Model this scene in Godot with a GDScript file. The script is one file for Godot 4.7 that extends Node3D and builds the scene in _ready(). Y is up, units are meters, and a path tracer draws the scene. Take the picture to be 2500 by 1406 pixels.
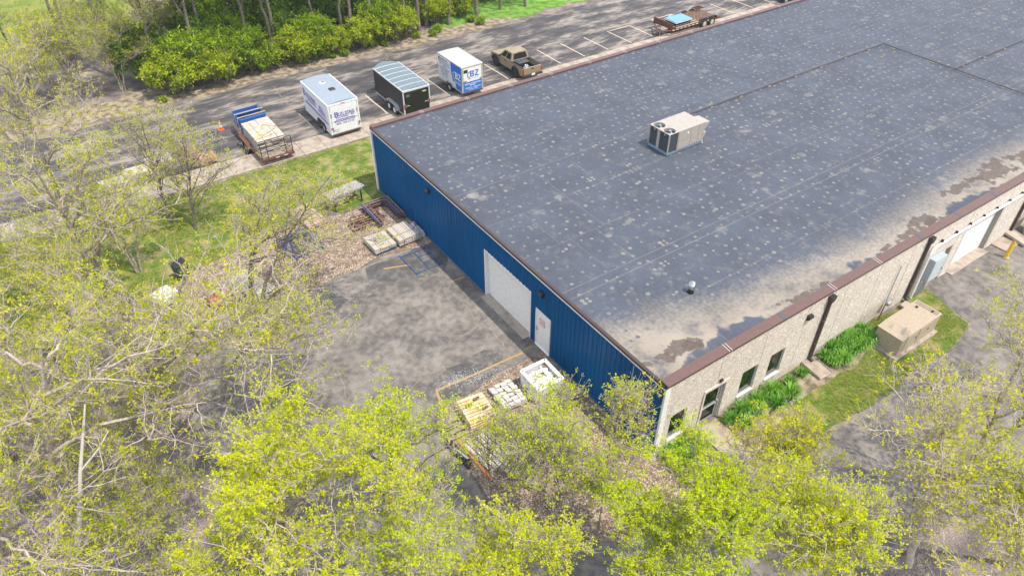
extends Node3D

# ---------------------------------------------------------------- mesh builder
class MB:
	var v := PackedVector3Array()
	var n := PackedVector3Array()
	var u := PackedVector2Array()
	var ix := PackedInt32Array()

	func quad(a: Vector3, b: Vector3, c: Vector3, d: Vector3) -> void:
		var nn := (b - a).cross(d - a)
		if nn.length_squared() < 1e-14:
			nn = (c - b).cross(d - b)
		nn = nn.normalized()
		var k := v.size()
		v.append(a); v.append(b); v.append(c); v.append(d)
		for i in 4:
			n.append(nn)
		ix.append(k); ix.append(k + 2); ix.append(k + 1)
		ix.append(k); ix.append(k + 3); ix.append(k + 2)

	func tri(a: Vector3, b: Vector3, c: Vector3) -> void:
		var nn := (b - a).cross(c - a).normalized()
		var k := v.size()
		v.append(a); v.append(b); v.append(c)
		for i in 3:
			n.append(nn)
		ix.append(k); ix.append(k + 2); ix.append(k + 1)

	func box(c: Vector3, s: Vector3, b := Basis()) -> void:
		var h := s * 0.5
		var p := []
		for i in 8:
			p.append(c + b * Vector3(h.x * (1 if i & 1 else -1), h.y * (1 if i & 2 else -1), h.z * (1 if i & 4 else -1)))
		quad(p[4], p[5], p[7], p[6])
		quad(p[1], p[0], p[2], p[3])
		quad(p[5], p[1], p[3], p[7])
		quad(p[0], p[4], p[6], p[2])
		quad(p[6], p[7], p[3], p[2])
		quad(p[0], p[1], p[5], p[4])

	func cbox(c: Vector3, s: Vector3, r: float, b := Basis()) -> void:
		# box whose upright and top edges are chamfered
		var h := s * 0.5
		var rings := [[-h.y, 0.0], [h.y - r, 0.0], [h.y, r]]
		var prev := []
		for q in rings:
			var cur := []
			var e: float = q[1]
			for k in [[1, 1, 0], [1, 1, 1], [-1, 1, 1], [-1, 1, 0], [-1, -1, 0], [-1, -1, 1], [1, -1, 1], [1, -1, 0]]:
				var ax: float = h.x - e - (r if k[2] == 1 else 0.0)
				var az: float = h.z - e - (0.0 if k[2] == 1 else r)
				cur.append(c + b * Vector3(ax * k[0], q[0], az * k[1]))
			if prev.size():
				for i in 8:
					var j := (i + 1) % 8
					quad(prev[j], prev[i], cur[i], cur[j])
			prev = cur
		for i in range(1, 7):
			tri(prev[0], prev[i + 1], prev[i])

	func tube(path: PackedVector3Array, rad: PackedFloat32Array, sides: int, caps := false) -> void:
		var m := path.size()
		var base := v.size()
		var d0 := (path[1] - path[0]).normalized()
		var side := d0.cross(Vector3(0.31, 0.17, 0.94))
		if side.length_squared() < 0.01:
			side = d0.cross(Vector3(0.94, 0.1, 0.1))
		side = side.normalized()
		for i in m:
			var d: Vector3
			if i == 0:
				d = d0
			elif i == m - 1:
				d = (path[i] - path[i - 1]).normalized()
			else:
				d = (path[i + 1] - path[i - 1]).normalized()
			side = (side - d * side.dot(d)).normalized()
			var up := d.cross(side)
			for k in sides:
				var a := TAU * k / sides
				var q := side * cos(a) + up * sin(a)
				v.append(path[i] + q * rad[i])
				n.append(q)
		for i in m - 1:
			for k in sides:
				var a0 := base + i * sides + k
				var a1 := base + i * sides + (k + 1) % sides
				ix.append(a0); ix.append(a0 + sides); ix.append(a1)
				ix.append(a1); ix.append(a0 + sides); ix.append(a1 + sides)
		if caps:
			for e in [0, m - 1]:
				var d: Vector3 = (path[1] - path[0]) if e == 0 else (path[m - 1] - path[m - 2])
				d = d.normalized() * (-1.0 if e == 0 else 1.0)
				var k0 := v.size()
				for k in sides:
					v.append(v[base + e * sides + k])
					n.append(d)
				for k in range(1, sides - 1):
					if e == 0:
						ix.append(k0); ix.append(k0 + k); ix.append(k0 + k + 1)
					else:
						ix.append(k0); ix.append(k0 + k + 1); ix.append(k0 + k)

	func rod(a: Vector3, b: Vector3, r: float, sides := 6) -> void:
		tube(PackedVector3Array([a, b]), PackedFloat32Array([r, r]), sides, true)

	# polygon (given in the plane of ax, ay) pushed along az; ax x ay must point along -az for outward faces or it is flipped
	func prism(poly: PackedVector2Array, o: Vector3, ax: Vector3, ay: Vector3, az: Vector3) -> void:
		var p := poly
		var area := 0.0
		for i in p.size():
			area += p[i].cross(p[(i + 1) % p.size()])
		if area < 0:
			p = p.duplicate()
			p.reverse()
		var m := p.size()
		var flip := ax.cross(ay).dot(az) < 0
		var lo := []
		var hi := []
		for q in p:
			var w := o + ax * q.x + ay * q.y
			lo.append(w)
			hi.append(w + az)
		for i in m:
			var j := (i + 1) % m
			if flip:
				quad(lo[j], lo[i], hi[i], hi[j])
			else:
				quad(lo[i], lo[j], hi[j], hi[i])
		var t := Geometry2D.triangulate_polygon(p)
		for i in range(0, t.size(), 3):
			var a := t[i]
			var b := t[i + 1]
			var c := t[i + 2]
			if (p[b] - p[a]).cross(p[c] - p[a]) < 0:
				var s := b
				b = c
				c = s
			if flip:
				tri(hi[a], hi[c], hi[b]); tri(lo[a], lo[b], lo[c])
			else:
				tri(hi[a], hi[b], hi[c]); tri(lo[a], lo[c], lo[b])

	# lathe round the x axis through o: profile of (x, radius)
	func lathe_x(o: Vector3, prof: PackedVector2Array, sides: int) -> void:
		for i in prof.size() - 1:
			for k in sides:
				var a := TAU * k / sides
				var b := TAU * (k + 1) / sides
				var da := Vector3(0, cos(a), sin(a))
				var db := Vector3(0, cos(b), sin(b))
				var p0 := o + Vector3(prof[i].x, 0, 0) + da * prof[i].y
				var p1 := o + Vector3(prof[i].x, 0, 0) + db * prof[i].y
				var p2 := o + Vector3(prof[i + 1].x, 0, 0) + db * prof[i + 1].y
				var p3 := o + Vector3(prof[i + 1].x, 0, 0) + da * prof[i + 1].y
				if prof[i].y < 1e-5:
					tri(p0, p2, p3)
				elif prof[i + 1].y < 1e-5:
					tri(p0, p1, p2)
				else:
					quad(p0, p1, p2, p3)

	# flat sheet from an outline in x and z
	func sheet(poly: PackedVector2Array, y: float, su: float, sv: float, o := Vector2.ZERO) -> void:
		var t := Geometry2D.triangulate_polygon(poly)
		var k := v.size()
		for q in poly:
			v.append(Vector3(q.x, y, q.y))
			n.append(Vector3.UP)
			u.append(Vector2((q.x - o.x) * su, (q.y - o.y) * sv))
		for i in range(0, t.size(), 3):
			var a := poly[t[i]]
			var cw := (poly[t[i + 1]] - a).cross(poly[t[i + 2]] - a) > 0
			ix.append(k + t[i])
			ix.append(k + (t[i + 1] if cw else t[i + 2]))
			ix.append(k + (t[i + 2] if cw else t[i + 1]))

	func commit() -> ArrayMesh:
		var arr := []
		arr.resize(Mesh.ARRAY_MAX)
		arr[Mesh.ARRAY_VERTEX] = v
		arr[Mesh.ARRAY_NORMAL] = n
		if u.size() == v.size():
			arr[Mesh.ARRAY_TEX_UV] = u
		arr[Mesh.ARRAY_INDEX] = ix
		var me := ArrayMesh.new()
		me.add_surface_from_arrays(Mesh.PRIMITIVE_TRIANGLES, arr)
		return me


# ---------------------------------------------------------------- scene helpers
var taken := {}
var mats := {}
var wear: ImageTexture
var rng := RandomNumberGenerator.new()

func numbered(called: String) -> String:
	if not taken.has(called):
		taken[called] = 0
		return called
	taken[called] += 1
	return "%s_%03d" % [called, taken[called]]

func thing(called: String, label: String, category: String, at := Vector3.ZERO, turn := 0.0, group := "") -> Node3D:
	var o := Node3D.new()
	o.name = numbered(called)
	add_child(o)
	o.position = at
	o.rotation.y = turn
	meta(o, label, category, group)
	return o

func meta(o: Node, label: String, category: String, group := "") -> void:
	o.set_meta("label", label)
	o.set_meta("category", category)
	if group != "":
		o.set_meta("group", group)

func structure(called: String, mesh: Mesh, m: Material) -> MeshInstance3D:
	var o := MeshInstance3D.new()
	o.name = numbered(called)
	o.mesh = mesh
	o.material_override = m
	o.set_meta("kind", "structure")
	add_child(o)
	return o

func part(parent: Node, called: String, mesh: Mesh, m: Material, at := Vector3.ZERO, b := Basis()) -> MeshInstance3D:
	var o := MeshInstance3D.new()
	o.name = called
	o.mesh = mesh
	o.material_override = m
	o.transform = Transform3D(b, at)
	parent.add_child(o, true)
	return o

func group_node(parent: Node, called: String, at := Vector3.ZERO) -> Node3D:
	var o := Node3D.new()
	o.name = called
	o.position = at
	parent.add_child(o, true)
	return o

func bx(parent: Node, called: String, m: Material, c: Vector3, s: Vector3, b := Basis()) -> MeshInstance3D:
	return part(parent, called, boxmesh(s), m, c, b)

var boxes := {}
func boxmesh(s: Vector3) -> Mesh:
	var key := s.snapped(Vector3.ONE * 0.001)
	if not boxes.has(key):
		var m := MB.new()
		var e: float = min(s.x, min(s.y, s.z))
		if e > 0.02:
			m.cbox(Vector3.ZERO, s, min(0.012, e * 0.18))
			m.quad(Vector3(-s.x, -s.y, -s.z) * 0.5, Vector3(s.x, -s.y, -s.z) * 0.5, Vector3(s.x, -s.y, s.z) * 0.5, Vector3(-s.x, -s.y, s.z) * 0.5)
		else:
			m.box(Vector3.ZERO, s)
		boxes[key] = m.commit()
	return boxes[key]

func lin(r: float, g: float, b: float) -> Color:
	return Color(r, g, b).linear_to_srgb()

# painted or bare surface of one colour with a faint mottled wear
func mat(key: String, r: float, g: float, b: float, rough := 0.7, metal := 0.0, scale := 0.4, worn := true) -> StandardMaterial3D:
	if mats.has(key):
		return mats[key]
	var m := StandardMaterial3D.new()
	m.albedo_color = lin(r, g, b)
	m.roughness = rough
	m.metallic = metal
	if worn:
		m.albedo_texture = wear
		m.uv1_triplanar = true
		m.uv1_world_triplanar = true
		m.uv1_scale = Vector3.ONE * scale
	mats[key] = m
	return m

func noise(kind: int, freq: float, sd: int, oct := 4) -> FastNoiseLite:
	var f := FastNoiseLite.new()
	f.noise_type = kind
	f.frequency = freq
	f.seed = sd
	f.fractal_octaves = oct
	return f

func gray(f: FastNoiseLite, w: int, h: int, seamless := true) -> PackedByteArray:
	var im: Image = f.get_seamless_image(w, h) if seamless else f.get_image(w, h)
	im.convert(Image.FORMAT_L8)
	return im.get_data()

func lut(stops: Array) -> Array:
	# stops: [position, r, g, b] linear -> 256 srgb byte triples
	var out := []
	for i in 256:
		var t := i / 255.0
		var c := Color(stops[0][1], stops[0][2], stops[0][3])
		for k in stops.size() - 1:
			if t >= stops[k][0]:
				var f: float = clamp((t - stops[k][0]) / (stops[k + 1][0] - stops[k][0]), 0.0, 1.0)
				c = Color(stops[k][1], stops[k][2], stops[k][3]).lerp(Color(stops[k + 1][1], stops[k + 1][2], stops[k + 1][3]), f)
		c = c.linear_to_srgb()
		out.append(Vector3(c.r * 255, c.g * 255, c.b * 255))
	return out

# two layers of noise: coarse picks the colour, fine darkens or lightens it
func bake(w: int, h: int, coarse: FastNoiseLite, fine: FastNoiseLite, stops: Array, amp: float, gain := 1.0, mixin := 0.0) -> ImageTexture:
	var a := gray(coarse, w, h)
	var b := gray(fine, w, h)
	var l := lut(stops)
	var out := PackedByteArray()
	out.resize(w * h * 3)
	var j := 0
	for i in w * h:
		var f := b[i] / 255.0 - 0.5
		var t := int(clamp((a[i] / 255.0 - 0.5) * gain + 0.5 + f * mixin, 0.0, 1.0) * 255.0)
		var c: Vector3 = l[t] * (1.0 + amp * f)
		out[j] = int(clamp(c.x, 0, 255))
		out[j + 1] = int(clamp(c.y, 0, 255))
		out[j + 2] = int(clamp(c.z, 0, 255))
		j += 3
	return ImageTexture.create_from_image(Image.create_from_data(w, h, false, Image.FORMAT_RGB8, out))

func textured(key: String, t: Texture2D, size: float, rough := 0.9) -> StandardMaterial3D:
	if mats.has(key):
		return mats[key]
	var m := StandardMaterial3D.new()
	m.albedo_texture = t
	m.roughness = rough
	m.uv1_triplanar = true
	m.uv1_world_triplanar = true
	m.uv1_scale = Vector3.ONE / size
	mats[key] = m
	return m

func bumpy(m: StandardMaterial3D, freq: float, sd: int, strength: float) -> void:
	var f := noise(FastNoiseLite.TYPE_SIMPLEX, freq, sd, 3)
	var im: Image = f.get_seamless_image(512, 512)
	im.bump_map_to_normal_map(4.0)
	m.normal_enabled = true
	m.normal_texture = ImageTexture.create_from_image(im)
	m.normal_scale = strength

func wobbly(pts: Array, step: float, amp: float, sd: int) -> PackedVector2Array:
	# outline with an uneven, broken edge
	var f := noise(FastNoiseLite.TYPE_SIMPLEX, 0.35, sd, 3)
	var out := PackedVector2Array()
	for i in pts.size():
		var a: Vector2 = pts[i]
		var b: Vector2 = pts[(i + 1) % pts.size()]
		var k: int = max(1, int(a.distance_to(b) / step))
		for j in k:
			var p := a.lerp(b, float(j) / k)
			out.append(p + Vector2(f.get_noise_2d(p.x, p.y), f.get_noise_2d(p.x + 50, p.y + 50)) * amp)
	return out

func scatter(called: String, mesh: Mesh, m: Material, xf: Array, cols: Array, label: String, category: String) -> MultiMeshInstance3D:
	var o := multi(mesh, m, xf, cols)
	o.name = numbered(called)
	o.set_meta("kind", "stuff")
	meta(o, label, category)
	add_child(o)
	return o

func multi(mesh: Mesh, m: Material, xf: Array, cols: Array) -> MultiMeshInstance3D:
	var mm := MultiMesh.new()
	mm.transform_format = MultiMesh.TRANSFORM_3D
	mm.use_colors = true
	mm.mesh = mesh
	mm.instance_count = xf.size()
	for i in xf.size():
		mm.set_instance_transform(i, xf[i])
		mm.set_instance_color(i, cols[i])
	var o := MultiMeshInstance3D.new()
	o.multimesh = mm
	o.material_override = m
	return o

func rnd_basis() -> Basis:
	return Basis(Vector3(rng.randf_range(-1, 1), rng.randf_range(-1, 1), rng.randf_range(-1, 1)).normalized(), rng.randf() * TAU)

func inside(p: Vector2, poly: PackedVector2Array) -> bool:
	return Geometry2D.is_point_in_polygon(p, poly)

func label_text(parent: Node, called: String, s: String, m: Material, at: Vector3, height: float, width: float, yaw: float, bold := true) -> void:
	var f := SystemFont.new()
	f.font_names = PackedStringArray(["Droid Sans"])
	f.font_weight = 700 if bold else 400
	var t := TextMesh.new()
	t.text = s
	t.font = f
	t.font_size = 64
	t.pixel_size = 0.01
	t.depth = 0.006
	t.curve_step = 4.0
	var bb := t.get_aabb()
	var sx: float = width / max(bb.size.x, 0.01)
	var sy: float = height / max(bb.size.y, 0.01)
	part(parent, called, t, m, at, Basis(Vector3.UP, yaw) * Basis.from_scale(Vector3(sx, sy, 1)))


# ---------------------------------------------------------------- main
func _ready() -> void:
	rng.seed = 7
	light_and_camera()
	common()
	ground()
	building()
	roof_things()
	front_things()
	yard_things()
	lot_things()
	plants()
	trees()
	backdrop()

func light_and_camera() -> void:
	var cam := Camera3D.new()
	cam.name = "camera"
	add_child(cam)
	cam.position = Vector3(-14.9926, 24.136, 11.6893)
	cam.rotation = Vector3(-0.69768, -0.60328, 0)
	cam.fov = rad_to_deg(2.0 * atan(703.0 / 1776.64))
	cam.near = 0.1
	cam.far = 900.0
	cam.current = true
	var env := Environment.new()
	env.background_mode = Environment.BG_SKY
	var sky := Sky.new()
	var sm := ProceduralSkyMaterial.new()
	sm.sky_top_color = Color(0.67, 0.70, 0.755)
	sm.sky_horizon_color = Color(0.91, 0.915, 0.92)
	sm.sky_curve = 0.18
	sm.ground_bottom_color = Color(0.25, 0.26, 0.2)
	sm.ground_horizon_color = Color(0.6, 0.64, 0.62)
	sm.sun_angle_max = 8.0
	sm.energy_multiplier = 1.8
	sky.sky_material = sm
	env.sky = sky
	env.background_energy_multiplier = 1.0
	env.tonemap_mode = Environment.TONE_MAPPER_LINEAR
	env.tonemap_exposure = 1.72
	env.ambient_light_source = Environment.AMBIENT_SOURCE_SKY
	env.sdfgi_enabled = true
	env.ssao_enabled = true
	env.ssil_enabled = true
	env.fog_enabled = true
	env.fog_density = 0.0003
	env.fog_light_color = Color(0.86, 0.9, 0.95)
	var we := WorldEnvironment.new()
	we.name = "world"
	we.environment = env
	add_child(we)
	var sun := DirectionalLight3D.new()
	sun.name = "sun"
	sun.light_energy = 1.05
	sun.light_color = Color(1.0, 0.955, 0.89)
	sun.light_angular_distance = 0.6
	sun.shadow_enabled = true
	add_child(sun)
	sun.look_at_from_position(Vector3(7.2, 40, 17.6), Vector3.ZERO, Vector3.UP)

func common() -> void:
	var im := gray(noise(FastNoiseLite.TYPE_SIMPLEX, 0.018, 3, 5), 512, 512)
	var out := PackedByteArray()
	out.resize(512 * 512 * 3)
	for i in 512 * 512:
		var t := int(232 + 22 * im[i] / 255.0)
		out[i * 3] = t
		out[i * 3 + 1] = t - 1
		out[i * 3 + 2] = t - 2
	wear = ImageTexture.create_from_image(Image.create_from_data(512, 512, false, Image.FORMAT_RGB8, out))
	mat("white", 0.78, 0.79, 0.80, 0.45)
	mat("offwhite", 0.62, 0.61, 0.58, 0.6)
	mat("black", 0.018, 0.018, 0.02, 0.5)
	mat("rubber", 0.022, 0.022, 0.024, 0.9)
	mat("steel", 0.45, 0.46, 0.48, 0.35, 0.8)
	mat("galv", 0.42, 0.45, 0.48, 0.45, 0.5)
	mat("brown", 0.115, 0.062, 0.055, 0.5)
	mat("darkbrown", 0.05, 0.033, 0.028, 0.5)
	mat("red", 0.55, 0.03, 0.03, 0.4)
	mat("rust", 0.13, 0.05, 0.03, 0.85, 0.0, 1.2)
	mat("tan", 0.50, 0.42, 0.30, 0.6)
	mat("tancream", 0.37, 0.31, 0.235, 0.6)
	mat("greyblue", 0.36, 0.42, 0.46, 0.55)
	mat("concrete", 0.40, 0.33, 0.27, 0.9, 0.0, 0.5)
	mat("yellow", 0.70, 0.46, 0.02, 0.5)
	mat("blueframe", 0.025, 0.075, 0.24, 0.5)
	mat("bluepaint", 0.02, 0.10, 0.36, 0.5)
	mat("orange", 0.72, 0.12, 0.02, 0.5)
	mat("alu", 0.62, 0.64, 0.66, 0.35, 0.6)
	var wn := noise(FastNoiseLite.TYPE_SIMPLEX, 0.01, 21, 3)
	var wf := noise(FastNoiseLite.TYPE_SIMPLEX, 0.09, 22, 3)
	textured("plank", bake(256, 256, wn, wf, [[0, 0.30, 0.26, 0.22], [0.5, 0.38, 0.34, 0.295], [1, 0.45, 0.41, 0.365]], 0.3), 1.4)
	textured("lumber", bake(256, 256, wn, wf, [[0, 0.42, 0.29, 0.16], [0.5, 0.55, 0.40, 0.24], [1, 0.65, 0.52, 0.36]], 0.3), 1.1)
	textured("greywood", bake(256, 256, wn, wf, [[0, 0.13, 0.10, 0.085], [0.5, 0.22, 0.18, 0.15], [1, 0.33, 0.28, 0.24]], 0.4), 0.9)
	textured("deckwood", bake(256, 256, wn, wf, [[0, 0.06, 0.03, 0.02], [0.5, 0.11, 0.06, 0.04], [1, 0.2, 0.13, 0.09]], 0.4), 0.9)
	var peb := noise(FastNoiseLite.TYPE_CELLULAR, 0.12, 6, 1)
	peb.cellular_return_type = FastNoiseLite.RETURN_CELL_VALUE
	var st := bake(512, 512, noise(FastNoiseLite.TYPE_SIMPLEX, 0.006, 5, 3), peb, [[0, 0.50, 0.445, 0.38], [0.5, 0.55, 0.495, 0.43], [1, 0.595, 0.545, 0.485]], 0.34)
	var sm := textured("stone", st, 2.2, 0.95)
	bumpy(sm, 0.12, 8, 0.7)
	textured("slab", bake(512, 512, noise(FastNoiseLite.TYPE_SIMPLEX, 0.008, 31, 4), noise(FastNoiseLite.TYPE_SIMPLEX, 0.2, 32, 2), [[0, 0.22, 0.182, 0.15], [0.5, 0.31, 0.26, 0.215], [1, 0.355, 0.305, 0.255]], 0.22, 1.2), 3.0)
	var bark := textured("bark", bake(256, 256, noise(FastNoiseLite.TYPE_SIMPLEX, 0.02, 41, 4), noise(FastNoiseLite.TYPE_SIMPLEX, 0.12, 42, 3), [[0, 0.15, 0.125, 0.095], [0.45, 0.27, 0.23, 0.18], [0.7, 0.34, 0.30, 0.22], [1, 0.43, 0.39, 0.33]], 0.6, 1.5), 0.9)
	bark.roughness = 0.95
	var pale := textured("palebark", bake(256, 256, noise(FastNoiseLite.TYPE_SIMPLEX, 0.02, 43, 4), noise(FastNoiseLite.TYPE_SIMPLEX, 0.12, 44, 3), [[0, 0.26, 0.21, 0.165], [0.5, 0.40, 0.34, 0.28], [1, 0.52, 0.46, 0.40]], 0.5, 1.4), 0.9)
	pale.roughness = 0.95
	var dark := textured("darkbark", bake(256, 256, noise(FastNoiseLite.TYPE_SIMPLEX, 0.02, 45, 4), noise(FastNoiseLite.TYPE_SIMPLEX, 0.12, 46, 3), [[0, 0.09, 0.073, 0.06], [0.5, 0.16, 0.132, 0.11], [1, 0.25, 0.21, 0.18]], 0.5, 1.4), 0.9)
	dark.roughness = 0.95

# ---------------------------------------------------------------- ground, lot, paths
var yard_poly: PackedVector2Array
var chips_a: PackedVector2Array
var chips_b: PackedVector2Array
var lawn_a: PackedVector2Array
var lawn_b: PackedVector2Array

func V(x: float, y: float) -> Vector2:
	return Vector2(x, y)

func asphalt_image(w: int, h: int, sd: int, stops: Array, streak: bool, cracks: Array) -> ImageTexture:
	var a := gray(noise(FastNoiseLite.TYPE_SIMPLEX, 0.006, sd, 5), w, h)
	var b := gray(noise(FastNoiseLite.TYPE_SIMPLEX, 0.03, sd + 1, 4), w, h)
	var c := gray(noise(FastNoiseLite.TYPE_SIMPLEX, 0.35, sd + 2, 2), w, h)
	var l := lut(stops)
	var out := PackedByteArray()
	out.resize(w * h * 3)
	for i in w * h:
		var t := (a[i] / 255.0 - 0.5) * (1.5 if streak else 0.9) + 0.5 + (b[i] / 255.0 - 0.5) * (0.8 if streak else 0.75)
		var k: Vector3 = l[int(clamp(t, 0.0, 1.0) * 255.0)] * (1.0 + 0.32 * (c[i] / 255.0 - 0.5))
		out[i * 3] = int(clamp(k.x, 0, 255))
		out[i * 3 + 1] = int(clamp(k.y, 0, 255))
		out[i * 3 + 2] = int(clamp(k.z, 0, 255))
	var im := Image.create_from_data(w, h, false, Image.FORMAT_RGB8, out)
	for q in cracks:
		var p: Vector2 = q[0]
		var e: Vector2 = q[1]
		var steps := int(p.distance_to(e))
		for i in steps:
			var r := p.lerp(e, float(i) / steps) + Vector2(sin(i * 0.11) * 2.5 + sin(i * 0.041) * 4.0, cos(i * 0.13) * 2.0)
			var x := posmod(int(r.x), w)
			var y := posmod(int(r.y), h)
			im.set_pixel(x, y, q[2])
			if i % 3:
				im.set_pixel(x, posmod(y + 1, h), q[2].lerp(im.get_pixel(x, posmod(y + 1, h)), 0.5))
	return ImageTexture.create_from_image(im)

func planar(t: Texture2D, rough := 0.95) -> StandardMaterial3D:
	var m := StandardMaterial3D.new()
	m.albedo_texture = t
	m.roughness = rough
	return m

func ground() -> void:
	# leaf litter and bare soil under the trees
	var litter := textured("litter", bake(512, 512, noise(FastNoiseLite.TYPE_SIMPLEX, 0.012, 51, 4), noise(FastNoiseLite.TYPE_SIMPLEX, 0.3, 52, 3), [[0, 0.095, 0.078, 0.075], [0.4, 0.14, 0.118, 0.11], [0.7, 0.18, 0.15, 0.133], [1, 0.235, 0.195, 0.16]], 0.75, 1.5, 0.35), 11.0, 1.0)
	var m := MB.new()
	m.sheet(PackedVector2Array([V(-260, -320), V(320, -320), V(320, 120), V(-260, 120)]), -0.03, 0.1, 0.1)
	structure("ground", m.commit(), litter)

	# far meadow beyond the thicket
	var meadow := textured("meadow", bake(512, 512, noise(FastNoiseLite.TYPE_SIMPLEX, 0.007, 53, 4), noise(FastNoiseLite.TYPE_SIMPLEX, 0.25, 54, 3), [[0, 0.09, 0.125, 0.014], [0.5, 0.14, 0.175, 0.02], [0.8, 0.175, 0.185, 0.03], [1, 0.21, 0.18, 0.07]], 0.5, 1.3, 0.25), 14.0, 1.0)
	m = MB.new()
	m.sheet(wobbly([V(-240, -300), V(300, -300), V(300, -60), V(30, -56), V(14, -57), V(-4, -61), V(-30, -57), V(-240, -57)], 3.0, 1.6, 4), -0.024, 0.1, 0.1)
	structure("meadow", m.commit(), meadow)

	# lawns
	var lawn := textured("lawn", bake(512, 512, noise(FastNoiseLite.TYPE_SIMPLEX, 0.016, 55, 4), noise(FastNoiseLite.TYPE_SIMPLEX, 0.3, 56, 3), [[0, 0.06, 0.105, 0.01], [0.4, 0.10, 0.145, 0.018], [0.65, 0.155, 0.165, 0.035], [1, 0.23, 0.19, 0.095]], 0.7, 1.6, 0.3), 9.0, 1.0)
	lawn_a = wobbly([V(-26, -30.9), V(70, -30.9), V(70, -24.4), V(0.0, -24.4), V(-0.1, -23.2), V(-2.4, -23.6), V(-6, -24.2), V(-13, -22.4), V(-26, -21)], 1.0, 0.35, 5)
	m = MB.new()
	m.sheet(lawn_a, -0.021, 0.1, 0.1)
	structure("lawn", m.commit(), lawn)
	lawn_b = wobbly([V(3.7, 0.1), V(18.9, 0.1), V(18.5, 1.6), V(18.2, 2.9), V(15.6, 3.35), V(11, 3.3), V(6.0, 3.15), V(3.7, 2.8)], 0.6, 0.22, 6)
	m = MB.new()
	m.sheet(lawn_b, -0.007, 0.1, 0.1)
	structure("lawn", m.commit(), lawn)
	var verge := textured("verge", bake(512, 512, noise(FastNoiseLite.TYPE_SIMPLEX, 0.012, 57, 4), noise(FastNoiseLite.TYPE_SIMPLEX, 0.3, 58, 3), [[0, 0.06, 0.13, 0.012], [0.5, 0.10, 0.22, 0.02], [1, 0.15, 0.27, 0.03]], 0.6, 1.4, 0.2), 7.0, 1.0)
	m = MB.new()
	m.sheet(wobbly([V(22, -43.6), V(28, -44.2), V(75, -45), V(75, -56), V(16, -52), V(17, -46)], 1.2, 0.7, 7), -0.019, 0.1, 0.1)
	structure("grass_verge", m.commit(), verge)

	# asphalt: the parking lot behind, the yard and the drive in front
	var stops := [[0, 0.042, 0.040, 0.045], [0.35, 0.066, 0.061, 0.064], [0.6, 0.105, 0.094, 0.09], [0.8, 0.165, 0.146, 0.132], [1, 0.23, 0.20, 0.178]]
	var cr := []
	rng.seed = 11
	for i in 26:
		var p := Vector2(rng.randf() * 1024, rng.randf() * 1024)
		var e := p + (Vector2(rng.randf_range(-20, 20), rng.randf_range(80, 330)) if i % 2 else Vector2(rng.randf_range(40, 160), rng.randf_range(-30, 30)))
		cr.append([p, e, lin(0.30, 0.26, 0.22) if i % 3 else lin(0.03, 0.03, 0.035)])
	var lot_m := planar(asphalt_image(1024, 1024, 61, stops, true, cr))
	m = MB.new()
	m.sheet(wobbly([V(-30, -44.2), V(-8, -43.1), V(0, -44.0), V(8, -43.2), V(20, -42.9), V(31, -43.1), V(75, -43.6), V(75, -32.6), V(-30, -33.6)], 1.0, 0.45, 8), -0.012, 1.0 / 42.0, 1.0 / 13.0)
	structure("parking_lot", m.commit(), lot_m)
	var stops2 := [[0, 0.085, 0.078, 0.075], [0.25, 0.105, 0.096, 0.091], [0.45, 0.138, 0.125, 0.115], [0.7, 0.17, 0.153, 0.139], [1, 0.215, 0.195, 0.176]]
	var yard_m := planar(asphalt_image(1024, 1024, 71, stops2, false, cr.slice(0, 18)))
	yard_poly = wobbly([V(-12.5, -18.0), V(-0.02, -18.1), V(-0.02, -7.35), V(-3.2, -7.4), V(-5.6, -7.15), V(-6.2, -6.6), V(-6.45, -5.3), V(-6.65, -2.1), V(-5.7, -0.5), V(-4.9, 1.0), V(-3.2, 2.3), V(0, 3.1), V(6, 3.2), V(11, 3.35), V(15.7, 3.4), V(18.3, 3.0), V(18.55, 1.6), V(18.95, 0.02), V(70, 0.02), V(70, 9.0), V(20, 8.6), V(6, 8.3), V(-7, 7.4), V(-11, 3.0), V(-14.5, -6), V(-15, -12)], 0.8, 0.18, 9)
	for i in yard_poly.size():
		if yard_poly[i].x > -0.6 and yard_poly[i].x < 0.4 and yard_poly[i].y < -7:
			yard_poly[i].x = -0.02
		if yard_poly[i].x > 18.7 and yard_poly[i].y < 0.5:
			yard_poly[i].y = 0.02
	m = MB.new()
	m.sheet(yard_poly, -0.012, 1.0 / 17.0, 1.0 / 17.0)
	structure("driveway", m.commit(), yard_m)

	# darker, newer asphalt where the yard was patched
	var patch_m := planar(asphalt_image(512, 512, 75, [[0, 0.055, 0.054, 0.056], [0.5, 0.085, 0.081, 0.08], [0.8, 0.12, 0.112, 0.105], [1, 0.17, 0.157, 0.145]], false, []))
	for q in [[V(-5.9, -7.5), V(-5.6, -8.4), V(-4.6, -9.0), V(-3.4, -8.7), V(-2.2, -9.1), V(-1.5, -8.4), V(-2.4, -7.75), V(-3.4, -7.45), V(-5.2, -7.25)], [V(-4.2, -17.7), V(-0.1, -17.9), V(-0.1, -16.2), V(-1.2, -15.2), V(-2.4, -15.4), V(-3.2, -16.1), V(-4.6, -16.4)], [V(-9.4, -17.6), V(-6.4, -17.4), V(-6.0, -16.0), V(-7.6, -15.2), V(-9.6, -15.8)]]:
		m = MB.new()
		m.sheet(wobbly(q, 0.25, 0.3, 15), -0.0085, 1.0 / 7.0, 1.0 / 7.0)
		structure("asphalt_patch", m.commit(), patch_m)
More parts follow.
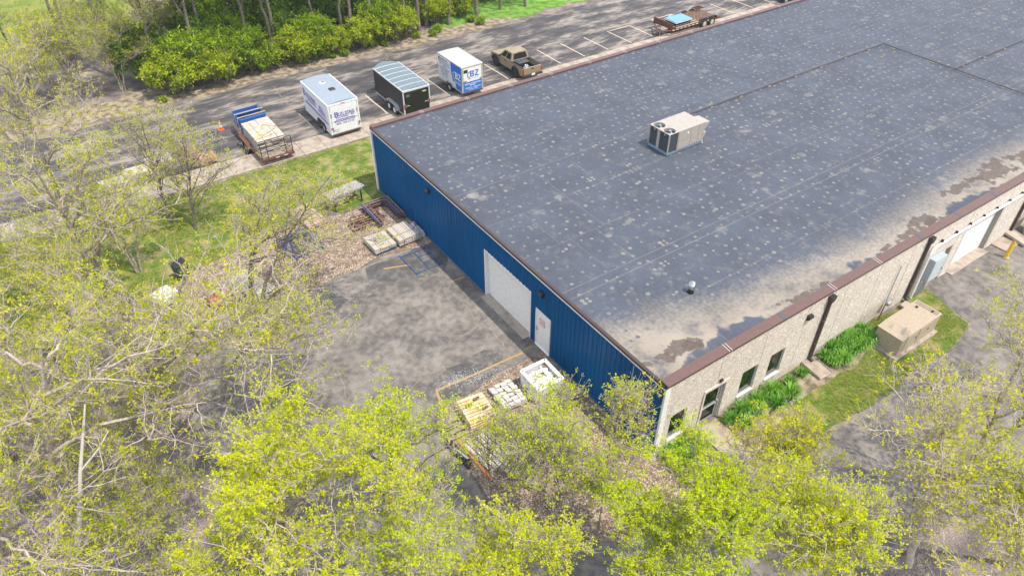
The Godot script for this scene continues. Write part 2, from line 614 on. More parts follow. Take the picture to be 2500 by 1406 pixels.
	# beds of wood chips
	var chip_m := textured("chips", bake(512, 512, noise(FastNoiseLite.TYPE_SIMPLEX, 0.016, 81, 4), noise(FastNoiseLite.TYPE_CELLULAR, 0.18, 82, 2), [[0, 0.15, 0.105, 0.08], [0.45, 0.26, 0.20, 0.155], [1, 0.36, 0.29, 0.225]], 1.0, 1.2, 0.3), 6.0, 1.0)
	bumpy(chip_m, 0.1, 83, 0.8)
	chips_a = wobbly([V(-0.03, -7.3), V(-3.2, -7.35), V(-5.6, -7.0), V(-6.15, -6.5), V(-6.4, -5.3), V(-6.6, -2.1), V(-5.6, -0.5), V(-4.8, 1.0), V(-3.2, 2.2), V(0, 2.9), V(2.1, 2.9), V(2.1, 0.05), V(-0.03, 0.05)], 0.7, 0.2, 10)
	chips_b = wobbly([V(-0.03, -23.4), V(-2.6, -23.2), V(-6, -24.0), V(-12.5, -22.6), V(-14.5, -20.5), V(-12.5, -18.1), V(-7, -17.8), V(-3.2, -18.2), V(-0.03, -17.9)], 0.7, 0.25, 12)
	for arr in [chips_a, chips_b]:
		for i in arr.size():
			if arr[i].x > -0.5 and arr[i].x < 0.45 and arr[i].y < -0.2:
				arr[i].x = -0.03
	m = MB.new()
	m.sheet(chips_a, -0.005, 0.1, 0.1)
	structure("mulch_bed", m.commit(), chip_m)
	m = MB.new()
	m.sheet(chips_b, -0.005, 0.1, 0.1)
	structure("mulch_bed", m.commit(), chip_m)
	# dry straw edge between thicket and lot, and the bed along the front wall
	var straw := textured("straw", bake(512, 512, noise(FastNoiseLite.TYPE_SIMPLEX, 0.012, 84, 4), noise(FastNoiseLite.TYPE_SIMPLEX, 0.25, 85, 3), [[0, 0.10, 0.085, 0.05], [0.45, 0.20, 0.16, 0.115], [1, 0.31, 0.25, 0.19]], 0.7, 1.5, 0.3), 5.0, 1.0)
	m = MB.new()
	m.sheet(wobbly([V(-30, -44.8), V(-8, -43.8), V(8, -43.7), V(22, -43.3), V(24, -45.0), V(10, -46.2), V(-6, -46.8), V(-30, -48)], 1.0, 0.8, 13), -0.018, 0.1, 0.1)
	structure("straw_verge", m.commit(), straw)
	m = MB.new()
	var straw_poly := wobbly([V(3.68, 0.06), V(14.2, 0.06), V(13.2, 1.0), V(10.8, 1.5), V(8.6, 1.25), V(6.6, 1.5), V(5.2, 2.4), V(3.68, 2.2)], 0.5, 0.22, 14)
	m.sheet(straw_poly, -0.003, 0.1, 0.1)
	structure("mulch_bed", m.commit(), straw)

	# concrete walk behind, slab by slab
	var walk := group_node(self, numbered("sidewalk"))
	walk.set_meta("kind", "structure")
	rng.seed = 12
	var x := -24.0
	while x < 46.0:
		bx(walk, "slab", mats["slab"], Vector3(x + 0.78, 0.0, -31.95 + clamp(x, -20, 0) * 0.02 + rng.randf_range(-0.01, 0.01)), Vector3(1.545, 0.12, 2.05), Basis(Vector3.FORWARD, rng.randf_range(-0.003, 0.003)))
		x += 1.56
	# walk to the office door and pads
	var path := group_node(self, numbered("path"))
	path.set_meta("kind", "structure")
	for i in 3:
		bx(path, "slab", mats["slab"], Vector3(3.0 + (0.0 if i < 2 else -0.05), 0.0, 0.58 + i * 1.13), Vector3(1.18, 0.1, 1.115))

	# painted lines
	var paint := mat("stripe", 0.52, 0.45, 0.35, 0.8, 0.0, 3.0)
	var lines := group_node(self, numbered("parking_lines"))
	lines.set_meta("kind", "structure")
	for sx in [-0.22, 5.08, 10.35, 15.62, 20.87, 23.4, 25.95, 28.57, 31.15, 33.75, 36.35, 41.4, 44.0, 46.6]:
		var q := MB.new()
		q.sheet(wobbly([V(sx - 0.05, -37.0 + sx * 0.015), V(sx + 0.05, -37.0 + sx * 0.015), V(sx + 0.05, -33.3), V(sx - 0.05, -33.3)], 0.35, 0.03, int(sx * 10)), -0.008, 1, 1)
		part(lines, "line", q.commit(), paint)
	for seg in [[V(33.75, -36.4), V(36.35, -36.4)], [V(36.35, -36.4), V(34.2, -35.4)], [V(28.8, -36.5), V(31.0, -36.5)]]:
		var d: Vector2 = (seg[1] - seg[0]).normalized().orthogonal() * 0.05
		var q := MB.new()
		q.sheet(PackedVector2Array([seg[0] + d, seg[1] + d, seg[1] - d, seg[0] - d]), -0.0075, 1, 1)
		part(lines, "line", q.commit(), paint)
	var yel := mat("yline", 0.36, 0.235, 0.085, 0.85, 0.0, 3.0)
	for seg in [[V(-5.45, -8.1), V(-0.9, -7.86)], [V(-5.42, -8.05), V(-5.72, -6.95)], [V(-3.4, -17.2), V(-2.1, -16.75)], [V(-0.95, -14.25), V(-0.2, -14.2)], [V(-0.75, -8.0), V(-0.3, -7.98)]]:
		var d: Vector2 = (seg[1] - seg[0]).normalized().orthogonal() * 0.055
		var q := MB.new()
		q.sheet(wobbly([seg[0] + d, seg[1] + d, seg[1] - d, seg[0] - d], 0.4, 0.03, 3), -0.0035, 1, 1)
		part(lines, "yellow_line", q.commit(), yel)

	# loose chips and grass: uncountable
	var cm := MB.new()
	cm.box(Vector3.ZERO, Vector3(0.085, 0.012, 0.035))
	var vc := StandardMaterial3D.new()
	vc.vertex_color_use_as_albedo = true
	vc.roughness = 0.95
	mats["vcol"] = vc
	rng.seed = 13
	for poly in [chips_a, chips_b]:
		var xf := []
		var cols := []
		var a := Rect2(poly[0], Vector2.ZERO)
		for p in poly:
			a = a.expand(p)
		while xf.size() < 9000:
			var p := Vector2(rng.randf_range(a.position.x, a.end.x), rng.randf_range(a.position.y, a.end.y))
			if not inside(p, poly):
				continue
			xf.append(Transform3D(Basis(Vector3.UP, rng.randf() * TAU) * Basis(Vector3.RIGHT, rng.randf_range(-0.6, 0.6)) * Basis.from_scale(Vector3.ONE * rng.randf_range(0.5, 1.3)), Vector3(p.x, 0.006, p.y)))
			var t := rng.randf()
			cols.append(Color(0.13, 0.085, 0.06).lerp(Color(0.50, 0.41, 0.31), t * t))
		scatter("wood_chips", cm.commit(), vc, xf, cols, "loose pale wood chips strewn over the mulch bed " + ("by the building corner" if poly == chips_a else "under the scaffold frames"), "wood chips")
	var sxf := []
	var scol := []
	for i in 800:
		var c0 := V(-3.4, -7.75) if i % 2 else V(-4.3, -8.2)
		var p := c0 + Vector2(rng.randfn(0, 0.5), rng.randfn(0, 0.17))
		sxf.append(Transform3D(Basis(Vector3.UP, rng.randf() * TAU) * Basis.from_scale(Vector3(rng.randf_range(0.15, 0.6), 0.3, rng.randf_range(0.3, 1.0))), Vector3(p.x, -0.002, p.y)))
		scol.append(Color(0.38, 0.38, 0.375) * rng.randf_range(0.6, 1.2))
	scatter("white_grit", cm.commit(), vc, sxf, scol, "white grit spilled across the faded yellow line on the asphalt", "grit")
	var tuft := MB.new()
	for i in 6:
		var an := TAU * i / 6.0 + 0.4
		var d := Vector3(cos(an), 0, sin(an))
		var s := Vector3(-sin(an), 0, cos(an)) * 0.012
		tuft.tri(d * 0.02 - s, d * 0.02 + s, d * 0.09 + Vector3(0, 0.10 + 0.03 * (i % 3), 0))
	var leafy := StandardMaterial3D.new()
	leafy.vertex_color_use_as_albedo = true
	leafy.roughness = 0.7
	leafy.cull_mode = BaseMaterial3D.CULL_DISABLED
	leafy.backlight_enabled = true
	leafy.backlight = Color(0.5, 0.55, 0.3)
	mats["leafy"] = leafy
	var gn := noise(FastNoiseLite.TYPE_SIMPLEX, 0.22, 99, 3)
	var k := 0
	for spec in [[lawn_a, Rect2(-22, -31, 23, 10), 22000], [lawn_b, Rect2(3, 0, 16, 4), 6500]]:
		var xf := []
		var cols := []
		var r: Rect2 = spec[1]
		while xf.size() < spec[2]:
			var p := Vector2(rng.randf_range(r.position.x, r.end.x), rng.randf_range(r.position.y, r.end.y))
			var g := gn.get_noise_2d(p.x, p.y)
			if not inside(p, spec[0]) or inside(p, straw_poly) or rng.randf() > 0.55 + g * 1.2:
				continue
			xf.append(Transform3D(Basis(Vector3.UP, rng.randf() * TAU) * Basis.from_scale(Vector3(1.0, 0.6, 1.0) * rng.randf_range(0.5, 1.0)), Vector3(p.x, -0.012, p.y)))
			cols.append(Color(0.12, 0.21, 0.012).lerp(Color(0.33, 0.33, 0.06), rng.randf()))
		scatter("grass", tuft.commit(), leafy, xf, cols, "short green grass on the lawn " + ("beside the concrete walk" if k == 0 else "in front of the pebbled wall"), "grass")
		k += 1

# ---------------------------------------------------------------- building
const LEN := 24.57
const FAR_X := 62.0
const ROOF_Y := 4.17

func interp(pts: Array, x: float) -> float:
	for i in pts.size() - 1:
		if x <= pts[i + 1].x:
			return lerp(pts[i].y, pts[i + 1].y, clamp((x - pts[i].x) / (pts[i + 1].x - pts[i].x), 0.0, 1.0))
	return pts[-1].y

func roof_texture() -> ImageTexture:
	var w := 2048
	var h := 768
	var kx := w / FAR_X
	var kz := h / LEN
	var a := gray(noise(FastNoiseLite.TYPE_SIMPLEX, 0.008, 101, 5), w, h, false)
	var b := gray(noise(FastNoiseLite.TYPE_SIMPLEX, 0.12, 102, 3), w, h, false)
	var st := gray(noise(FastNoiseLite.TYPE_SIMPLEX, 0.03, 103, 4), w, h, false)
	var px := PackedFloat32Array()
	px.resize(w * h * 3)
	for i in w * h:
		var t := a[i] / 255.0
		var f := 0.78 + 0.3 * t + 0.22 * (b[i] / 255.0 - 0.5)
		var dust := clampf((st[i] / 255.0 - 0.62) * 1.2, 0.0, 0.3)
		px[i * 3] = lerpf(0.062 * f, 0.15, dust)
		px[i * 3 + 1] = lerpf(0.072 * f, 0.145, dust)
		px[i * 3 + 2] = lerpf(0.098 * f, 0.14, dust)
	# membrane seams
	rng.seed = 21
	var seams := []
	for z in [-3.2, -5.9, -6.4, -9.3, -12.3, -15.4, -18.4, -21.4]:
		seams.append([0.0, z, FAR_X, z, 0.5 if z in [-5.9, -6.4, -15.4] else 0.3, true])
	var sx := 1.8
	while sx < FAR_X:
		var z0 := -LEN
		for z1 in [-21.4, -18.4, -15.4, -12.3, -9.3, -6.4, -3.2, 0.0]:
			var off := rng.randf_range(-1.2, 1.2)
			seams.append([sx + off, z0, sx + off, z1, rng.randf_range(0.12, 0.4), rng.randf() < 0.4])
			z0 = z1
		sx += 3.05
	for s in seams:
		var p0 := Vector2(s[0] * kx, (s[1] + LEN) * kz)
		var p1 := Vector2(s[2] * kx, (s[3] + LEN) * kz)
		var n := int(p0.distance_to(p1))
		for i in n:
			var q := p0.lerp(p1, float(i) / n)
			var x := clampi(int(q.x), 0, w - 2)
			var y := clampi(int(q.y), 0, h - 2)
			var strength: float = s[4] * (0.4 + 1.2 * st[y * w + x] / 255.0)
			var j := (y * w + x) * 3
			for c in 3:
				px[j + c] = lerpf(px[j + c], [0.26, 0.24, 0.21][c] if s[5] else [0.03, 0.032, 0.038][c], strength)
	# larger smudges of dried silt
	for i in 90:
		var ex := rng.randf() * w
		var ey := rng.randf() * h
		for e in 5:
			stamp(px, w, h, ex + rng.randf_range(-9, 9), ey + rng.randf_range(-6, 6), rng.randf_range(2.5, 6), rng.randf_range(0.1, 0.35), false)
	for e in 9:
		stamp(px, w, h, 1.0 * kx + rng.randf_range(-8, 8), (LEN - 15.0) * kz + rng.randf_range(-5, 5), rng.randf_range(4, 8), 0.4, false)
	# silt washed towards the drains along the front, with dried puddles
	var up := [V(0, -3.7), V(1, -3.5), V(2.5, -3.0), V(4, -2.7), V(5.3, -2.1), V(7, -2.0), V(10, -1.95), V(12, -1.7), V(13.5, -1.55), V(15.3, -1.5), V(18.7, -1.7), V(22, -2.1), V(25, -2.2), V(29, -2.0), V(40, -2.2), V(62, -2.0)]
	var low := [V(0, -0.1), V(0.9, -0.45), V(2, -0.75), V(3.5, -1.1), V(4.1, -1.25), V(5.4, -0.95), V(6.6, -0.43), V(8.3, -0.4), V(10, -0.35), V(10.8, -0.3), V(11.9, -0.8), V(12.75, -0.7), V(14.5, -0.3), V(16.5, -0.15), V(18.4, -0.6), V(20.4, -0.95), V(22, -0.77), V(25.6, -0.2), V(32, -0.3), V(62, -0.2)]
	var puddles := [[1.9, -1.2, 0.75, 0.36, 0.2], [0.75, -1.2, 0.6, 0.3, 0.5], [2.3, -1.0, 0.35, 0.3, 0.0], [8.8, -0.55, 1.4, 0.16, 0.05], [7.2, -0.75, 0.5, 0.12, 0.3], [16.3, -0.6, 1.9, 0.2, -0.06], [17.6, -0.9, 0.75, 0.38, 0.0], [22.3, -1.55, 1.7, 0.3, -0.08], [25.0, -1.45, 1.9, 0.6, -0.1], [28.5, -1.2, 2.0, 0.5, 0.0], [11.6, -0.2, 0.25, 0.1, 0.0]]
	for y in range(int((LEN - 5.6) * kz), h):
		var zz := y / kz - LEN
		for x in w:
			var j := (y * w + x)
			var xx := x / kx
			var nA := st[j] / 255.0 - 0.5
			var nB := a[j] / 255.0 - 0.5
			var zu := interp(up, xx) + nA * 1.3 + nB * 1.2 + 0.25
			var zl := interp(low, xx) + nA * 0.5
			var grain := b[j] / 255.0 - 0.5
			var k := smoothstep(zu - 1.5, zu + 1.0, zz + grain * 0.5) * (1.0 - smoothstep(zl - 0.12, zl + 0.2, zz + grain * 0.1))
			k = clampf(k * (0.95 + nB * 0.8 + nA * 0.9 + grain * 0.4), 0.0, 0.95)
			var ridge := exp(-pow((zz - zl) / 0.09, 2.0)) * 0.45
			var dr := 0.255 + nB * 0.09
			for c in 3:
				px[j * 3 + c] = lerpf(px[j * 3 + c], dr * [1.0, 0.87, 0.72][c], clampf(k + ridge * k, 0, 1))
			for p in puddles:
				var dx: float = xx - p[0]
				var dz: float = zz - p[1] - dx * p[4] * 0.4
				var e: float = 1.0 - (dx * dx / (p[2] * p[2]) + dz * dz / (p[3] * p[3])) + nA * 3.2 + nB * 1.2 + (b[j] / 255.0 - 0.5) * 0.9
				if e > -0.16 and e <= 0.0:
					for c in 3:
						px[j * 3 + c] = lerpf(px[j * 3 + c], [0.30, 0.27, 0.23][c], 0.35 * (1.0 + e / 0.16))
				if e > 0.0:
					var s: float = smoothstep(0.0, 0.25, e) * 0.85
					for c in 3:
						px[j * 3 + c] = lerpf(px[j * 3 + c], [0.072, 0.054, 0.047][c] * (0.8 + b[j] / 400.0), s)
	var out := PackedByteArray()
	out.resize(w * h * 3)
	for i in w * h * 3:
		out[i] = int(clampf(pow(px[i], 1.0 / 2.2) * 255.0, 0, 255))
	return ImageTexture.create_from_image(Image.create_from_data(w, h, false, Image.FORMAT_RGB8, out))

func stamp(px: PackedFloat32Array, w: int, h: int, cx: float, cy: float, r: float, strength: float, ring: bool) -> void:
	var wob := rng.randf() * 6.0
	for y in range(int(cy - r * 1.3), int(cy + r * 1.3) + 2):
		for x in range(int(cx - r * 1.3), int(cx + r * 1.3) + 2):
			if x < 0 or y < 0 or x >= w or y >= h:
				continue
			var dx := x + 0.5 - cx
			var dy := y + 0.5 - cy
			var an := atan2(dy, dx)
			var d := sqrt(dx * dx + dy * dy) / (r * (1.0 + 0.07 * sin(an * 2.0 + wob)))
			if d > 1.25:
				continue
			var k := strength * clampf((1.25 - d) * 3.0, 0.0, 1.0)
			if ring:
				k *= 0.55 + 0.45 * clampf(d, 0.0, 1.0)
			var j := (y * w + x) * 3
			px[j] = lerpf(px[j], 0.205, k)
			px[j + 1] = lerpf(px[j + 1], 0.195, k)
			px[j + 2] = lerpf(px[j + 2], 0.18, k)

# boxes that fill a wall strip round its openings; along = "x" (wall faces z) or "z" (wall faces x)
func wall_strip(m: MB, along: String, a0: float, a1: float, y0: float, y1: float, d0: float, d1: float, holes: Array) -> void:
	var cuts := [a0, a1]
	for q in holes:
		for e in [q[0], q[1]]:
			if e > a0 + 0.001 and e < a1 - 0.001:
				cuts.append(e)
	cuts.sort()
	for i in cuts.size() - 1:
		var mid: float = (cuts[i] + cuts[i + 1]) * 0.5
		var spans := [[y0, y1]]
		for q in holes:
			if mid > q[0] and mid < q[1]:
				var out := []
				for s in spans:
					if q[2] > s[0] + 0.001:
						out.append([s[0], min(q[2], s[1])])
					if q[3] < s[1] - 0.001:
						out.append([max(q[3], s[0]), s[1]])
				spans = out
		for s in spans:
			var c := Vector3(mid, (s[0] + s[1]) * 0.5, (d0 + d1) * 0.5)
			var sz := Vector3(cuts[i + 1] - cuts[i], s[1] - s[0], d1 - d0)
			if along == "z":
				c = Vector3(c.z, c.y, c.x)
				sz = Vector3(sz.z, sz.y, sz.x)
			m.box(c, sz)

func rib_panel(width: float, y0: float, y1: float) -> ArrayMesh:
	# ribbed steel sheet running along -z from 0, facing -x
	var m := MB.new()
	var pts := [V(0, 0)]
	var pitch := width / 3.0
	for i in 3:
		var s := pitch * i + pitch * 0.5
		pts.append_array([V(s - 0.05, 0), V(s - 0.022, 0.034), V(s + 0.022, 0.034), V(s + 0.05, 0)])
		if i < 2:
			pts.append_array([V(s + 0.5 * pitch - 0.03, 0), V(s + 0.5 * pitch, 0.008), V(s + 0.5 * pitch + 0.03, 0)])
	pts.append(V(width - 0.004, 0))
	for i in pts.size() - 1:
		var a: Vector2 = pts[i]
		var b: Vector2 = pts[i + 1]
		m.quad(Vector3(-a.y, y0, -a.x), Vector3(-a.y, y1, -a.x), Vector3(-b.y, y1, -b.x), Vector3(-b.y, y0, -b.x))
	for i in m.n.size():
		if m.n[i].x > 0:
			m.n[i] = -m.n[i]
	return m.commit()

func building() -> void:
	var b := thing("warehouse", "long single storey warehouse with flat grey roof, blue ribbed side and pebbled front", "building")
	# roof membrane on its deck
	var rm := StandardMaterial3D.new()
	rm.albedo_texture = roof_texture()
	rm.roughness = 0.75
	rm.metallic_specular = 0.35
	var m := MB.new()
	m.sheet(PackedVector2Array([V(0.02, -LEN + 0.05), V(FAR_X, -LEN + 0.05), V(FAR_X, -0.05), V(0.02, -0.05)]), 0.0, 1.0 / FAR_X, 1.0 / LEN, V(0, -LEN))
	var roof := part(b, "roof", m.commit(), rm, Vector3(0, ROOF_Y, 0))
	# dusty fastener plates that show through the membrane, row upon row
	rng.seed = 23
	var disc := MB.new()
	for k in 12:
		var a0 := TAU * k / 12
		var a1 := TAU * (k + 1) / 12
		var o0 := Vector3(cos(a0), 0, sin(a0))
		var o1 := Vector3(cos(a1), 0, sin(a1))
		disc.quad(o0 * 0.8 + Vector3(0, 0.006, 0), o0, o1, o1 * 0.8 + Vector3(0, 0.006, 0))
		disc.tri(Vector3(0, 0.007, 0), o0 * 0.8 + Vector3(0, 0.006, 0), o1 * 0.8 + Vector3(0, 0.006, 0))
	for i in disc.n.size():
		if disc.n[i].y < 0:
			disc.n[i] = -disc.n[i]
	for i in range(0, disc.ix.size(), 3):
		var sw2 := disc.ix[i + 1]
		disc.ix[i + 1] = disc.ix[i + 2]
		disc.ix[i + 2] = sw2
	var dxf := []
	var dcol := []
	var zz := -LEN + 0.6
	var row := 0
	while zz < -2.2:
		var xx := 0.45 + 0.3 * (row % 2)
		while xx < 55.0:
			if rng.randf() < 0.86:
				var bits := [Vector2.ZERO]
				var kind := rng.randf()
				if kind > 0.975:
					bits = [V(-0.13, -0.1), V(0.13, -0.1), V(-0.13, 0.1), V(0.13, 0.1)]
				elif kind > 0.93:
					bits = [V(-0.11, 0.03), V(0.11, -0.03)]
				var jx := rng.randf_range(-0.17, 0.17)
				var jz := rng.randf_range(-0.12, 0.12)
				var dusty := rng.randf_range(0.0, 1.0)
				for q in bits:
					var rr := rng.randf_range(0.065, 0.11)
					dxf.append(Transform3D(Basis(Vector3.UP, rng.randf() * TAU) * Basis.from_scale(Vector3(rr, 1.0, rr * rng.randf_range(0.8, 1.1))), Vector3(xx + jx + q.x, ROOF_Y + 0.001, zz + jz + q.y)))
					dcol.append(Color(0.075, 0.084, 0.105).lerp(Color(0.195, 0.185, 0.165), dusty * 0.8))
			xx += 0.6
		zz += 0.56
		row += 1
	var plate_mat := StandardMaterial3D.new()
	plate_mat.vertex_color_use_as_albedo = true
	plate_mat.roughness = 0.9
	var plates := multi(disc.commit(), plate_mat, dxf, dcol)
	plates.name = "fastener_plates"
	plates.set_meta("kind", "stuff")
	b.add_child(plates, true)
	bx(b, "roof_deck", mats["darkbrown"], Vector3(FAR_X / 2, ROOF_Y - 0.16, -LEN / 2), Vector3(FAR_X - 0.14, 0.3, LEN - 0.14))
	bx(b, "floor", mats["slab"], Vector3(FAR_X / 2, 0.005, -LEN / 2), Vector3(FAR_X - 0.5, 0.03, LEN - 0.8))

	# openings
	var fh := [[0.58, 1.47, 0.62, 2.12], [2.42, 3.68, 0.0, 2.32], [4.68, 5.63, 0.62, 2.12], [6.44, 7.36, 0.62, 2.12], [19.05, 20.2, 0.0, 2.2], [21.0, 24.6, 0.0, 2.85]]
	var sh := [[-12.34, -8.57, 0.0, 2.77], [-8.11, -6.99, 0.0, 2.18]]

	# front wall of pebbled panels
	var fw := group_node(b, "front_wall")
	var edges := [0.22, 3.05, 5.66, 8.27, 10.85, 13.3, 15.9, 18.5, 20.9, 24.75, 27.4, 30.0, 32.6, 35.2, 37.8, 40.4, 43.0, 45.6, 50.0, 56.0, 62.0]
	for i in edges.size() - 1:
		m = MB.new()
		wall_strip(m, "x", edges[i] + 0.012, edges[i + 1] - 0.012, 0.0, 4.1, -0.3, 0.0, fh)
		part(fw, "wall_panel", m.commit(), mats["stone"])
	m = MB.new()
	wall_strip(m, "x", 0.2, FAR_X, 0.0, 4.05, -0.32, -0.014, [[0.5, 1.55, 0.55, 2.2], [2.3, 3.8, 0.0, 2.4], [4.6, 5.7, 0.55, 2.2], [6.36, 7.44, 0.55, 2.2], [18.95, 20.3, 0.0, 2.3], [20.9, 24.7, 0.0, 2.95]])
	part(fw, "backing", m.commit(), mat("joint", 0.16, 0.14, 0.12, 0.95))

	# side wall: steel sheets
	var blue := mat("bluewall", 0.0, 0.085, 0.245, 0.28, 0.0, 0.6)
	blue.metallic_specular = 0.14
	var sw := group_node(b, "side_wall")
	var runs := [[-0.06, -6.94, 0.0, 8], [-6.94, -8.16, 2.26, 2], [-8.16, -8.50, 0.0, 1], [-8.50, -12.42, 2.86, 5], [-12.42, -LEN + 0.16, 0.0, 13]]
	for r in runs:
		var wd: float = (r[0] - r[1]) / r[3]
		var pm := rib_panel(wd, r[2] + (0.02 if r[2] == 0.0 else 0.0), 4.0)
		for i in r[3]:
			var tint: float = [1.0, 0.93, 1.06, 0.97, 1.03][(i * 3 + int(-r[0])) % 5]
			var bm := mat("bluewall%d" % int(tint * 100), 0.0, 0.085 * tint, 0.245 * tint, 0.24 + 0.1 * (tint - 0.9), 0.0, 0.6)
			bm.metallic_specular = 0.16
			part(sw, "wall_panel", pm, bm, Vector3(-0.012, 0, r[0] - wd * i))
	m = MB.new()
	wall_strip(m, "z", -LEN + 0.1, -0.1, 0.0, 4.02, -0.008, 0.22, sh)
	part(sw, "backing", m.commit(), blue)
	bx(sw, "base_trim", mat("basetrim", 0.02, 0.10, 0.22, 0.5), Vector3(-0.035, 0.03, (-12.42 - LEN) / 2), Vector3(0.05, 0.05, LEN - 12.5))
	bx(sw, "base_trim", mats["basetrim"], Vector3(-0.035, 0.03, -3.5), Vector3(0.05, 0.05, 6.8))
	bx(sw, "eave_trim", mats["white"], Vector3(-0.05, 4.045, -LEN / 2), Vector3(0.09, 0.085, LEN - 0.06))
	bx(sw, "eave_cap", mats["darkbrown"], Vector3(-0.03, 4.155, -LEN / 2), Vector3(0.15, 0.125, LEN - 0.1))
	bx(sw, "corner_trim", mats["white"], Vector3(-0.055, 2.0, -LEN + 0.06), Vector3(0.10, 4.0, 0.18))
	bx(b, "corner_trim", mats["white"], Vector3(0.085, 2.04, -0.02), Vector3(0.27, 4.08, 0.1))
	bx(b, "back_wall", mats["stone"], Vector3(FAR_X / 2, 2.0, -LEN + 0.12), Vector3(FAR_X - 0.1, 4.0, 0.22))
	bx(b, "end_wall", mats["stone"], Vector3(FAR_X - 0.1, 2.0, -LEN / 2), Vector3(0.2, 4.0, LEN - 0.5))

	# brown metal coping along front and back, in lengths with splice plates
	for side in 2:
		var cp := group_node(b, "coping")
		var zc := -0.15 if side == 0 else -LEN + 0.14
		var prof := PackedVector2Array([V(-0.2, -0.06), V(0.2, -0.13), V(0.215, 0.0), V(-0.2, 0.045)]) if side == 0 else PackedVector2Array([V(-0.2, -0.12), V(0.17, -0.06), V(0.17, 0.03), V(-0.2, 0.02)])
		var xs := [-0.04, 3.3, 6.5, 9.75, 12.95, 16.2, 19.4, 22.6]
		while xs[-1] < FAR_X - 4:
			xs.append(xs[-1] + 3.22)
		xs.append(FAR_X)
		for i in xs.size() - 1:
			m = MB.new()
			m.prism(prof, Vector3(xs[i] + 0.012, 4.25, zc), Vector3(0, 0, 1), Vector3.UP, Vector3(xs[i + 1] - xs[i] - 0.024, 0, 0))
			part(cp, "cap_length", m.commit(), mats["brown"])
			if i > 0:
				var lightp: bool = i in [1, 3, 4] or side == 1
				if lightp:
					for e in [-0.08, 0.05]:
						m = MB.new()
						m.prism(prof, Vector3(xs[i] + e, 4.256, zc), Vector3(0, 0, 1.012), Vector3.UP, Vector3(0.032, 0, 0))
						part(cp, "splice_strip", m.commit(), mat("strip", 0.42, 0.40, 0.42, 0.6))
				else:
					m = MB.new()
					m.prism(prof, Vector3(xs[i] - 0.1, 4.257, zc), Vector3(0, 0, 1.012), Vector3.UP, Vector3(0.2, 0, 0))
					part(cp, "splice_plate", m.commit(), mat("splice", 0.07, 0.07, 0.085, 0.5))
		if side == 0:
			bx(cp, "end_cap", mats["darkbrown"], Vector3(-0.035, 4.2, zc - 0.02), Vector3(0.06, 0.2, 0.44))

	# windows
	var frame := mat("winframe", 0.30, 0.34, 0.35, 0.4, 0.3)
	var glass := StandardMaterial3D.new()
	glass.transparency = BaseMaterial3D.TRANSPARENCY_ALPHA
	glass.albedo_color = Color(0.05, 0.08, 0.08, 0.62)
	glass.roughness = 0.03
	glass.metallic_specular = 0.8
	mats["glass"] = glass
	for q in [fh[0], fh[2], fh[3]]:
		var wdw := group_node(b, "window")
		m = MB.new()
		wall_strip(m, "x", q[0] + 0.005, q[1] - 0.005, q[2] + 0.06, q[3] - 0.005, -0.12, -0.05, [[q[0] + 0.06, q[1] - 0.06, q[2] + 0.11, q[3] - 0.06]])
		part(wdw, "frame", m.commit(), frame)
		bx(wdw, "pane", glass, Vector3((q[0] + q[1]) / 2, (q[2] + q[3]) / 2 + 0.03, -0.09), Vector3(q[1] - q[0] - 0.12, q[3] - q[2] - 0.16, 0.012))
		bx(wdw, "sill", mat("sill", 0.60, 0.60, 0.57, 0.6), Vector3((q[0] + q[1]) / 2, q[2] + 0.02, -0.005), Vector3(q[1] - q[0] + 0.02, 0.05, 0.13))
	# office glass door
	var gd := group_node(b, "glass_door")
	m = MB.new()
	wall_strip(m, "x", 2.44, 3.66, 0.02, 2.3, -0.2, -0.1, [[2.54, 3.56, 0.02, 2.2]])
	part(gd, "frame", m.commit(), mat("doorframe", 0.36, 0.37, 0.37, 0.4, 0.4))
	m = MB.new()
	wall_strip(m, "x", 2.55, 3.55, 0.03, 2.19, -0.18, -0.13, [[2.65, 3.43, 0.22, 1.0], [2.65, 3.43, 1.08, 2.09]])
	part(gd, "leaf", m.commit(), mats["doorframe"])
	bx(gd, "pane", glass, Vector3(3.04, 1.585, -0.155), Vector3(0.78, 1.01, 0.012))
	bx(gd, "pane", glass, Vector3(3.04, 0.61, -0.155), Vector3(0.78, 0.78, 0.012))
	bx(gd, "push_bar", mats["alu"], Vector3(3.04, 1.04, -0.11), Vector3(0.8, 0.05, 0.03))
	m = MB.new()
	m.tube(PackedVector3Array([Vector3(3.49, 0.85, -0.13), Vector3(3.49, 0.88, -0.04), Vector3(3.49, 1.15, -0.04), Vector3(3.49, 1.18, -0.13)]), PackedFloat32Array([0.02, 0.02, 0.02, 0.02]), 6, true)
	part(gd, "handle", m.commit(), mats["alu"])
	bx(gd, "stone_surround", mats["stone"], Vector3(3.05, 2.39, 0.03), Vector3(1.42, 0.14, 0.055))
	bx(gd, "stone_surround", mats["stone"], Vector3(2.37, 1.16, 0.03), Vector3(0.1, 2.3, 0.055))
	# loading door in the front wall
	var ld := group_node(b, "loading_door")
	for i in 5:
		bx(ld, "door_section", mats["white"], Vector3(22.8, 0.33 + i * 0.535, -0.26), Vector3(3.58, 0.528, 0.05))
	bx(ld, "jamb", mat("jamb", 0.30, 0.29, 0.24, 0.7), Vector3(24.585, 1.43, -0.12), Vector3(0.03, 2.84, 0.24))
	bx(ld, "jamb", mats["jamb"], Vector3(21.015, 1.43, -0.12), Vector3(0.03, 2.84, 0.24))
	bx(ld, "threshold", mats["slab"], Vector3(22.8, 0.0, 0.0), Vector3(3.56, 0.1, 0.6))
	# steel door beside it
	var sd := group_node(b, "service_door")
	bx(sd, "leaf", mats["white"], Vector3(19.62, 1.1, -0.2), Vector3(1.0, 2.12, 0.05))
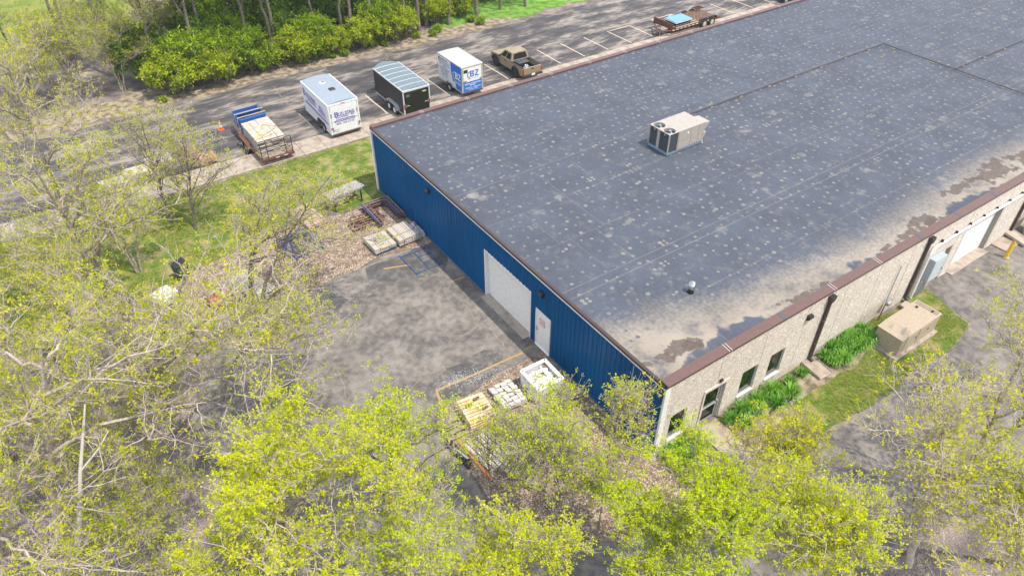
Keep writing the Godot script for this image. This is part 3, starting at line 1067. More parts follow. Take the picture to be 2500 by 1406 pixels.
	bx(sd, "jamb", mats["jamb"], Vector3(20.17, 1.1, -0.12), Vector3(0.05, 2.19, 0.2))
	bx(sd, "jamb", mats["jamb"], Vector3(19.08, 1.1, -0.12), Vector3(0.05, 2.19, 0.2))
	bx(sd, "handle", mats["steel"], Vector3(20.02, 1.0, -0.15), Vector3(0.12, 0.04, 0.06))

	# roll-up door in the blue wall
	var rd := group_node(b, "overhead_door")
	var dw := mat("doorwhite", 0.80, 0.80, 0.79, 0.5)
	for i in 5:
		bx(rd, "door_section", dw, Vector3(0.15, 0.29 + i * 0.55, -10.455), Vector3(0.05, 0.543, 3.72))
	bx(rd, "trim", mats["white"], Vector3(-0.005, 1.39, -12.38), Vector3(0.1, 2.78, 0.08))
	bx(rd, "trim", mats["white"], Vector3(-0.005, 1.39, -8.53), Vector3(0.1, 2.78, 0.08))
	bx(rd, "trim", mats["white"], Vector3(-0.005, 2.815, -10.455), Vector3(0.1, 0.07, 3.93))
	bx(rd, "reveal", mats["white"], Vector3(0.07, 1.39, -12.325), Vector3(0.16, 2.74, 0.02))
	bx(rd, "threshold", mats["slab"], Vector3(-0.13, 0.0, -10.455), Vector3(0.5, 0.05, 3.76))
	# white steel door with a notice
	var wd2 := group_node(b, "steel_door")
	bx(wd2, "leaf", mats["doorwhite"], Vector3(0.01, 1.07, -7.55), Vector3(0.05, 2.1, 1.02))
	for e in [-8.085, -7.015]:
		bx(wd2, "jamb", mats["white"], Vector3(-0.015, 1.1, e), Vector3(0.07, 2.2, 0.05))
	bx(wd2, "head", mats["white"], Vector3(-0.015, 2.18, -7.55), Vector3(0.07, 0.05, 1.12))
	bx(wd2, "threshold", mats["white"], Vector3(-0.03, 0.015, -7.55), Vector3(0.1, 0.03, 1.08))
	var sg := group_node(wd2, "notice")
	bx(sg, "sign_plate", mats["white"], Vector3(-0.021, 1.62, -7.6), Vector3(0.012, 0.34, 0.4))
	for e in [[0, 0.165, 0.4, 0.03], [0, -0.165, 0.4, 0.03], [0.19, 0, 0.03, 0.33], [-0.19, 0, 0.03, 0.33]]:
		bx(sg, "sign_border", mats["red"], Vector3(-0.03, 1.62 + e[1], -7.6 + e[0]), Vector3(0.008, e[3], e[2]))
	for e in [0.06, 0.0, -0.06]:
		bx(sg, "sign_line", mats["red"], Vector3(-0.03, 1.62 + e, -7.6), Vector3(0.006, 0.02, 0.26))
	bx(wd2, "handle", mats["steel"], Vector3(-0.05, 1.0, -7.97), Vector3(0.07, 0.05, 0.13))
	bx(wd2, "lock", mats["steel"], Vector3(-0.03, 1.14, -7.98), Vector3(0.04, 0.07, 0.07))
	for e in [0.25, 1.05, 1.85]:
		bx(wd2, "hinge", mats["steel"], Vector3(-0.03, e, -7.05), Vector3(0.03, 0.12, 0.05))

	# wall packs (unlit by day)
	for q in [[Vector3(-0.1, 3.38, -17.78), 0.0], [Vector3(-0.1, 3.34, -7.62), 0.0], [Vector3(8.36, 3.38, 0.07), PI / 2], [Vector3(3.22, 2.6, 0.05), PI / 2]]:
		var s := 0.55 if q[0].x > 3.0 and q[0].x < 4.0 else 1.0
		m = MB.new()
		m.prism(PackedVector2Array([V(0.09, -0.12), V(0.09, 0.13), V(-0.06, 0.13), V(-0.13, 0.02), V(-0.05, -0.12)]), Vector3(0, 0, -0.13), Vector3.RIGHT, Vector3.UP, Vector3(0, 0, 0.26))
		part(b, "wall_light", m.commit(), mats["black"], q[0], Basis(Vector3.UP, q[1]) * Basis.from_scale(Vector3.ONE * s))

	# downspouts with conductor heads
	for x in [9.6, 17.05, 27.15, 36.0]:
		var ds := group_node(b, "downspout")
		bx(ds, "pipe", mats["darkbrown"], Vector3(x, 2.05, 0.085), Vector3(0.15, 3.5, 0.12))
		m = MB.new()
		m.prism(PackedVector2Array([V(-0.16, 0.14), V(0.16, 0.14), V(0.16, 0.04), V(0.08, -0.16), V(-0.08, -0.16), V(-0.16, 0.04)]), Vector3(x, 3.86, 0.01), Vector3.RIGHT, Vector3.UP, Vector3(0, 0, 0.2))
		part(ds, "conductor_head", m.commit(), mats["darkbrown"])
		bx(ds, "head_shade_plate", mats["black"], Vector3(x, 4.0, 0.11), Vector3(0.26, 0.012, 0.15))  # black plate on the solid head, painting the shade inside an open top
		bx(ds, "kickout", mats["darkbrown"], Vector3(x, 0.23, 0.16), Vector3(0.15, 0.13, 0.24), Basis(Vector3.RIGHT, 0.45))
		for e in [1.2, 2.6]:
			bx(ds, "strap", mats["brown"], Vector3(x, e, 0.088), Vector3(0.2, 0.05, 0.13))
	# corner gutter outlet on the blue side
	var go := group_node(b, "corner_gutter")
	m = MB.new()
	m.tube(PackedVector3Array([Vector3(-0.1, 4.05, -0.25), Vector3(-0.16, 3.95, -0.2), Vector3(-0.12, 3.8, -0.12), Vector3(-0.12, 3.55, -0.1)]), PackedFloat32Array([0.06, 0.06, 0.05, 0.05]), 8, true)
	part(go, "outlet", m.commit(), mats["black"])
	bx(go, "bracket", mats["alu"], Vector3(-0.13, 3.7, -0.16), Vector3(0.14, 0.16, 0.1))
	# white conduit with its clamps, and the electrical cabinet on the wall
	var cd := group_node(b, "conduit")
	m = MB.new()
	m.tube(PackedVector3Array([Vector3(17.62, 0.0, 0.1), Vector3(17.62, 2.6, 0.1), Vector3(17.66, 2.85, 0.1), Vector3(17.78, 3.0, 0.1), Vector3(18.0, 3.08, 0.1), Vector3(22, 3.14, 0.1), Vector3(40, 3.14, 0.1)]), PackedFloat32Array([0.07, 0.07, 0.07, 0.07, 0.07, 0.07, 0.07]), 10)
	part(cd, "pipe", m.commit(), mats["white"])
	for i in 15:
		bx(cd, "clamp", mats["black"], Vector3(18.4 + i * 1.25, 3.2, 0.08), Vector3(0.07, 0.2, 0.12))
	for i in 6:
		m = MB.new()
		m.lathe_x(Vector3(19.9 + i * 3.1, 3.13, 0.1), PackedVector2Array([V(-0.1, 0.08), V(0.1, 0.08)]), 10)
		part(cd, "coupling", m.commit(), mat("couple", 0.55, 0.56, 0.58, 0.5))
	var eb := group_node(b, "electrical_cabinet")
	m = MB.new()
	m.cbox(Vector3(18.47, 1.65, 0.2), Vector3(1.05, 1.35, 0.36), 0.015)
	part(eb, "case", m.commit(), mats["greyblue"])
	bx(eb, "cover", mat("cover", 0.46, 0.53, 0.57, 0.5), Vector3(18.47, 1.62, 0.388), Vector3(0.99, 1.22, 0.012))
	bx(eb, "latch", mats["black"], Vector3(18.86, 1.55, 0.4), Vector3(0.05, 0.14, 0.03))
	bx(eb, "sticker", mats["orange"], Vector3(18.8, 1.25, 0.396), Vector3(0.1, 0.1, 0.006))
	for e in [17.85, 18.1, 18.35]:
		m = MB.new()
		m.rod(Vector3(e, 0.0, 0.2), Vector3(e, 1.0, 0.2), 0.045, 8)
		part(eb, "riser", m.commit(), mats["galv"])
	# gas line on the wall
	var gp := group_node(b, "gas_line")
	m = MB.new()
	m.tube(PackedVector3Array([Vector3(15.08, 3.15, 0.0), Vector3(15.08, 3.12, 0.08), Vector3(15.06, 1.0, 0.08), Vector3(15.06, 0.9, 0.3)]), PackedFloat32Array([0.025, 0.025, 0.025, 0.025]), 6, true)
	part(gp, "pipe", m.commit(), mats["galv"])
	m = MB.new()
	m.tube(PackedVector3Array([Vector3(15.06, 1.0, 0.12), Vector3(14.8, 0.8, 0.2), Vector3(14.6, 0.1, 0.25)]), PackedFloat32Array([0.03, 0.03, 0.03]), 6, true)
	part(gp, "pipe", m.commit(), mats["rust"])
	m = MB.new()
	m.lathe_x(Vector3(15.06, 0.95, 0.22), PackedVector2Array([V(-0.14, 0.02), V(-0.12, 0.1), V(0.12, 0.1), V(0.14, 0.02)]), 10)
	part(gp, "regulator", m.commit(), mats["galv"])

# ---------------------------------------------------------------- things on the roof
func roof_things() -> void:
	var h := thing("air_conditioner", "cream rooftop air conditioner with two fans and a sloping intake hood on the grey roof", "air conditioner", Vector3(11.74, ROOF_Y, -13.85))
	var cream := mat("cream", 0.34, 0.315, 0.285, 0.55)
	bx(h, "curb", mat("curb", 0.14, 0.24, 0.33, 0.6), Vector3(1.33, 0.1, 0.79), Vector3(2.6, 0.18, 1.5))
	bx(h, "curb_base", mats["black"], Vector3(1.33, 0.02, 0.79), Vector3(2.62, 0.05, 1.54))
	# cabinet with two fan wells: built as a ring of walls under a top with round holes
	var m := MB.new()
	var top := 1.3
	var cents := [V(0.37, 0.39), V(0.37, 1.18)]
	var r := 0.33
	# top deck pieces round each fan
	for q in cents:
		var outer := []
		var seg := 24
		var hx := 0.37
		var hz := 0.39 if q.y < 0.5 else 0.40
		for k in seg:
			var a0 := TAU * k / seg
			var a1 := TAU * (k + 1) / seg
			var pts := []
			for a in [a0, a1]:
				var d := V(cos(a), sin(a))
				var s: float = min(hx / max(abs(d.x), 1e-4), hz / max(abs(d.y), 1e-4))
				pts.append([q + d * r, q + d * s])
			m.quad(Vector3(pts[0][1].x, top, pts[0][1].y), Vector3(pts[0][0].x, top, pts[0][0].y), Vector3(pts[1][0].x, top, pts[1][0].y), Vector3(pts[1][1].x, top, pts[1][1].y))
			m.quad(Vector3(pts[0][0].x, top, pts[0][0].y), Vector3(pts[0][0].x, top - 0.2, pts[0][0].y), Vector3(pts[1][0].x, top - 0.2, pts[1][0].y), Vector3(pts[1][0].x, top, pts[1][0].y))
	m.box(Vector3(1.70, top - 0.011, 0.79), Vector3(1.92, 0.022, 1.58))
	m.box(Vector3(1.69, 0.735, 0.79), Vector3(1.9, 1.08, 1.54))
	part(h, "cabinet", m.commit(), cream)
	for q in [[0.03, 0.03], [0.03, 1.55], [0.72, 1.55], [0.72, 0.03], [0.03, 0.74]]:
		bx(h, "post", cream, Vector3(q[0], 0.74, q[1]), Vector3(0.07 if q[1] != 0.74 else 0.04, 1.11, 0.07 if q[1] != 0.74 else 0.2))
	var coil := mat("coil", 0.055, 0.065, 0.08, 0.6, 0.3)
	bx(h, "coil", coil, Vector3(0.06, 0.74, 0.4), Vector3(0.03, 1.08, 0.62))
	bx(h, "coil", coil, Vector3(0.06, 0.74, 1.18), Vector3(0.03, 1.08, 0.66))
	bx(h, "coil", coil, Vector3(0.38, 0.74, 1.53), Vector3(0.62, 1.08, 0.03))
	for q in cents:
		var fan := group_node(h, "fan", Vector3(q.x, top - 0.1, q.y))
		m = MB.new()
		m.rod(Vector3(0, -0.1, 0), Vector3(0, 0.04, 0), 0.07, 10)
		part(fan, "hub", m.commit(), mats["black"])
		for k in 3:
			bx(fan, "blade", mat("blade", 0.30, 0.38, 0.45, 0.4, 0.4), Basis(Vector3.UP, TAU * k / 3 + 0.5) * Vector3(0.18, 0, 0), Vector3(0.24, 0.012, 0.15), Basis(Vector3.UP, TAU * k / 3 + 0.5) * Basis(Vector3.RIGHT, 0.4))
		bx(fan, "fan_deck", mats["black"], Vector3(0, -0.14, 0), Vector3(0.7, 0.02, 0.7))
	# access panels, seams and hood
	bx(h, "access_panel", mats["cream"], Vector3(1.2, 0.45, 1.565), Vector3(0.86, 0.5, 0.02))
	bx(h, "access_panel", mats["cream"], Vector3(1.2, 0.98, 1.565), Vector3(0.86, 0.52, 0.02))
	bx(h, "access_panel", mats["cream"], Vector3(1.95, 0.72, 1.565), Vector3(0.55, 1.02, 0.02))
	bx(h, "access_panel", mats["cream"], Vector3(2.43, 0.72, 1.565), Vector3(0.34, 1.02, 0.02))
	m = MB.new()
	m.rod(Vector3(1.42, 1.05, 1.57), Vector3(1.42, 1.05, 1.585), 0.05, 12)
	part(h, "badge", m.commit(), mats["white"])
	m = MB.new()
	m.prism(PackedVector2Array([V(2.64, 1.29), V(3.06, 1.24), V(2.64, 0.74)]), Vector3(0, 0, 0.72), Vector3.RIGHT, Vector3.UP, Vector3(0, 0, 0.85))
	part(h, "intake_hood", m.commit(), cream)
	m = MB.new()
	m.prism(PackedVector2Array([V(2.64, 0.72), V(2.92, 0.66), V(2.64, 0.22)]), Vector3(0, 0, 0.72), Vector3.RIGHT, Vector3.UP, Vector3(0, 0, 0.85))
	part(h, "relief_hood", m.commit(), cream)
	m = MB.new()
	m.tube(PackedVector3Array([Vector3(2.67, 0.5, 1.5), Vector3(2.69, 0.2, 1.55), Vector3(2.7, 0.02, 1.6)]), PackedFloat32Array([0.02, 0.02, 0.02]), 6, true)
	part(h, "drain_pipe", m.commit(), mats["white"])

	var vp := thing("vent_pipe", "short white vent pipe with a rounded cap standing on the grey roof", "vent pipe", Vector3(4.6, ROOF_Y, -3.39))
	m = MB.new()
	m.tube(PackedVector3Array([Vector3(0, 0, 0), Vector3(0, 0.06, 0), Vector3(0, 0.2, 0)]), PackedFloat32Array([0.16, 0.12, 0.105]), 12)
	part(vp, "boot", m.commit(), mats["black"])
	m = MB.new()
	m.rod(Vector3(0, 0.1, 0), Vector3(0, 0.36, 0), 0.085, 12)
	part(vp, "pipe", m.commit(), mats["galv"])
	m = MB.new()
	m.tube(PackedVector3Array([Vector3(0, 0.36, 0), Vector3(0, 0.4, 0), Vector3(0, 0.5, 0), Vector3(0, 0.54, 0), Vector3(0, 0.56, 0)]), PackedFloat32Array([0.10, 0.13, 0.13, 0.1, 0.001]), 12)
	part(vp, "cap", m.commit(), mats["white"])

	# gas pipe on wooden blocks
	var runs := [["gas_pipe", "thin dark gas pipe on small blocks running from the rooftop air conditioner", [Vector3(14.5, 0, -15.05), Vector3(35.4, 0, -15.05)], 14.9],
		["gas_pipe", "dark gas pipe crossing the roof from the pipe corner towards the front edge", [Vector3(35.4, 0, -15.05), Vector3(35.4, 0, -0.8)], 0.0],
		["gas_pipe", "thin gas pipe branching off the cross pipe far along the roof", [Vector3(35.5, 0, -9.75), Vector3(58.0, 0, -9.75)], 0.0]]
	rng.seed = 31
	for r2 in runs:
		var o: Vector3 = r2[2][0]
		var e: Vector3 = r2[2][1]
		var t := thing(r2[0], r2[1], "gas pipe", Vector3(o.x, ROOF_Y, o.z))
		m = MB.new()
		m.rod(Vector3(0, 0.13, 0), e - o + Vector3(0, 0.13, 0), 0.032, 6)
		if r2[3] > 0:
			m.tube(PackedVector3Array([Vector3(0, 0.13, 0), Vector3(-0.15, 0.3, 0.8), Vector3(-0.15, 0.5, 1.2)]), PackedFloat32Array([0.03, 0.03, 0.03]), 6)
		part(t, "pipe", m.commit(), mat("pipe", 0.05, 0.045, 0.05, 0.6))
		var d: Vector3 = (e - o).normalized()
		var s := 1.0 if d.z == 0 else 0.9
		while s < o.distance_to(e):
			bx(t, "block", mat("block", 0.24, 0.2, 0.16, 0.9), d * s + Vector3(0, 0.045, 0), Vector3(0.24, 0.085, 0.14), Basis(Vector3.UP, rng.randf_range(-0.4, 0.4)))
			s += 2.6 if d.z == 0 else rng.randf_range(1.8, 3.2)

# ---------------------------------------------------------------- along the front wall
func front_things() -> void:
	var g := thing("generator", "tan standby generator box with louvred lid end beside the pebbled wall", "generator", Vector3(13.05, 0, 0.98))
	bx(g, "pad", mats["slab"], Vector3(1.5, 0.06, 0.62), Vector3(3.4, 0.16, 1.55))
	var tan: Material = mats["tancream"]
	var m := MB.new()
	m.prism(PackedVector2Array([V(0, 0.14), V(3.05, 0.14), V(3.05, 1.2), V(0.62, 1.2), V(0.0, 1.08)]), Vector3(0, 0, 0), Vector3.RIGHT, Vector3.UP, Vector3(0, 0, 1.24))
	part(g, "enclosure", m.commit(), tan)
	bx(g, "lid", tan, Vector3(1.84, 1.215, 0.62), Vector3(2.46, 0.035, 1.29))
	m = MB.new()
	m.prism(PackedVector2Array([V(-0.03, 1.085), V(0.6, 1.2), V(0.6, 1.235), V(-0.03, 1.12)]), Vector3(0, 0, -0.025), Vector3.RIGHT, Vector3.UP, Vector3(0, 0, 1.29))
	part(g, "front_lid", m.commit(), tan)
	var lo := mat("louvre", 0.16, 0.12, 0.09, 0.8)
	for i in 12:
		bx(g, "louvre", lo, Vector3(2.86, 1.236, 0.1 + i * 0.094), Vector3(0.28, 0.012, 0.045))
	m = MB.new()
	m.rod(Vector3(2.5, 1.23, 0.3), Vector3(2.5, 1.28, 0.3), 0.07, 10)
	part(g, "cap", m.commit(), mats["black"])
	bx(g, "exhaust", mats["black"], Vector3(2.82, 1.25, 0.92), Vector3(0.16, 0.06, 0.1))
	for x in [0.9, 1.9]:
		bx(g, "side_door", tan, Vector3(x, 0.66, 1.25), Vector3(0.92, 0.9, 0.025))
		bx(g, "latch", mats["black"], Vector3(x + 0.3, 0.75, 1.27), Vector3(0.06, 0.1, 0.025))

	var p := thing("bollard", "yellow steel bollard standing in front of the loading door", "bollard", Vector3(24.95, 0, 1.1))
	m = MB.new()
	m.tube(PackedVector3Array([Vector3(0, 0, 0), Vector3(0, 1.0, 0), Vector3(0, 1.05, 0), Vector3(0, 1.08, 0)]), PackedFloat32Array([0.105, 0.105, 0.085, 0.001]), 14)
	part(p, "post", m.commit(), mats["yellow"])
	m = MB.new()
	m.tube(PackedVector3Array([Vector3(0, -0.01, 0), Vector3(0, 0.025, 0)]), PackedFloat32Array([0.2, 0.18]), 14, true)
	part(p, "footing", m.commit(), mats["slab"])

	for q in [[Vector3(9.5, 0, 0.6), Vector3(0.86, 0.08, 1.15), 0.06, "flat concrete splash block under the downspout nearest the office windows"],
			[Vector3(16.75, 0, 0.62), Vector3(0.7, 0.1, 0.85), 0.12, "concrete splash block tucked behind the tan generator"],
			[Vector3(27.0, 0.1, 0.55), Vector3(0.75, 0.12, 1.3), 0.16, "tilted concrete splash block beyond the yellow bollard"]]:
		var s := thing("splash_block", q[3], "splash block", q[0], rng.randf_range(-0.08, 0.08), "splash blocks along the front wall")
		bx(s, "tray", mats["slab"], Vector3(0, 0.09, 0), q[1], Basis(Vector3.RIGHT, q[2]))
		for e in [-1, 1]:
			bx(s, "lip", mats["slab"], Vector3(e * (q[1].x / 2 - 0.04), 0.15, 0), Vector3(0.06, 0.06, q[1].z - 0.02), Basis(Vector3.RIGHT, q[2]))
	pallet("upright_pallet", "pale wooden pallet leaning upright against the wall past the bollard", Vector3(28.2, 0.62, 0.42), Basis(Vector3.RIGHT, 1.25), mats["lumber"], 1.2, 1.2, 7, "")
	var sl := thing("concrete_pad", "low concrete pad against the wall beside the yellow bollard", "concrete pad", Vector3(26.1, 0.0, 0.42))
	bx(sl, "pad", mats["slab"], Vector3(0, 0.03, 0), Vector3(1.4, 0.1, 0.8))
	bx(sl, "edge", mats["slab"], Vector3(0, 0.035, 0.43), Vector3(1.36, 0.1, 0.05))

func pallet(called: String, label: String, at: Vector3, b: Basis, m: Material, w: float, d: float, n: int, grp: String) -> Node3D:
	var t := thing(called, label, "pallet", at, 0.0, grp)
	t.transform.basis = b
	for i in 3:
		bx(t, "runner", m, Vector3(-w / 2 + 0.05 + i * (w - 0.1) / 2, 0.065, 0), Vector3(0.05, 0.09, d))
	for i in n:
		bx(t, "slat", m, Vector3(0, 0.122 + rng.randf_range(0, 0.003), -d / 2 + 0.05 + i * (d - 0.1) / (n - 1)), Vector3(w, 0.02, min(0.17, d / n * 0.86)), Basis(Vector3.UP, rng.randf_range(-0.015, 0.015)))
	for i in 3:
		bx(t, "bottom_slat", m, Vector3(0, 0.009, -d / 2 + 0.06 + i * (d - 0.12) / 2), Vector3(w, 0.018, 0.1))
	return t

# ---------------------------------------------------------------- yard: pallets, boards, scaffold frames
func scaffold_frame(label: String, at: Vector3, turn: float, m: Material, w: float, h: float, ladder: bool, grp: String, tilt := 0.0) -> Node3D:
	# walk-through frame lying flat: header along x, legs along z
	var t := thing("scaffold_frame", label, "scaffold frame", at, turn, grp)
	if tilt != 0.0:
		t.rotation.x = tilt
	var q: MB
	for s in [-1, 1]:
		q = MB.new()
		q.rod(Vector3(s * w / 2, 0.022, -h / 2), Vector3(s * w / 2, 0.022, h / 2), 0.03, 6)
		part(t, "leg", q.commit(), m)
	q = MB.new()
	q.rod(Vector3(-w / 2, 0.022, -h / 2 + 0.03), Vector3(w / 2, 0.022, -h / 2 + 0.03), 0.03, 6)
	part(t, "header", q.commit(), m)
	if ladder:
		q = MB.new()
		q.rod(Vector3(-w / 2, 0.022, h / 2 - 0.2), Vector3(w / 2, 0.022, h / 2 - 0.2), 0.03, 6)
		part(t, "header", q.commit(), m)
		q = MB.new()
		q.rod(Vector3(0.02, 0.022, -h / 2), Vector3(0.02, 0.022, h / 2 - 0.2), 0.026, 6)
		part(t, "post", q.commit(), m)
		for k in 2:
			q = MB.new()
			var z := -h / 2 + (h - 0.2) * (k + 1) / 3.0
			q.rod(Vector3(0.02, 0.022, z), Vector3(w / 2, 0.022, z), 0.022, 6)
			part(t, "rung", q.commit(), m)
	else:
		q = MB.new()
		q.tube(PackedVector3Array([Vector3(w / 2 - 0.22, 0.022, h / 2 - 0.1), Vector3(w / 2 - 0.22, 0.022, -h / 2 + 0.5), Vector3(w / 2 - 0.4, 0.022, -h / 2 + 0.24), Vector3(-w / 2 + 0.4, 0.022, -h / 2 + 0.24), Vector3(-w / 2 + 0.22, 0.022, -h / 2 + 0.5), Vector3(-w / 2 + 0.22, 0.022, h / 2 - 0.1)]), PackedFloat32Array([0.018, 0.018, 0.018, 0.018, 0.018, 0.018]), 6)
		part(t, "inner_arch", q.commit(), m)
		for s in [-1, 1]:
			for k in 3:
				q = MB.new()
				var z := -h / 2 + 0.7 + k * (h - 0.9) / 2.2
				q.rod(Vector3(s * w / 2, 0.022, z), Vector3(s * (w / 2 - 0.22), 0.022, z), 0.013, 5)
				part(t, "rung", q.commit(), m)
	return t

func slab_stack(label: String, at: Vector3, turn: float, nx: int, layers: int, s: Vector3) -> Node3D:
	var t := thing("slab_bundle", label, "slab bundle", at, turn)
	var sm := mat("limestone", 0.42, 0.385, 0.34, 0.9, 0.0, 0.9)
	for k in layers:
		for i in nx:
			bx(t, "slab", sm, Vector3((i - (nx - 1) / 2.0) * s.x, 0.14 + s.y / 2 + k * (s.y + 0.004), rng.randf_range(-0.03, 0.03)), Vector3(s.x - 0.012, s.y, s.z), Basis(Vector3.UP, rng.randf_range(-0.008, 0.008)))
	var h := 0.14 + layers * (s.y + 0.004)
	for e in [-0.26, 0.26]:
		bx(t, "strap", mats["black"], Vector3(e * nx * s.x, h + 0.003, 0), Vector3(0.02, 0.006, s.z + 0.05))
		bx(t, "strap", mats["black"], Vector3(e * nx * s.x, h / 2 + 0.06, s.z / 2 + 0.038), Vector3(0.02, h - 0.12, 0.004))
	bx(t, "strap", mats["black"], Vector3(0, h + 0.008, 0.2), Vector3(nx * s.x + 0.01, 0.005, 0.02))
	return t

func yard_things() -> void:
	rng.seed = 41
	var m: MB
	# two bundles of pale slabs on pallets, and a tarp by the wall
	slab_stack("low bundle of pale stone slabs banded on a blue pallet", Vector3(-2.62, 0, -19.15), 0.02, 3, 3, Vector3(0.43, 0.085, 1.45))
	pallet("pallet", "blue painted pallet under the low bundle of slabs", Vector3(-2.62, 0.0, -19.15), Basis(Vector3.UP, 0.02), mat("bluepallet", 0.02, 0.13, 0.28, 0.7), 1.25, 1.4, 6, "")
	var c := slab_stack("higher bundle of pale stone slabs next to the silver tarp", Vector3(-1.22, 0, -19.1), 0.03, 3, 4, Vector3(0.42, 0.085, 1.5))
	pallet("pallet", "dark wooden pallet under the higher bundle of slabs", Vector3(-1.22, 0.0, -19.1), Basis(Vector3.UP, 0.03), mats["greywood"], 1.25, 1.45, 6, "")
	var t := thing("tarp_bundle", "crumpled silver grey tarp over a low heap against the blue wall", "tarp", Vector3(-0.4, 0, -19.2))
	m = MB.new()
	var f := noise(FastNoiseLite.TYPE_SIMPLEX, 1.6, 5, 3)
	var n := 14
	var grid := []
	for i in n + 1:
		for j in n + 1:
			var a := i / float(n) * 2 - 1
			var b := j / float(n) * 2 - 1
			var e: float = 1.0 - pow(max(abs(a), abs(b)), 4.0)
			var wob := 1.0 + 0.12 * f.get_noise_2d(a * 2, b * 2)
			grid.append(Vector3(a * 0.36 * wob, 0.02 + 0.42 * e + 0.12 * e * f.get_noise_2d(a + 3, b), b * 0.7 * wob))
	for i in n:
		for j in n:
			m.quad(grid[i * (n + 1) + j], grid[i * (n + 1) + j + 1], grid[(i + 1) * (n + 1) + j + 1], grid[(i + 1) * (n + 1) + j])
	part(t, "tarp", m.commit(), mat("tarp", 0.34, 0.37, 0.41, 0.5))
	m = MB.new()
	m.tube(PackedVector3Array([Vector3(-0.3, 0.44, 0.3), Vector3(-0.1, 0.49, 0.1), Vector3(0.02, 0.48, 0.02), Vector3(0.1, 0.47, -0.25), Vector3(0.28, 0.42, -0.3)]), PackedFloat32Array([0.02, 0.02, 0.02, 0.02, 0.02]), 5)
	part(t, "red_strap", m.commit(), mats["red"])

	scaffold_frame("blue scaffold frame with two rungs lying flat alone on the asphalt", Vector3(-1.4, 0, -16.65), 0.0, mats["blueframe"], 1.55, 1.95, true, "")
	# stack of walk-through frames by the wall
	for i in 9:
		scaffold_frame("walk-through scaffold frame stacked flat with others on the chips by the blue wall", Vector3(-1.05 + rng.randf_range(-0.1, 0.1), 0.01 + i * 0.05, -21.85 + rng.randf_range(-0.1, 0.1)), rng.randf_range(-0.05, 0.05), [mats["rust"], mats["blueframe"], mat("rustpale", 0.25, 0.17, 0.13, 0.8)][i % 3 if i != 7 else 1], 1.6, 2.2, false, "frames stacked flat by the blue wall")
	for i in 5:
		scaffold_frame("rusty scaffold frame in the untidy heap beside the stacked frames", Vector3(-2.3 + rng.randf_range(-0.25, 0.25), 0.02 + i * 0.06, -21.6 + rng.randf_range(-0.3, 0.3)), PI / 2 + rng.randf_range(-0.4, 0.4), [mats["rust"], mats["rustpale"]][i % 2], 0.7, 1.9, i % 2 == 0, "rusty frames in the heap")
	for i in 6:
		scaffold_frame("dark blue scaffold frame in the long heap under the sparse tree", Vector3(-6.3 + rng.randf_range(-0.8, 0.8), 0.02 + i * 0.06, -21.6 + rng.randf_range(-0.4, 0.4)), rng.randf_range(-0.3, 0.3), [mats["blueframe"], mat("darkframe", 0.04, 0.04, 0.06, 0.7)][i % 2], 1.55, 1.9, i % 3 == 0, "frames in the long heap")
	# rack with grey scaffold tubes
	t = thing("tube_rack", "black rack stacked with pale grey scaffold tubes near the lawn", "rack", Vector3(-2.4, 0, -24.2), 0.12)
	for x in [-0.9, 0.9]:
		for z in [-0.4, 0.4]:
			bx(t, "post", mats["black"], Vector3(x, 0.42, z), Vector3(0.08, 0.84, 0.08))
		bx(t, "beam", mats["blueframe"], Vector3(x, 0.8, 0), Vector3(0.1, 0.08, 1.0))
	for k in 2:
		for i in 11:
			m = MB.new()
			m.rod(Vector3(-1.15 + rng.randf_range(-0.1, 0.1), 0.86 + k * 0.07, -0.42 + i * 0.08), Vector3(1.15 + rng.randf_range(-0.1, 0.1), 0.86 + k * 0.07, -0.42 + i * 0.08), 0.033, 6)
			part(t, "tube", m.commit(), mat("tubegrey", 0.36, 0.34, 0.38, 0.5, 0.2))
	# pinkish boards stack, more boards further left
	board_stack("stack of weathered pinkish boards beside the tube rack", Vector3(-4.9, 0, -23.9), 0.15, 6, 4, Vector3(0.2, 0.05, 2.2), mat("pinkboard", 0.40, 0.29, 0.25, 0.9))
	board_stack("stack of grey boards lying on chips at the yard's edge", Vector3(-9.7, 0, -19.7), 0.3, 5, 3, Vector3(0.24, 0.05, 2.6), mats["plank"])
	brick_pallet("pallet of red bricks at the yard's edge under the big trees", Vector3(-11.4, 0, -19.3), 0.2, mat("brickred", 0.38, 0.15, 0.11, 0.9))
	brick_pallet("pallet of pale blocks behind the red brick pallet under trees", Vector3(-13.6, 0, -21.2), 0.5, mats["offwhite"])
	var bn := thing("recycling_bin", "dark wheeled bin standing between the brick pallets under trees", "bin", Vector3(-12.4, 0, -22.5), 0.3)
	m = MB.new()
	m.prism(PackedVector2Array([V(-0.26, 0.08), V(0.26, 0.08), V(0.33, 0.95), V(-0.33, 0.95)]), Vector3(0, 0, -0.3), Vector3.RIGHT, Vector3.UP, Vector3(0, 0, 0.6))
	part(bn, "body", m.commit(), mat("bin", 0.03, 0.06, 0.06, 0.6))
	bx(bn, "lid", mats["black"], Vector3(0, 0.98, 0), Vector3(0.72, 0.06, 0.68))
	for e in [-0.24, 0.24]:
		wheel(bn, Vector3(e, 0.1, -0.3), 0.1, 0.05, mats["black"])

	# white plastic bulk box full of broken white panels
	t = thing("bulk_box", "white plastic bulk box full of broken white panel pieces beside the blue wall", "box", Vector3(-1.57, 0, -5.5), -0.02)
	var wp := mat("plastic", 0.74, 0.74, 0.74, 0.5)
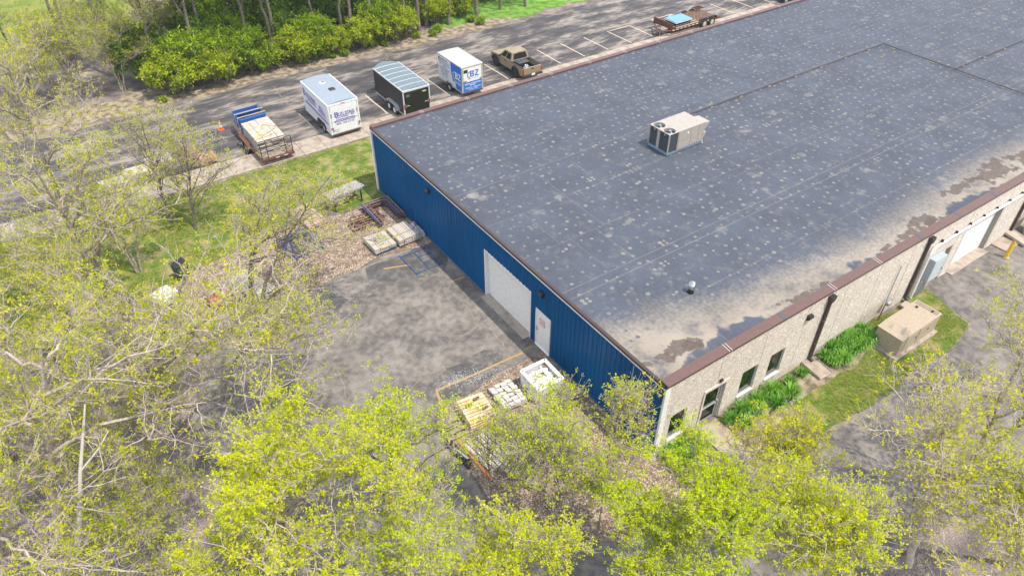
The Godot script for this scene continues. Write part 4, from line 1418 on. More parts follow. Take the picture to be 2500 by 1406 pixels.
	for q in [[Vector3(0, 0.29, 0.66), Vector3(1.24, 0.42, 0.06)], [Vector3(0, 0.29, -0.66), Vector3(1.24, 0.42, 0.06)], [Vector3(0.62, 0.29, 0), Vector3(0.06, 0.42, 1.38)], [Vector3(-0.62, 0.29, 0), Vector3(0.06, 0.42, 1.38)]]:
		bx(t, "lower_wall", wp, q[0], q[1])
		bx(t, "upper_wall", wp, q[0] + Vector3(0, 0.44, 0), q[1] + Vector3(0, 0.0, 0))
		bx(t, "rim", wp, q[0] + Vector3(0, 0.68, 0), Vector3(q[1].x + (0.1 if q[1].x < 0.1 else 0.04), 0.07, q[1].z + (0.1 if q[1].z < 0.1 else 0.04)) * Vector3(1, 1, 1))
	bx(t, "band", mats["black"], Vector3(0, 0.51, 0), Vector3(1.27, 0.02, 1.41))
	bx(t, "floor", wp, Vector3(0, 0.1, 0), Vector3(1.2, 0.05, 1.3))
	for x in [-0.5, 0, 0.5]:
		bx(t, "skid", wp, Vector3(x, 0.04, 0), Vector3(0.12, 0.08, 1.3))
	print_line(t, mats["black"], Vector3(-0.654, 0.3, 0.0), 0.45, 0.12, -PI / 2, [2, 3])
	print_line(t, mats["greyblue"], Vector3(-0.654, 0.74, 0.0), 1.0, 0.1, -PI / 2, [3, 4, 3])
	for i in 70:
		var p := thing("panel_piece", "broken white panel piece lying loose in the white bulk box", "panel piece", Vector3(-1.57 + rng.randf_range(-0.47, 0.47), 0.66 + rng.randf_range(0, 0.1), -5.5 + rng.randf_range(-0.5, 0.5)), rng.randf() * TAU, "broken pieces in the bulk box")
		var w := rng.randf_range(0.1, 0.26)
		var l := rng.randf_range(0.12, 0.34)
		m = MB.new()
		m.prism(PackedVector2Array([V(-w / 2, -l / 2), V(w / 2, -l / 2 + rng.randf_range(0, 0.06)), V(w / 2 - rng.randf_range(0, 0.06), l / 2), V(-w / 2 + rng.randf_range(0, 0.05), l / 2 - rng.randf_range(0, 0.08))]), Vector3.ZERO, Vector3.RIGHT, Vector3.BACK, Vector3(0, 0.022, 0))
		part(p, "piece", m.commit(), mats["white"], Vector3.ZERO, Basis(Vector3.RIGHT, rng.randf_range(-0.5, 0.5)) * Basis(Vector3.BACK, rng.randf_range(-0.4, 0.4)))
	t = thing("darkened_rubble_fill", "rubble fill in the white bulk box, darkened to shade the gaps between loose pieces", "rubble", Vector3(-1.57, 0.13, -5.5))
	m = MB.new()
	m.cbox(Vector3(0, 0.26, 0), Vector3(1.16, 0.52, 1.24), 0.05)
	part(t, "fill", m.commit(), mats["greywood"])  # fill coloured dark so the gaps between the pieces look shaded
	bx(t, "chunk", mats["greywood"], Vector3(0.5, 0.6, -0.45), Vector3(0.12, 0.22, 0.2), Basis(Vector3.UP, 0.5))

	# pallet of white split stone next to it
	var sp := pallet("pallet", "low pallet carrying broken white slabs next to the bulk box", Vector3(-3.05, 0, -6.0), Basis(Vector3.UP, -0.12), mats["greywood"], 1.2, 1.45, 6, "")
	var ws := mat("whitestone", 0.46, 0.45, 0.425, 0.9, 0.0, 1.1)
	for i in 48:
		var gi := i % 24
		var x := -3.05 + (gi % 4 - 1.5) * 0.29 + rng.randf_range(-0.03, 0.03)
		var z := -6.0 + (int(gi / 4.0) - 2.5) * 0.235 + rng.randf_range(-0.03, 0.03)
		var st := thing("stone_piece", "rough white stone piece heaped on the low pallet", "stone", Vector3(x, 0.135 + 0.06 * int(i / 24.0), z), -0.12 + rng.randf_range(-0.12, 0.12), "white stones on the low pallet")
		var w := rng.randf_range(0.25, 0.32)
		var l := rng.randf_range(0.2, 0.27)
		m = MB.new()
		m.prism(PackedVector2Array([V(-w / 2, -l / 2), V(w / 2, -l / 2 + 0.03), V(w / 2 - rng.randf_range(0, 0.05), l / 2), V(-w / 2 + rng.randf_range(0, 0.05), l / 2 - 0.04)]), Vector3.ZERO, Vector3.RIGHT, Vector3.BACK, Vector3(0, 0.055, 0))
		part(st, "stone", m.commit(), ws, Vector3.ZERO, Basis(Vector3.RIGHT, rng.randf_range(-0.06, 0.06)))

	# stacked light-wood pallets, with grey ones around
	for k in 4:
		pallet("pallet", ["pale wooden pallet at the bottom of the stack by the yellow line", "pale wooden pallet second from the ground in the stack by the yellow line", "pale wooden pallet third from the ground in the stack by the yellow line", "pale wooden pallet on top of the stack by the yellow line"][k], Vector3(-4.75 + rng.randf_range(-0.03, 0.03), k * 0.145, -5.85), Basis(Vector3.UP, -0.1 + rng.randf_range(-0.04, 0.04)), mats["lumber"], 1.2, 1.35, 8 if k == 3 else 7, "pallets stacked by the yellow line")
	for q in [[0.3, 0.25], [-0.2, -0.25], [0.25, -0.4]]:
		var bl := thing("timber_block", "short timber block lying on the top pale pallet", "timber block", Vector3(-4.75 + q[0], 0.595, -5.85 + q[1]), 0.1, "blocks on the pale pallet")
		bx(bl, "block", mats["deckwood"], Vector3(0, 0.03, 0), Vector3(0.3, 0.06, 0.1))
		bx(bl, "split_end", mats["lumber"], Vector3(0.17, 0.025, 0), Vector3(0.04, 0.045, 0.08))
	pallet("pallet", "weathered grey pallet lying flat beside the pale pallet stack", Vector3(-5.95, 0, -5.75), Basis(Vector3.UP, -0.05), mats["greywood"], 0.95, 0.95, 4, "")
	t = thing("steel_beam", "orange steel beam lying on the chips beside a slatted pallet", "beam", Vector3(-6.03, 0, -4.0), 0.03)
	for q in [[Vector3(0, 0.06, 0), Vector3(0.12, 0.02, 2.5)], [Vector3(-0.05, 0.03, 0), Vector3(0.02, 0.06, 2.5)], [Vector3(0.05, 0.03, 0), Vector3(0.02, 0.06, 2.5)]]:
		bx(t, "flange", mat("orangesteel", 0.48, 0.17, 0.045, 0.6), q[0], q[1])
	t = thing("fork_attachment", "black steel fork attachment lying at the edge of the chips", "fork attachment", Vector3(-6.42, 0, -4.6), 0.12)
	bx(t, "frame_bar", mats["black"], Vector3(-0.1, 0.08, 0), Vector3(0.1, 0.12, 1.7))
	bx(t, "frame_bar", mats["black"], Vector3(0.1, 0.2, 0.1), Vector3(0.08, 0.1, 1.4), Basis(Vector3.RIGHT, 0.08))
	for z in [-0.6, 0.0, 0.5]:
		bx(t, "cross_bar", mats["black"], Vector3(0, 0.14, z), Vector3(0.34, 0.07, 0.08))
	bx(t, "fork", mats["steel"], Vector3(0.02, 0.26, 0.2), Vector3(0.1, 0.04, 0.9), Basis(Vector3.RIGHT, -0.2))
	pallet("pallet", "whitish slatted pallet lying beside the orange beam", Vector3(-5.35, 0, -4.0), Basis(Vector3.UP, PI / 2 + 0.12), mats["plank"], 1.75, 1.15, 6, "")
	for k in 3:
		pallet("pallet", ["grey weathered pallet at the bottom of the pile among the saplings", "grey weathered pallet in the middle of the pile among the saplings", "grey weathered pallet on top of the pile among the saplings"][k], Vector3(-4.7, k * 0.145, -2.4), Basis(Vector3.UP, 0.35 + k * 0.05), mats["greywood"], 1.25, 1.5, 7, "grey pallets among the saplings")

	# left end of the walk: boards and bricks waiting
	for k in 3:
		board_stack(["tall stack of whitish boards by the walk left of the loaded trailer", "middling stack of whitish boards by the walk", "short stack of whitish boards at the walk's end"][k], Vector3(-10.4 - k * 1.5, 0.0, -35.0 + 0.4 * k), PI / 2, 4, 7 - k * 2, Vector3(0.26, 0.06, 1.5), mats["plank"])
	for k in 2:
		brick_pallet(["pallet of reddish bricks beside the loaded trailer", "second pallet of reddish bricks set nearer the walk"][k], Vector3(-8.5 + k * 0.8, 0.0, -35.1 + k * 1.2), 0.1 * k, mat("brickpink", 0.42, 0.25, 0.19, 0.9))
	t = thing("steel_rail", "long dark steel rail lying along the edge of the concrete walk", "rail", Vector3(-11.2, 0.07, -33.25), 0.03)
	bx(t, "web", mats["darkbrown"], Vector3(0, 0.07, 0), Vector3(7.5, 0.12, 0.06))
	bx(t, "flange", mats["darkbrown"], Vector3(0, 0.02, 0), Vector3(7.5, 0.03, 0.14))

func board_stack(label: String, at: Vector3, turn: float, nx: int, layers: int, s: Vector3, m: Material) -> void:
	var t := thing("board_stack", label, "boards", at, turn)
	for e in [-0.35, 0.35]:
		bx(t, "bearer", mats["greywood"], Vector3(0, 0.04, e * s.z), Vector3(nx * s.x, 0.08, 0.09))
	for k in layers:
		for i in nx:
			bx(t, "board", m, Vector3((i - (nx - 1) / 2.0) * s.x + rng.randf_range(-0.01, 0.01), 0.08 + s.y / 2 + k * (s.y + 0.006), rng.randf_range(-0.08, 0.08)), Vector3(s.x * 0.95, s.y, s.z), Basis(Vector3.UP, rng.randf_range(-0.015, 0.015)))

func brick_pallet(label: String, at: Vector3, turn: float, m: Material) -> void:
	var t := thing("brick_pallet", label, "bricks", at, turn)
	bx(t, "base_board", mats["greywood"], Vector3(0, 0.11, 0), Vector3(1.1, 0.04, 1.1))
	for e in [-0.45, 0, 0.45]:
		bx(t, "runner", mats["greywood"], Vector3(e, 0.045, 0), Vector3(0.09, 0.09, 1.1))
	for k in 5:
		for i in 5:
			for j in 9:
				if k == 4 and rng.randf() < 0.45:
					continue
				bx(t, "brick", m, Vector3(-0.42 + i * 0.21 + rng.randf_range(-0.006, 0.006), 0.165 + k * 0.068, -0.44 + j * 0.11), Vector3(0.2, 0.062, 0.1))

func wheel(parent: Node, at: Vector3, r: float, w: float, rim: Material) -> Node3D:
	var g := group_node(parent, "wheel", at)
	var m := MB.new()
	m.lathe_x(Vector3.ZERO, PackedVector2Array([V(-w / 2, r * 0.55), V(-w / 2, r * 0.9), V(-w * 0.36, r), V(w * 0.36, r), V(w / 2, r * 0.9), V(w / 2, r * 0.55)]), 20)
	part(g, "tyre", m.commit(), mats["rubber"])
	m = MB.new()
	m.lathe_x(Vector3.ZERO, PackedVector2Array([V(-w * 0.42, 0.0), V(-w * 0.5, r * 0.18), V(-w * 0.38, r * 0.3), V(-w * 0.45, r * 0.58), V(w * 0.45, r * 0.58), V(w * 0.38, r * 0.3), V(w * 0.5, r * 0.18), V(w * 0.42, 0.0)]), 16)
	part(g, "rim", m.commit(), rim)
	return g

# ---------------------------------------------------------------- trailers, pickup, cone
func cargo_body(t: Node, w: float, l: float, y0: float, y1: float, nose: float, crown: float, side: Material, roof: Material, edge: Material) -> void:
	# rear at z = 0, front towards -z; x centred
	var m := MB.new()
	var h := w / 2
	var out := PackedVector2Array([V(-h, 0), V(h, 0), V(h, -l), V(h * 0.12 if nose > 0 else h, -l - nose), V(-h * 0.12 if nose > 0 else -h, -l - nose), V(-h, -l)]) if nose > 0 else PackedVector2Array([V(-h, 0), V(h, 0), V(h, -l), V(-h, -l)])
	m.prism(out, Vector3(0, y0, 0), Vector3.RIGHT, Vector3.BACK, Vector3(0, y1 - y0, 0))
	part(t, "body", m.commit(), side)
	# crowned roof skin
	m = MB.new()
	var seg := 10
	for i in seg:
		var a := -1.0 + 2.0 * i / seg
		var b := -1.0 + 2.0 * (i + 1) / seg
		var ya := y1 + 0.012 + crown * (1 - a * a)
		var yb := y1 + 0.012 + crown * (1 - b * b)
		var za: float = -l - nose * clamp((1.0 - abs(a)) / 0.88, 0.0, 1.0)
		var zb: float = -l - nose * clamp((1.0 - abs(b)) / 0.88, 0.0, 1.0)
		m.quad(Vector3(a * h, ya, 0.0), Vector3(b * h, yb, 0.0), Vector3(b * h, yb, zb), Vector3(a * h, ya, za))
		m.quad(Vector3(a * h, y1, 0.004), Vector3(b * h, y1, 0.004), Vector3(b * h, yb, 0.0), Vector3(a * h, ya, 0.0))
	part(t, "roof", m.commit(), roof)
	# edge rails
	for s in [-1, 1]:
		bx(t, "roof_rail", edge, Vector3(s * (h + 0.002), y1 - 0.015, -l / 2), Vector3(0.06, 0.08, l))
		bx(t, "bottom_rail", edge, Vector3(s * (h + 0.002), y0 + 0.03, -l / 2), Vector3(0.03, 0.08, l))
		bx(t, "corner_post", edge, Vector3(s * (h - 0.03), (y0 + y1) / 2, 0.012), Vector3(0.1, y1 - y0, 0.05))
	bx(t, "rear_header", edge, Vector3(0, y1 - 0.06, 0.012), Vector3(w - 0.12, 0.13, 0.05))
	if nose > 0:
		for s in [-1, 1]:
			var p0 := Vector3(s * h, y1 - 0.015, -l)
			var p1 := Vector3(s * h * 0.12, y1 - 0.015, -l - nose)
			m = MB.new()
			m.rod(p0, p1, 0.035, 6)
			part(t, "roof_rail", m.commit(), edge)
	# tongue and coupler
	m = MB.new()
	m.rod(Vector3(-h * 0.6, y0 - 0.05, -l), Vector3(0, y0 - 0.05, -l - nose - 1.1), 0.045, 6)
	m.rod(Vector3(h * 0.6, y0 - 0.05, -l), Vector3(0, y0 - 0.05, -l - nose - 1.1), 0.045, 6)
	part(t, "tongue", m.commit(), mats["black"])
	m = MB.new()
	m.rod(Vector3(0.0, 0.0, -l - nose - 0.85), Vector3(0.0, y0 + 0.25, -l - nose - 0.85), 0.035, 8)
	part(t, "jack", m.commit(), mats["steel"])
	bx(t, "bumper", mats["darkbrown"], Vector3(0, y0 - 0.06, -0.02), Vector3(w - 0.05, 0.12, 0.1))

func side_stripe(t: Node, called: String, m: Material, x: float, poly: Array) -> void:
	# flat print on the left side; poly in (z, y)
	var q := MB.new()
	var p := PackedVector2Array()
	for e in poly:
		p.append(e)
	q.prism(p, Vector3(x, 0, 0), Vector3(0, 0, 1), Vector3.UP, Vector3(-0.004, 0, 0))
	part(t, called, q.commit(), m)

# print too small to be read in the photograph: rows of letter-like strokes, one number of letters per word
func print_line(t: Node, m: Material, c: Vector3, w: float, h: float, yaw: float, words: Array) -> void:
	var total := 0.0
	for k in words:
		total += k + 0.8
	var step: float = w / (total - 0.8)
	var b := Basis(Vector3.UP, yaw)
	var q := MB.new()
	var x := -w / 2
	var r := RandomNumberGenerator.new()
	r.seed = int(w * 1000 + h * 100 + words.size())
	for k in words:
		for i in k:
			var a := x + step * 0.1
			var e := x + step * 0.85
			var kind := r.randi() % 4
			q.box(c + b * Vector3(a + step * 0.12, 0, 0), Vector3(step * 0.24, h, 0.004), b)
			if kind != 0:
				q.box(c + b * Vector3((a + e) / 2, h * (0.4 if kind == 1 else -0.4), 0), Vector3((e - a) * 0.9, h * 0.2, 0.0036), b)
			if kind != 3:
				q.box(c + b * Vector3(e - step * 0.12, h * (0.0 if kind else 0.2), 0), Vector3(step * 0.22, h * (1.0 if kind == 2 else 0.6), 0.0038), b)
			x += step
		x += step * 0.8
	part(t, "lettering", q.commit(), m)

func gear(t: Node, m: Material, c: Vector3, r: float, yaw: float) -> void:
	var b := Basis(Vector3.UP, yaw)
	var q := MB.new()
	for i in 9:
		var a := deg_to_rad(100 + i * 20)
		var a2 := deg_to_rad(100 + (i + 1) * 20)
		q.box(c + b * Vector3(cos(a) * r * 1.12, sin(a) * r * 1.12, 0), Vector3(r * 0.24, r * 0.2, 0.008), b * Basis(Vector3.BACK, a))
		if i < 8:
			var mid := (a + a2) / 2
			q.box(c + b * Vector3(cos(mid) * r * 0.96, sin(mid) * r * 0.96, 0), Vector3(r * 0.1, r * 0.4, 0.006), b * Basis(Vector3.BACK, mid))
	part(t, "gear_emblem", q.commit(), m)

func lot_things() -> void:
	rng.seed = 51
	var m: MB
	var purple := mat("purple", 0.065, 0.04, 0.34, 0.5, 0.0, 1, false)
	var print_blue := mat("printblue", 0.008, 0.14, 0.55, 0.5, 0.0, 1, false)
	var tail := mat("taillight", 0.45, 0.02, 0.03, 0.25)
	# ---- white trailer with purple lettering
	var t := thing("cargo_trailer", "white enclosed cargo trailer with purple BUILDING lettering and two roof vents", "trailer", Vector3(1.27, 0, -31.9), -0.005)
	var tw := mat("trailerwhite", 0.72, 0.74, 0.78, 0.35)
	cargo_body(t, 2.16, 4.65, 0.34, 2.5, 0.0, 0.10, tw, mat("roofblue", 0.27, 0.32, 0.39, 0.45, 0.1), tw)
	for q in [[Vector3(-0.02, 2.63, -3.25), "vent_cover", mats["white"], 0.36], [Vector3(0.14, 2.63, -1.95), "skylight", mats["black"], 0.42]]:
		m = MB.new()
		m.cbox(q[0], Vector3(q[3], 0.07, q[3]), 0.03)
		part(t, q[1], m.commit(), q[2])
	m = MB.new()
	m.rod(Vector3(0.02, 2.66, -3.25), Vector3(0.02, 2.69, -3.25), 0.09, 10)
	part(t, "vent_fan", m.commit(), mats["rust"])
	var d := group_node(t, "ramp_door")
	bx(d, "panel", mats["trailerwhite"], Vector3(0, 1.36, 0.03), Vector3(1.92, 1.92, 0.03))
	for s in [-1, 1]:
		for y in [0.75, 1.75]:
			bx(d, "latch_bar", mats["steel"], Vector3(s * 0.92, y, 0.055), Vector3(0.05, 0.3, 0.03))
		bx(d, "latch_handle", mats["steel"], Vector3(s * 0.78, 1.32, 0.055), Vector3(0.28, 0.04, 0.025))
	label_text(t, "lettering", "B", purple, Vector3(-0.58, 1.72, 0.05), 0.36, 0.27, 0)
	label_text(t, "lettering", "UILDING", purple, Vector3(0.16, 1.69, 0.05), 0.27, 1.15, 0)
	label_text(t, "lettering", "SOLUTIONS", purple, Vector3(-0.17, 1.48, 0.05), 0.1, 0.9, 0)
	label_text(t, "lettering", "INC.", purple, Vector3(0.6, 1.5, 0.05), 0.11, 0.26, 0)
	bx(t, "lettering_band", purple, Vector3(0, 1.27, 0.049), Vector3(1.5, 0.17, 0.004))
	label_text(t, "lettering", "Residential & Commercial", mats["white"], Vector3(0, 1.27, 0.055), 0.1, 1.36, 0)
	label_text(t, "lettering", "888-709-5550", purple, Vector3(0.0, 1.05, 0.05), 0.15, 1.3, 0, false)
	bx(t, "licence_plate", mat("plateblue", 0.10, 0.26, 0.36, 0.5), Vector3(-0.72, 0.6, 0.05), Vector3(0.36, 0.18, 0.01))
	bx(t, "licence_plate_field", mats["offwhite"], Vector3(-0.72, 0.6, 0.058), Vector3(0.3, 0.12, 0.006))
	for s in [-1, 1]:
		bx(t, "tail_light", tail, Vector3(s * 1.02, 0.8, 0.045), Vector3(0.09, 0.13, 0.03))
	bx(t, "marker_light", tail, Vector3(0, 2.46, 0.045), Vector3(0.32, 0.035, 0.02))
	label_text(t, "lettering", "B", purple, Vector3(-1.085, 1.86, -4.28), 0.52, 0.36, -PI / 2)
	label_text(t, "lettering", "UILDING", purple, Vector3(-1.085, 1.8, -3.12), 0.36, 1.75, -PI / 2)
	label_text(t, "lettering", "SOLUTIONS INC.", purple, Vector3(-1.085, 1.5, -3.0), 0.12, 1.6, -PI / 2)
	side_stripe(t, "side_band", purple, -1.083, [V(-4.3, 1.26), V(-4.3, 1.10), V(-0.3, 1.02), V(-0.3, 1.10)])
	side_stripe(t, "side_line", purple, -1.083, [V(-2.6, 1.0), V(-2.6, 0.97), V(-0.3, 0.94), V(-0.3, 0.97)])
	side_stripe(t, "crest", mat("lilac", 0.30, 0.27, 0.55, 0.5, 0.0, 1, false), -1.083, [V(-1.9, 1.35), V(-1.75, 1.75), V(-1.45, 1.95), V(-1.1, 1.85), V(-0.75, 1.6), V(-0.55, 1.2), V(-0.9, 1.3), V(-1.3, 1.28)])
	for z in [-1.25, -2.1]:
		for s in [-1, 1]:
			wheel(t, Vector3(s * 1.03, 0.34, z), 0.34, 0.2, mats["alu"] if z > -2.0 else mats["rust"])
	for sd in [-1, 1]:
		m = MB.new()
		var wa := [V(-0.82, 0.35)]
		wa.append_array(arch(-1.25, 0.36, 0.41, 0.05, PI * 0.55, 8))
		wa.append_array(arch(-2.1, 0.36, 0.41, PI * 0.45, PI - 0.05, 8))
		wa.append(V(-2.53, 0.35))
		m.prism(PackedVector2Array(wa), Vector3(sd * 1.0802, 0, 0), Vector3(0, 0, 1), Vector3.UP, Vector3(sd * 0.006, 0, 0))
		part(t, "wheel_arch_shade", m.commit(), mats["black"])  # flat black plate paints the shade of the wheel opening on the uncut side

	# ---- black trailer
	t = thing("cargo_trailer", "black enclosed cargo trailer with pointed nose and ribbed pale blue roof", "trailer", Vector3(6.65, 0, -31.6), -0.012)
	var gb := mat("gloss_black", 0.010, 0.010, 0.012, 0.4)
	cargo_body(t, 2.1, 4.7, 0.36, 2.2, 0.6, 0.05, gb, mat("roofgalv", 0.17, 0.225, 0.27, 0.4, 0.2), mat("rail", 0.62, 0.65, 0.68, 0.4, 0.3))
	for i in 6:
		m = MB.new()
		var z := -0.7 - i * 0.75
		var pts := PackedVector3Array()
		var rr := PackedFloat32Array()
		for k in 9:
			var a := -1.0 + k / 4.0
			pts.append(Vector3(a * 1.04, 2.212 + 0.05 * (1 - a * a), z))
			rr.append(0.016)
		m.tube(pts, rr, 5)
		part(t, "roof_bow", m.commit(), mats["rail"])
	d = group_node(t, "ramp_door")
	bx(d, "panel", gb, Vector3(0, 1.2, 0.03), Vector3(1.84, 1.6, 0.03))
	for s in [-1, 1]:
		bx(d, "latch_handle", mats["steel"], Vector3(s * 0.72, 1.05, 0.055), Vector3(0.26, 0.04, 0.025))
		bx(d, "latch_bar", mats["steel"], Vector3(s * 0.9, 1.05, 0.055), Vector3(0.05, 0.24, 0.03))
		bx(t, "tail_light", tail, Vector3(s * 1.0, 1.0, 0.045), Vector3(0.08, 0.32, 0.03))
	bx(t, "rear_edge", mats["rail"], Vector3(0, 0.42, 0.02), Vector3(2.0, 0.08, 0.05))
	bx(t, "plate", mat("dullplate", 0.10, 0.13, 0.15, 0.4), Vector3(-0.68, 1.78, 0.05), Vector3(0.3, 0.17, 0.01))
	m = MB.new()
	m.prism(PackedVector2Array([V(-0.2, 0.03), V(-0.05, 0.09), V(0.0, 0.06), V(0.05, 0.09), V(0.2, 0.03), V(0.05, 0.0), V(0, -0.04), V(-0.05, 0.0)]), Vector3(0.62, 1.82, 0.046), Vector3.RIGHT, Vector3.UP, Vector3(0, 0, 0.006))
	part(t, "winged_emblem", m.commit(), mats["offwhite"])
	for s in [-1, 1]:
		for z in [-1.25, -2.1]:
			wheel(t, Vector3(s * 1.14, 0.35, z), 0.35, 0.2, mats["white"])
		m = MB.new()
		m.prism(PackedVector2Array([V(-2.65, 0.5), V(-2.55, 0.72), V(-2.3, 0.86), V(-1.05, 0.86), V(-0.8, 0.72), V(-0.7, 0.5), V(-0.75, 0.5), V(-0.85, 0.68), V(-1.08, 0.8), V(-2.27, 0.8), V(-2.5, 0.68), V(-2.6, 0.5)]), Vector3(s * 1.04 if s > 0 else -1.3, 0, 0), Vector3(0, 0, 1), Vector3.UP, Vector3(0.26, 0, 0))
		part(t, "fender", m.commit(), mats["alu"])

	# ---- white and blue trailer
	t = thing("cargo_trailer", "white and blue enclosed trailer with BZ logo and single axle", "trailer", Vector3(11.7, 0, -32.25), -0.005)
	var wh := mat("trailerwhite2", 0.74, 0.75, 0.77, 0.35)
	cargo_body(t, 1.8, 3.5, 0.42, 2.4, 0.0, 0.03, wh, mat("roofgrey", 0.40, 0.41, 0.40, 0.5), mats["alu"])
	d = group_node(t, "rear_door")
	bx(d, "panel", wh, Vector3(0, 1.74, 0.03), Vector3(1.56, 1.04, 0.03))
	bx(d, "lower_panel", print_blue, Vector3(0, 0.84, 0.03), Vector3(1.56, 0.74, 0.03))
	bx(d, "lock", mats["black"], Vector3(-0.66, 1.3, 0.055), Vector3(0.26, 0.05, 0.03))
	bx(d, "lock", mats["black"], Vector3(0.68, 1.3, 0.055), Vector3(0.12, 0.06, 0.03))
	bx(d, "patch", mats["black"], Vector3(-0.58, 2.05, 0.05), Vector3(0.34, 0.24, 0.01))
	label_text(t, "lettering", "BZ", print_blue, Vector3(0.14, 1.78, 0.05), 0.46, 0.74, 0)
	gear(t, mats["black"], Vector3(-0.2, 1.72, 0.051), 0.22, 0)
	print_line(t, print_blue, Vector3(0.05, 1.44, 0.05), 0.9, 0.03, 0, [7, 12, 8])
	for q in [["GENERAL CONSTRUCTION", 1.05, 1.38, 0.1], ["SERVICES", 0.92, 0.5, 0.09]]:
		label_text(t, "lettering", q[0], mats["white"], Vector3(0, q[1], 0.05), q[3], q[2], 0)
	print_line(t, mats["white"], Vector3(0, 0.74, 0.05), 1.38, 0.08, 0, [10, 11])
	print_line(t, mats["white"], Vector3(0, 0.61, 0.05), 0.8, 0.08, 0, [6, 1, 4])
	side_stripe(t, "blue_print", print_blue, -0.903, [V(-0.06, 0.47), V(-0.06, 2.34), V(-1.62, 2.34), V(-1.55, 1.6), V(-1.35, 1.0), V(-1.3, 0.9), V(-1.0, 0.9), V(-0.85, 0.47)])
	label_text(t, "lettering", "BZ", mats["white"], Vector3(-0.912, 1.5, -0.58), 0.52, 0.8, -PI / 2)
	gear(t, mats["white"], Vector3(-0.912, 1.45, -1.0), 0.25, -PI / 2)
	print_line(t, mats["white"], Vector3(-0.912, 1.02, -0.66), 1.0, 0.2, -PI / 2, [8])
	var ink := mat("ink", 0.03, 0.04, 0.07, 0.6, 0.0, 1, false)
	var yy := 2.12
	for q in [[[5, 3, 4], 1.0, 0.1, ink], [[18], 1.6, 0.07, ink], [[7, 12], 1.6, 0.08, print_blue], [[8], 0.6, 0.08, print_blue], [[10, 9], 1.6, 0.07, ink], [[7, 6], 1.1, 0.07, print_blue], [[5, 7], 1.0, 0.07, print_blue], [[6, 1, 4], 0.8, 0.07, print_blue]]:
		print_line(t, q[3], Vector3(-0.912, yy, -2.55), q[1], q[2], -PI / 2, q[0])
		yy -= 0.17
	bx(t, "side_vent", mats["black"], Vector3(-0.905, 2.1, -3.3), Vector3(0.02, 0.16, 0.2))
	for s in [-1, 1]:
		wheel(t, Vector3(s * 0.95, 0.33, -1.68), 0.33, 0.2, mats["alu"])
		m = MB.new()
		m.prism(PackedVector2Array([V(-2.15, 0.45), V(-2.1, 0.72), V(-2.0, 0.78), V(-1.3, 0.78), V(-1.0, 0.55), V(-1.05, 0.5), V(-1.32, 0.72), V(-1.97, 0.72), V(-2.05, 0.66), V(-2.1, 0.45)]), Vector3(0.86 if s > 0 else -1.08, 0, 0), Vector3(0, 0, 1), Vector3.UP, Vector3(0.22, 0, 0))
		part(t, "fender", m.commit(), mats["alu"])
		bx(t, "marker_light", tail, Vector3(s * 0.85, 0.47, 0.045), Vector3(0.06, 0.05, 0.02))

	pickup()
	flatbed()
	equipment_trailer()

	t = thing("traffic_cone", "orange traffic cone with white bands standing on the parking lot", "cone", Vector3(-5.62, -0.01, -37.7))
	bx(t, "base", mats["orange"], Vector3(0, 0.02, 0), Vector3(0.36, 0.04, 0.36))
	var prev := 0.13
	var hs := [0.04, 0.24, 0.38, 0.46, 0.56, 0.72]
	for i in 5:
		var r0: float = 0.13 - 0.1 * (hs[i] - 0.04) / 0.68
		var r1: float = 0.13 - 0.1 * (hs[i + 1] - 0.04) / 0.68
		m = MB.new()
		m.tube(PackedVector3Array([Vector3(0, hs[i], 0), Vector3(0, hs[i + 1], 0)]), PackedFloat32Array([r0, r1]), 14, i == 4)
		part(t, "band" if i in [1, 3] else "cone_body", m.commit(), mats["white"] if i in [1, 3] else mats["orange"])

	# dark car parked behind the far end of the building
	t = thing("parked_car", "black car parked on the lot at the far end of the building", "car", Vector3(48.2, 0, -33.5), PI)
	simple_car(t)

func simple_car(t: Node3D) -> void:
	var gb: Material = mats["gloss_black"]
	var m := MB.new()
	m.prism(PackedVector2Array([V(-2.3, 0.3), V(2.3, 0.3), V(2.32, 0.7), V(2.1, 0.9), V(1.2, 0.98), V(-1.3, 1.0), V(-2.25, 0.95), V(-2.34, 0.6)]), Vector3(-0.9, 0, 0), Vector3(0, 0, 1), Vector3.UP, Vector3(1.8, 0, 0))
	part(t, "body", m.commit(), gb)
	cabin(t, "cabin", gb, -1.95, 1.05, -1.35, 0.35, 0.86, 0.66, 0.98, 1.5)
	for s in [-1, 1]:
		for z in [-1.4, 1.4]:
			wheel(t, Vector3(s * 0.83, 0.33, z), 0.33, 0.22, mats["alu"])
		bx(t, "headlight", mats["alu"], Vector3(s * 0.7, 0.68, 2.3), Vector3(0.3, 0.12, 0.06))
		bx(t, "tail_light", mats["taillight"], Vector3(s * 0.7, 0.78, -2.32), Vector3(0.26, 0.12, 0.06))

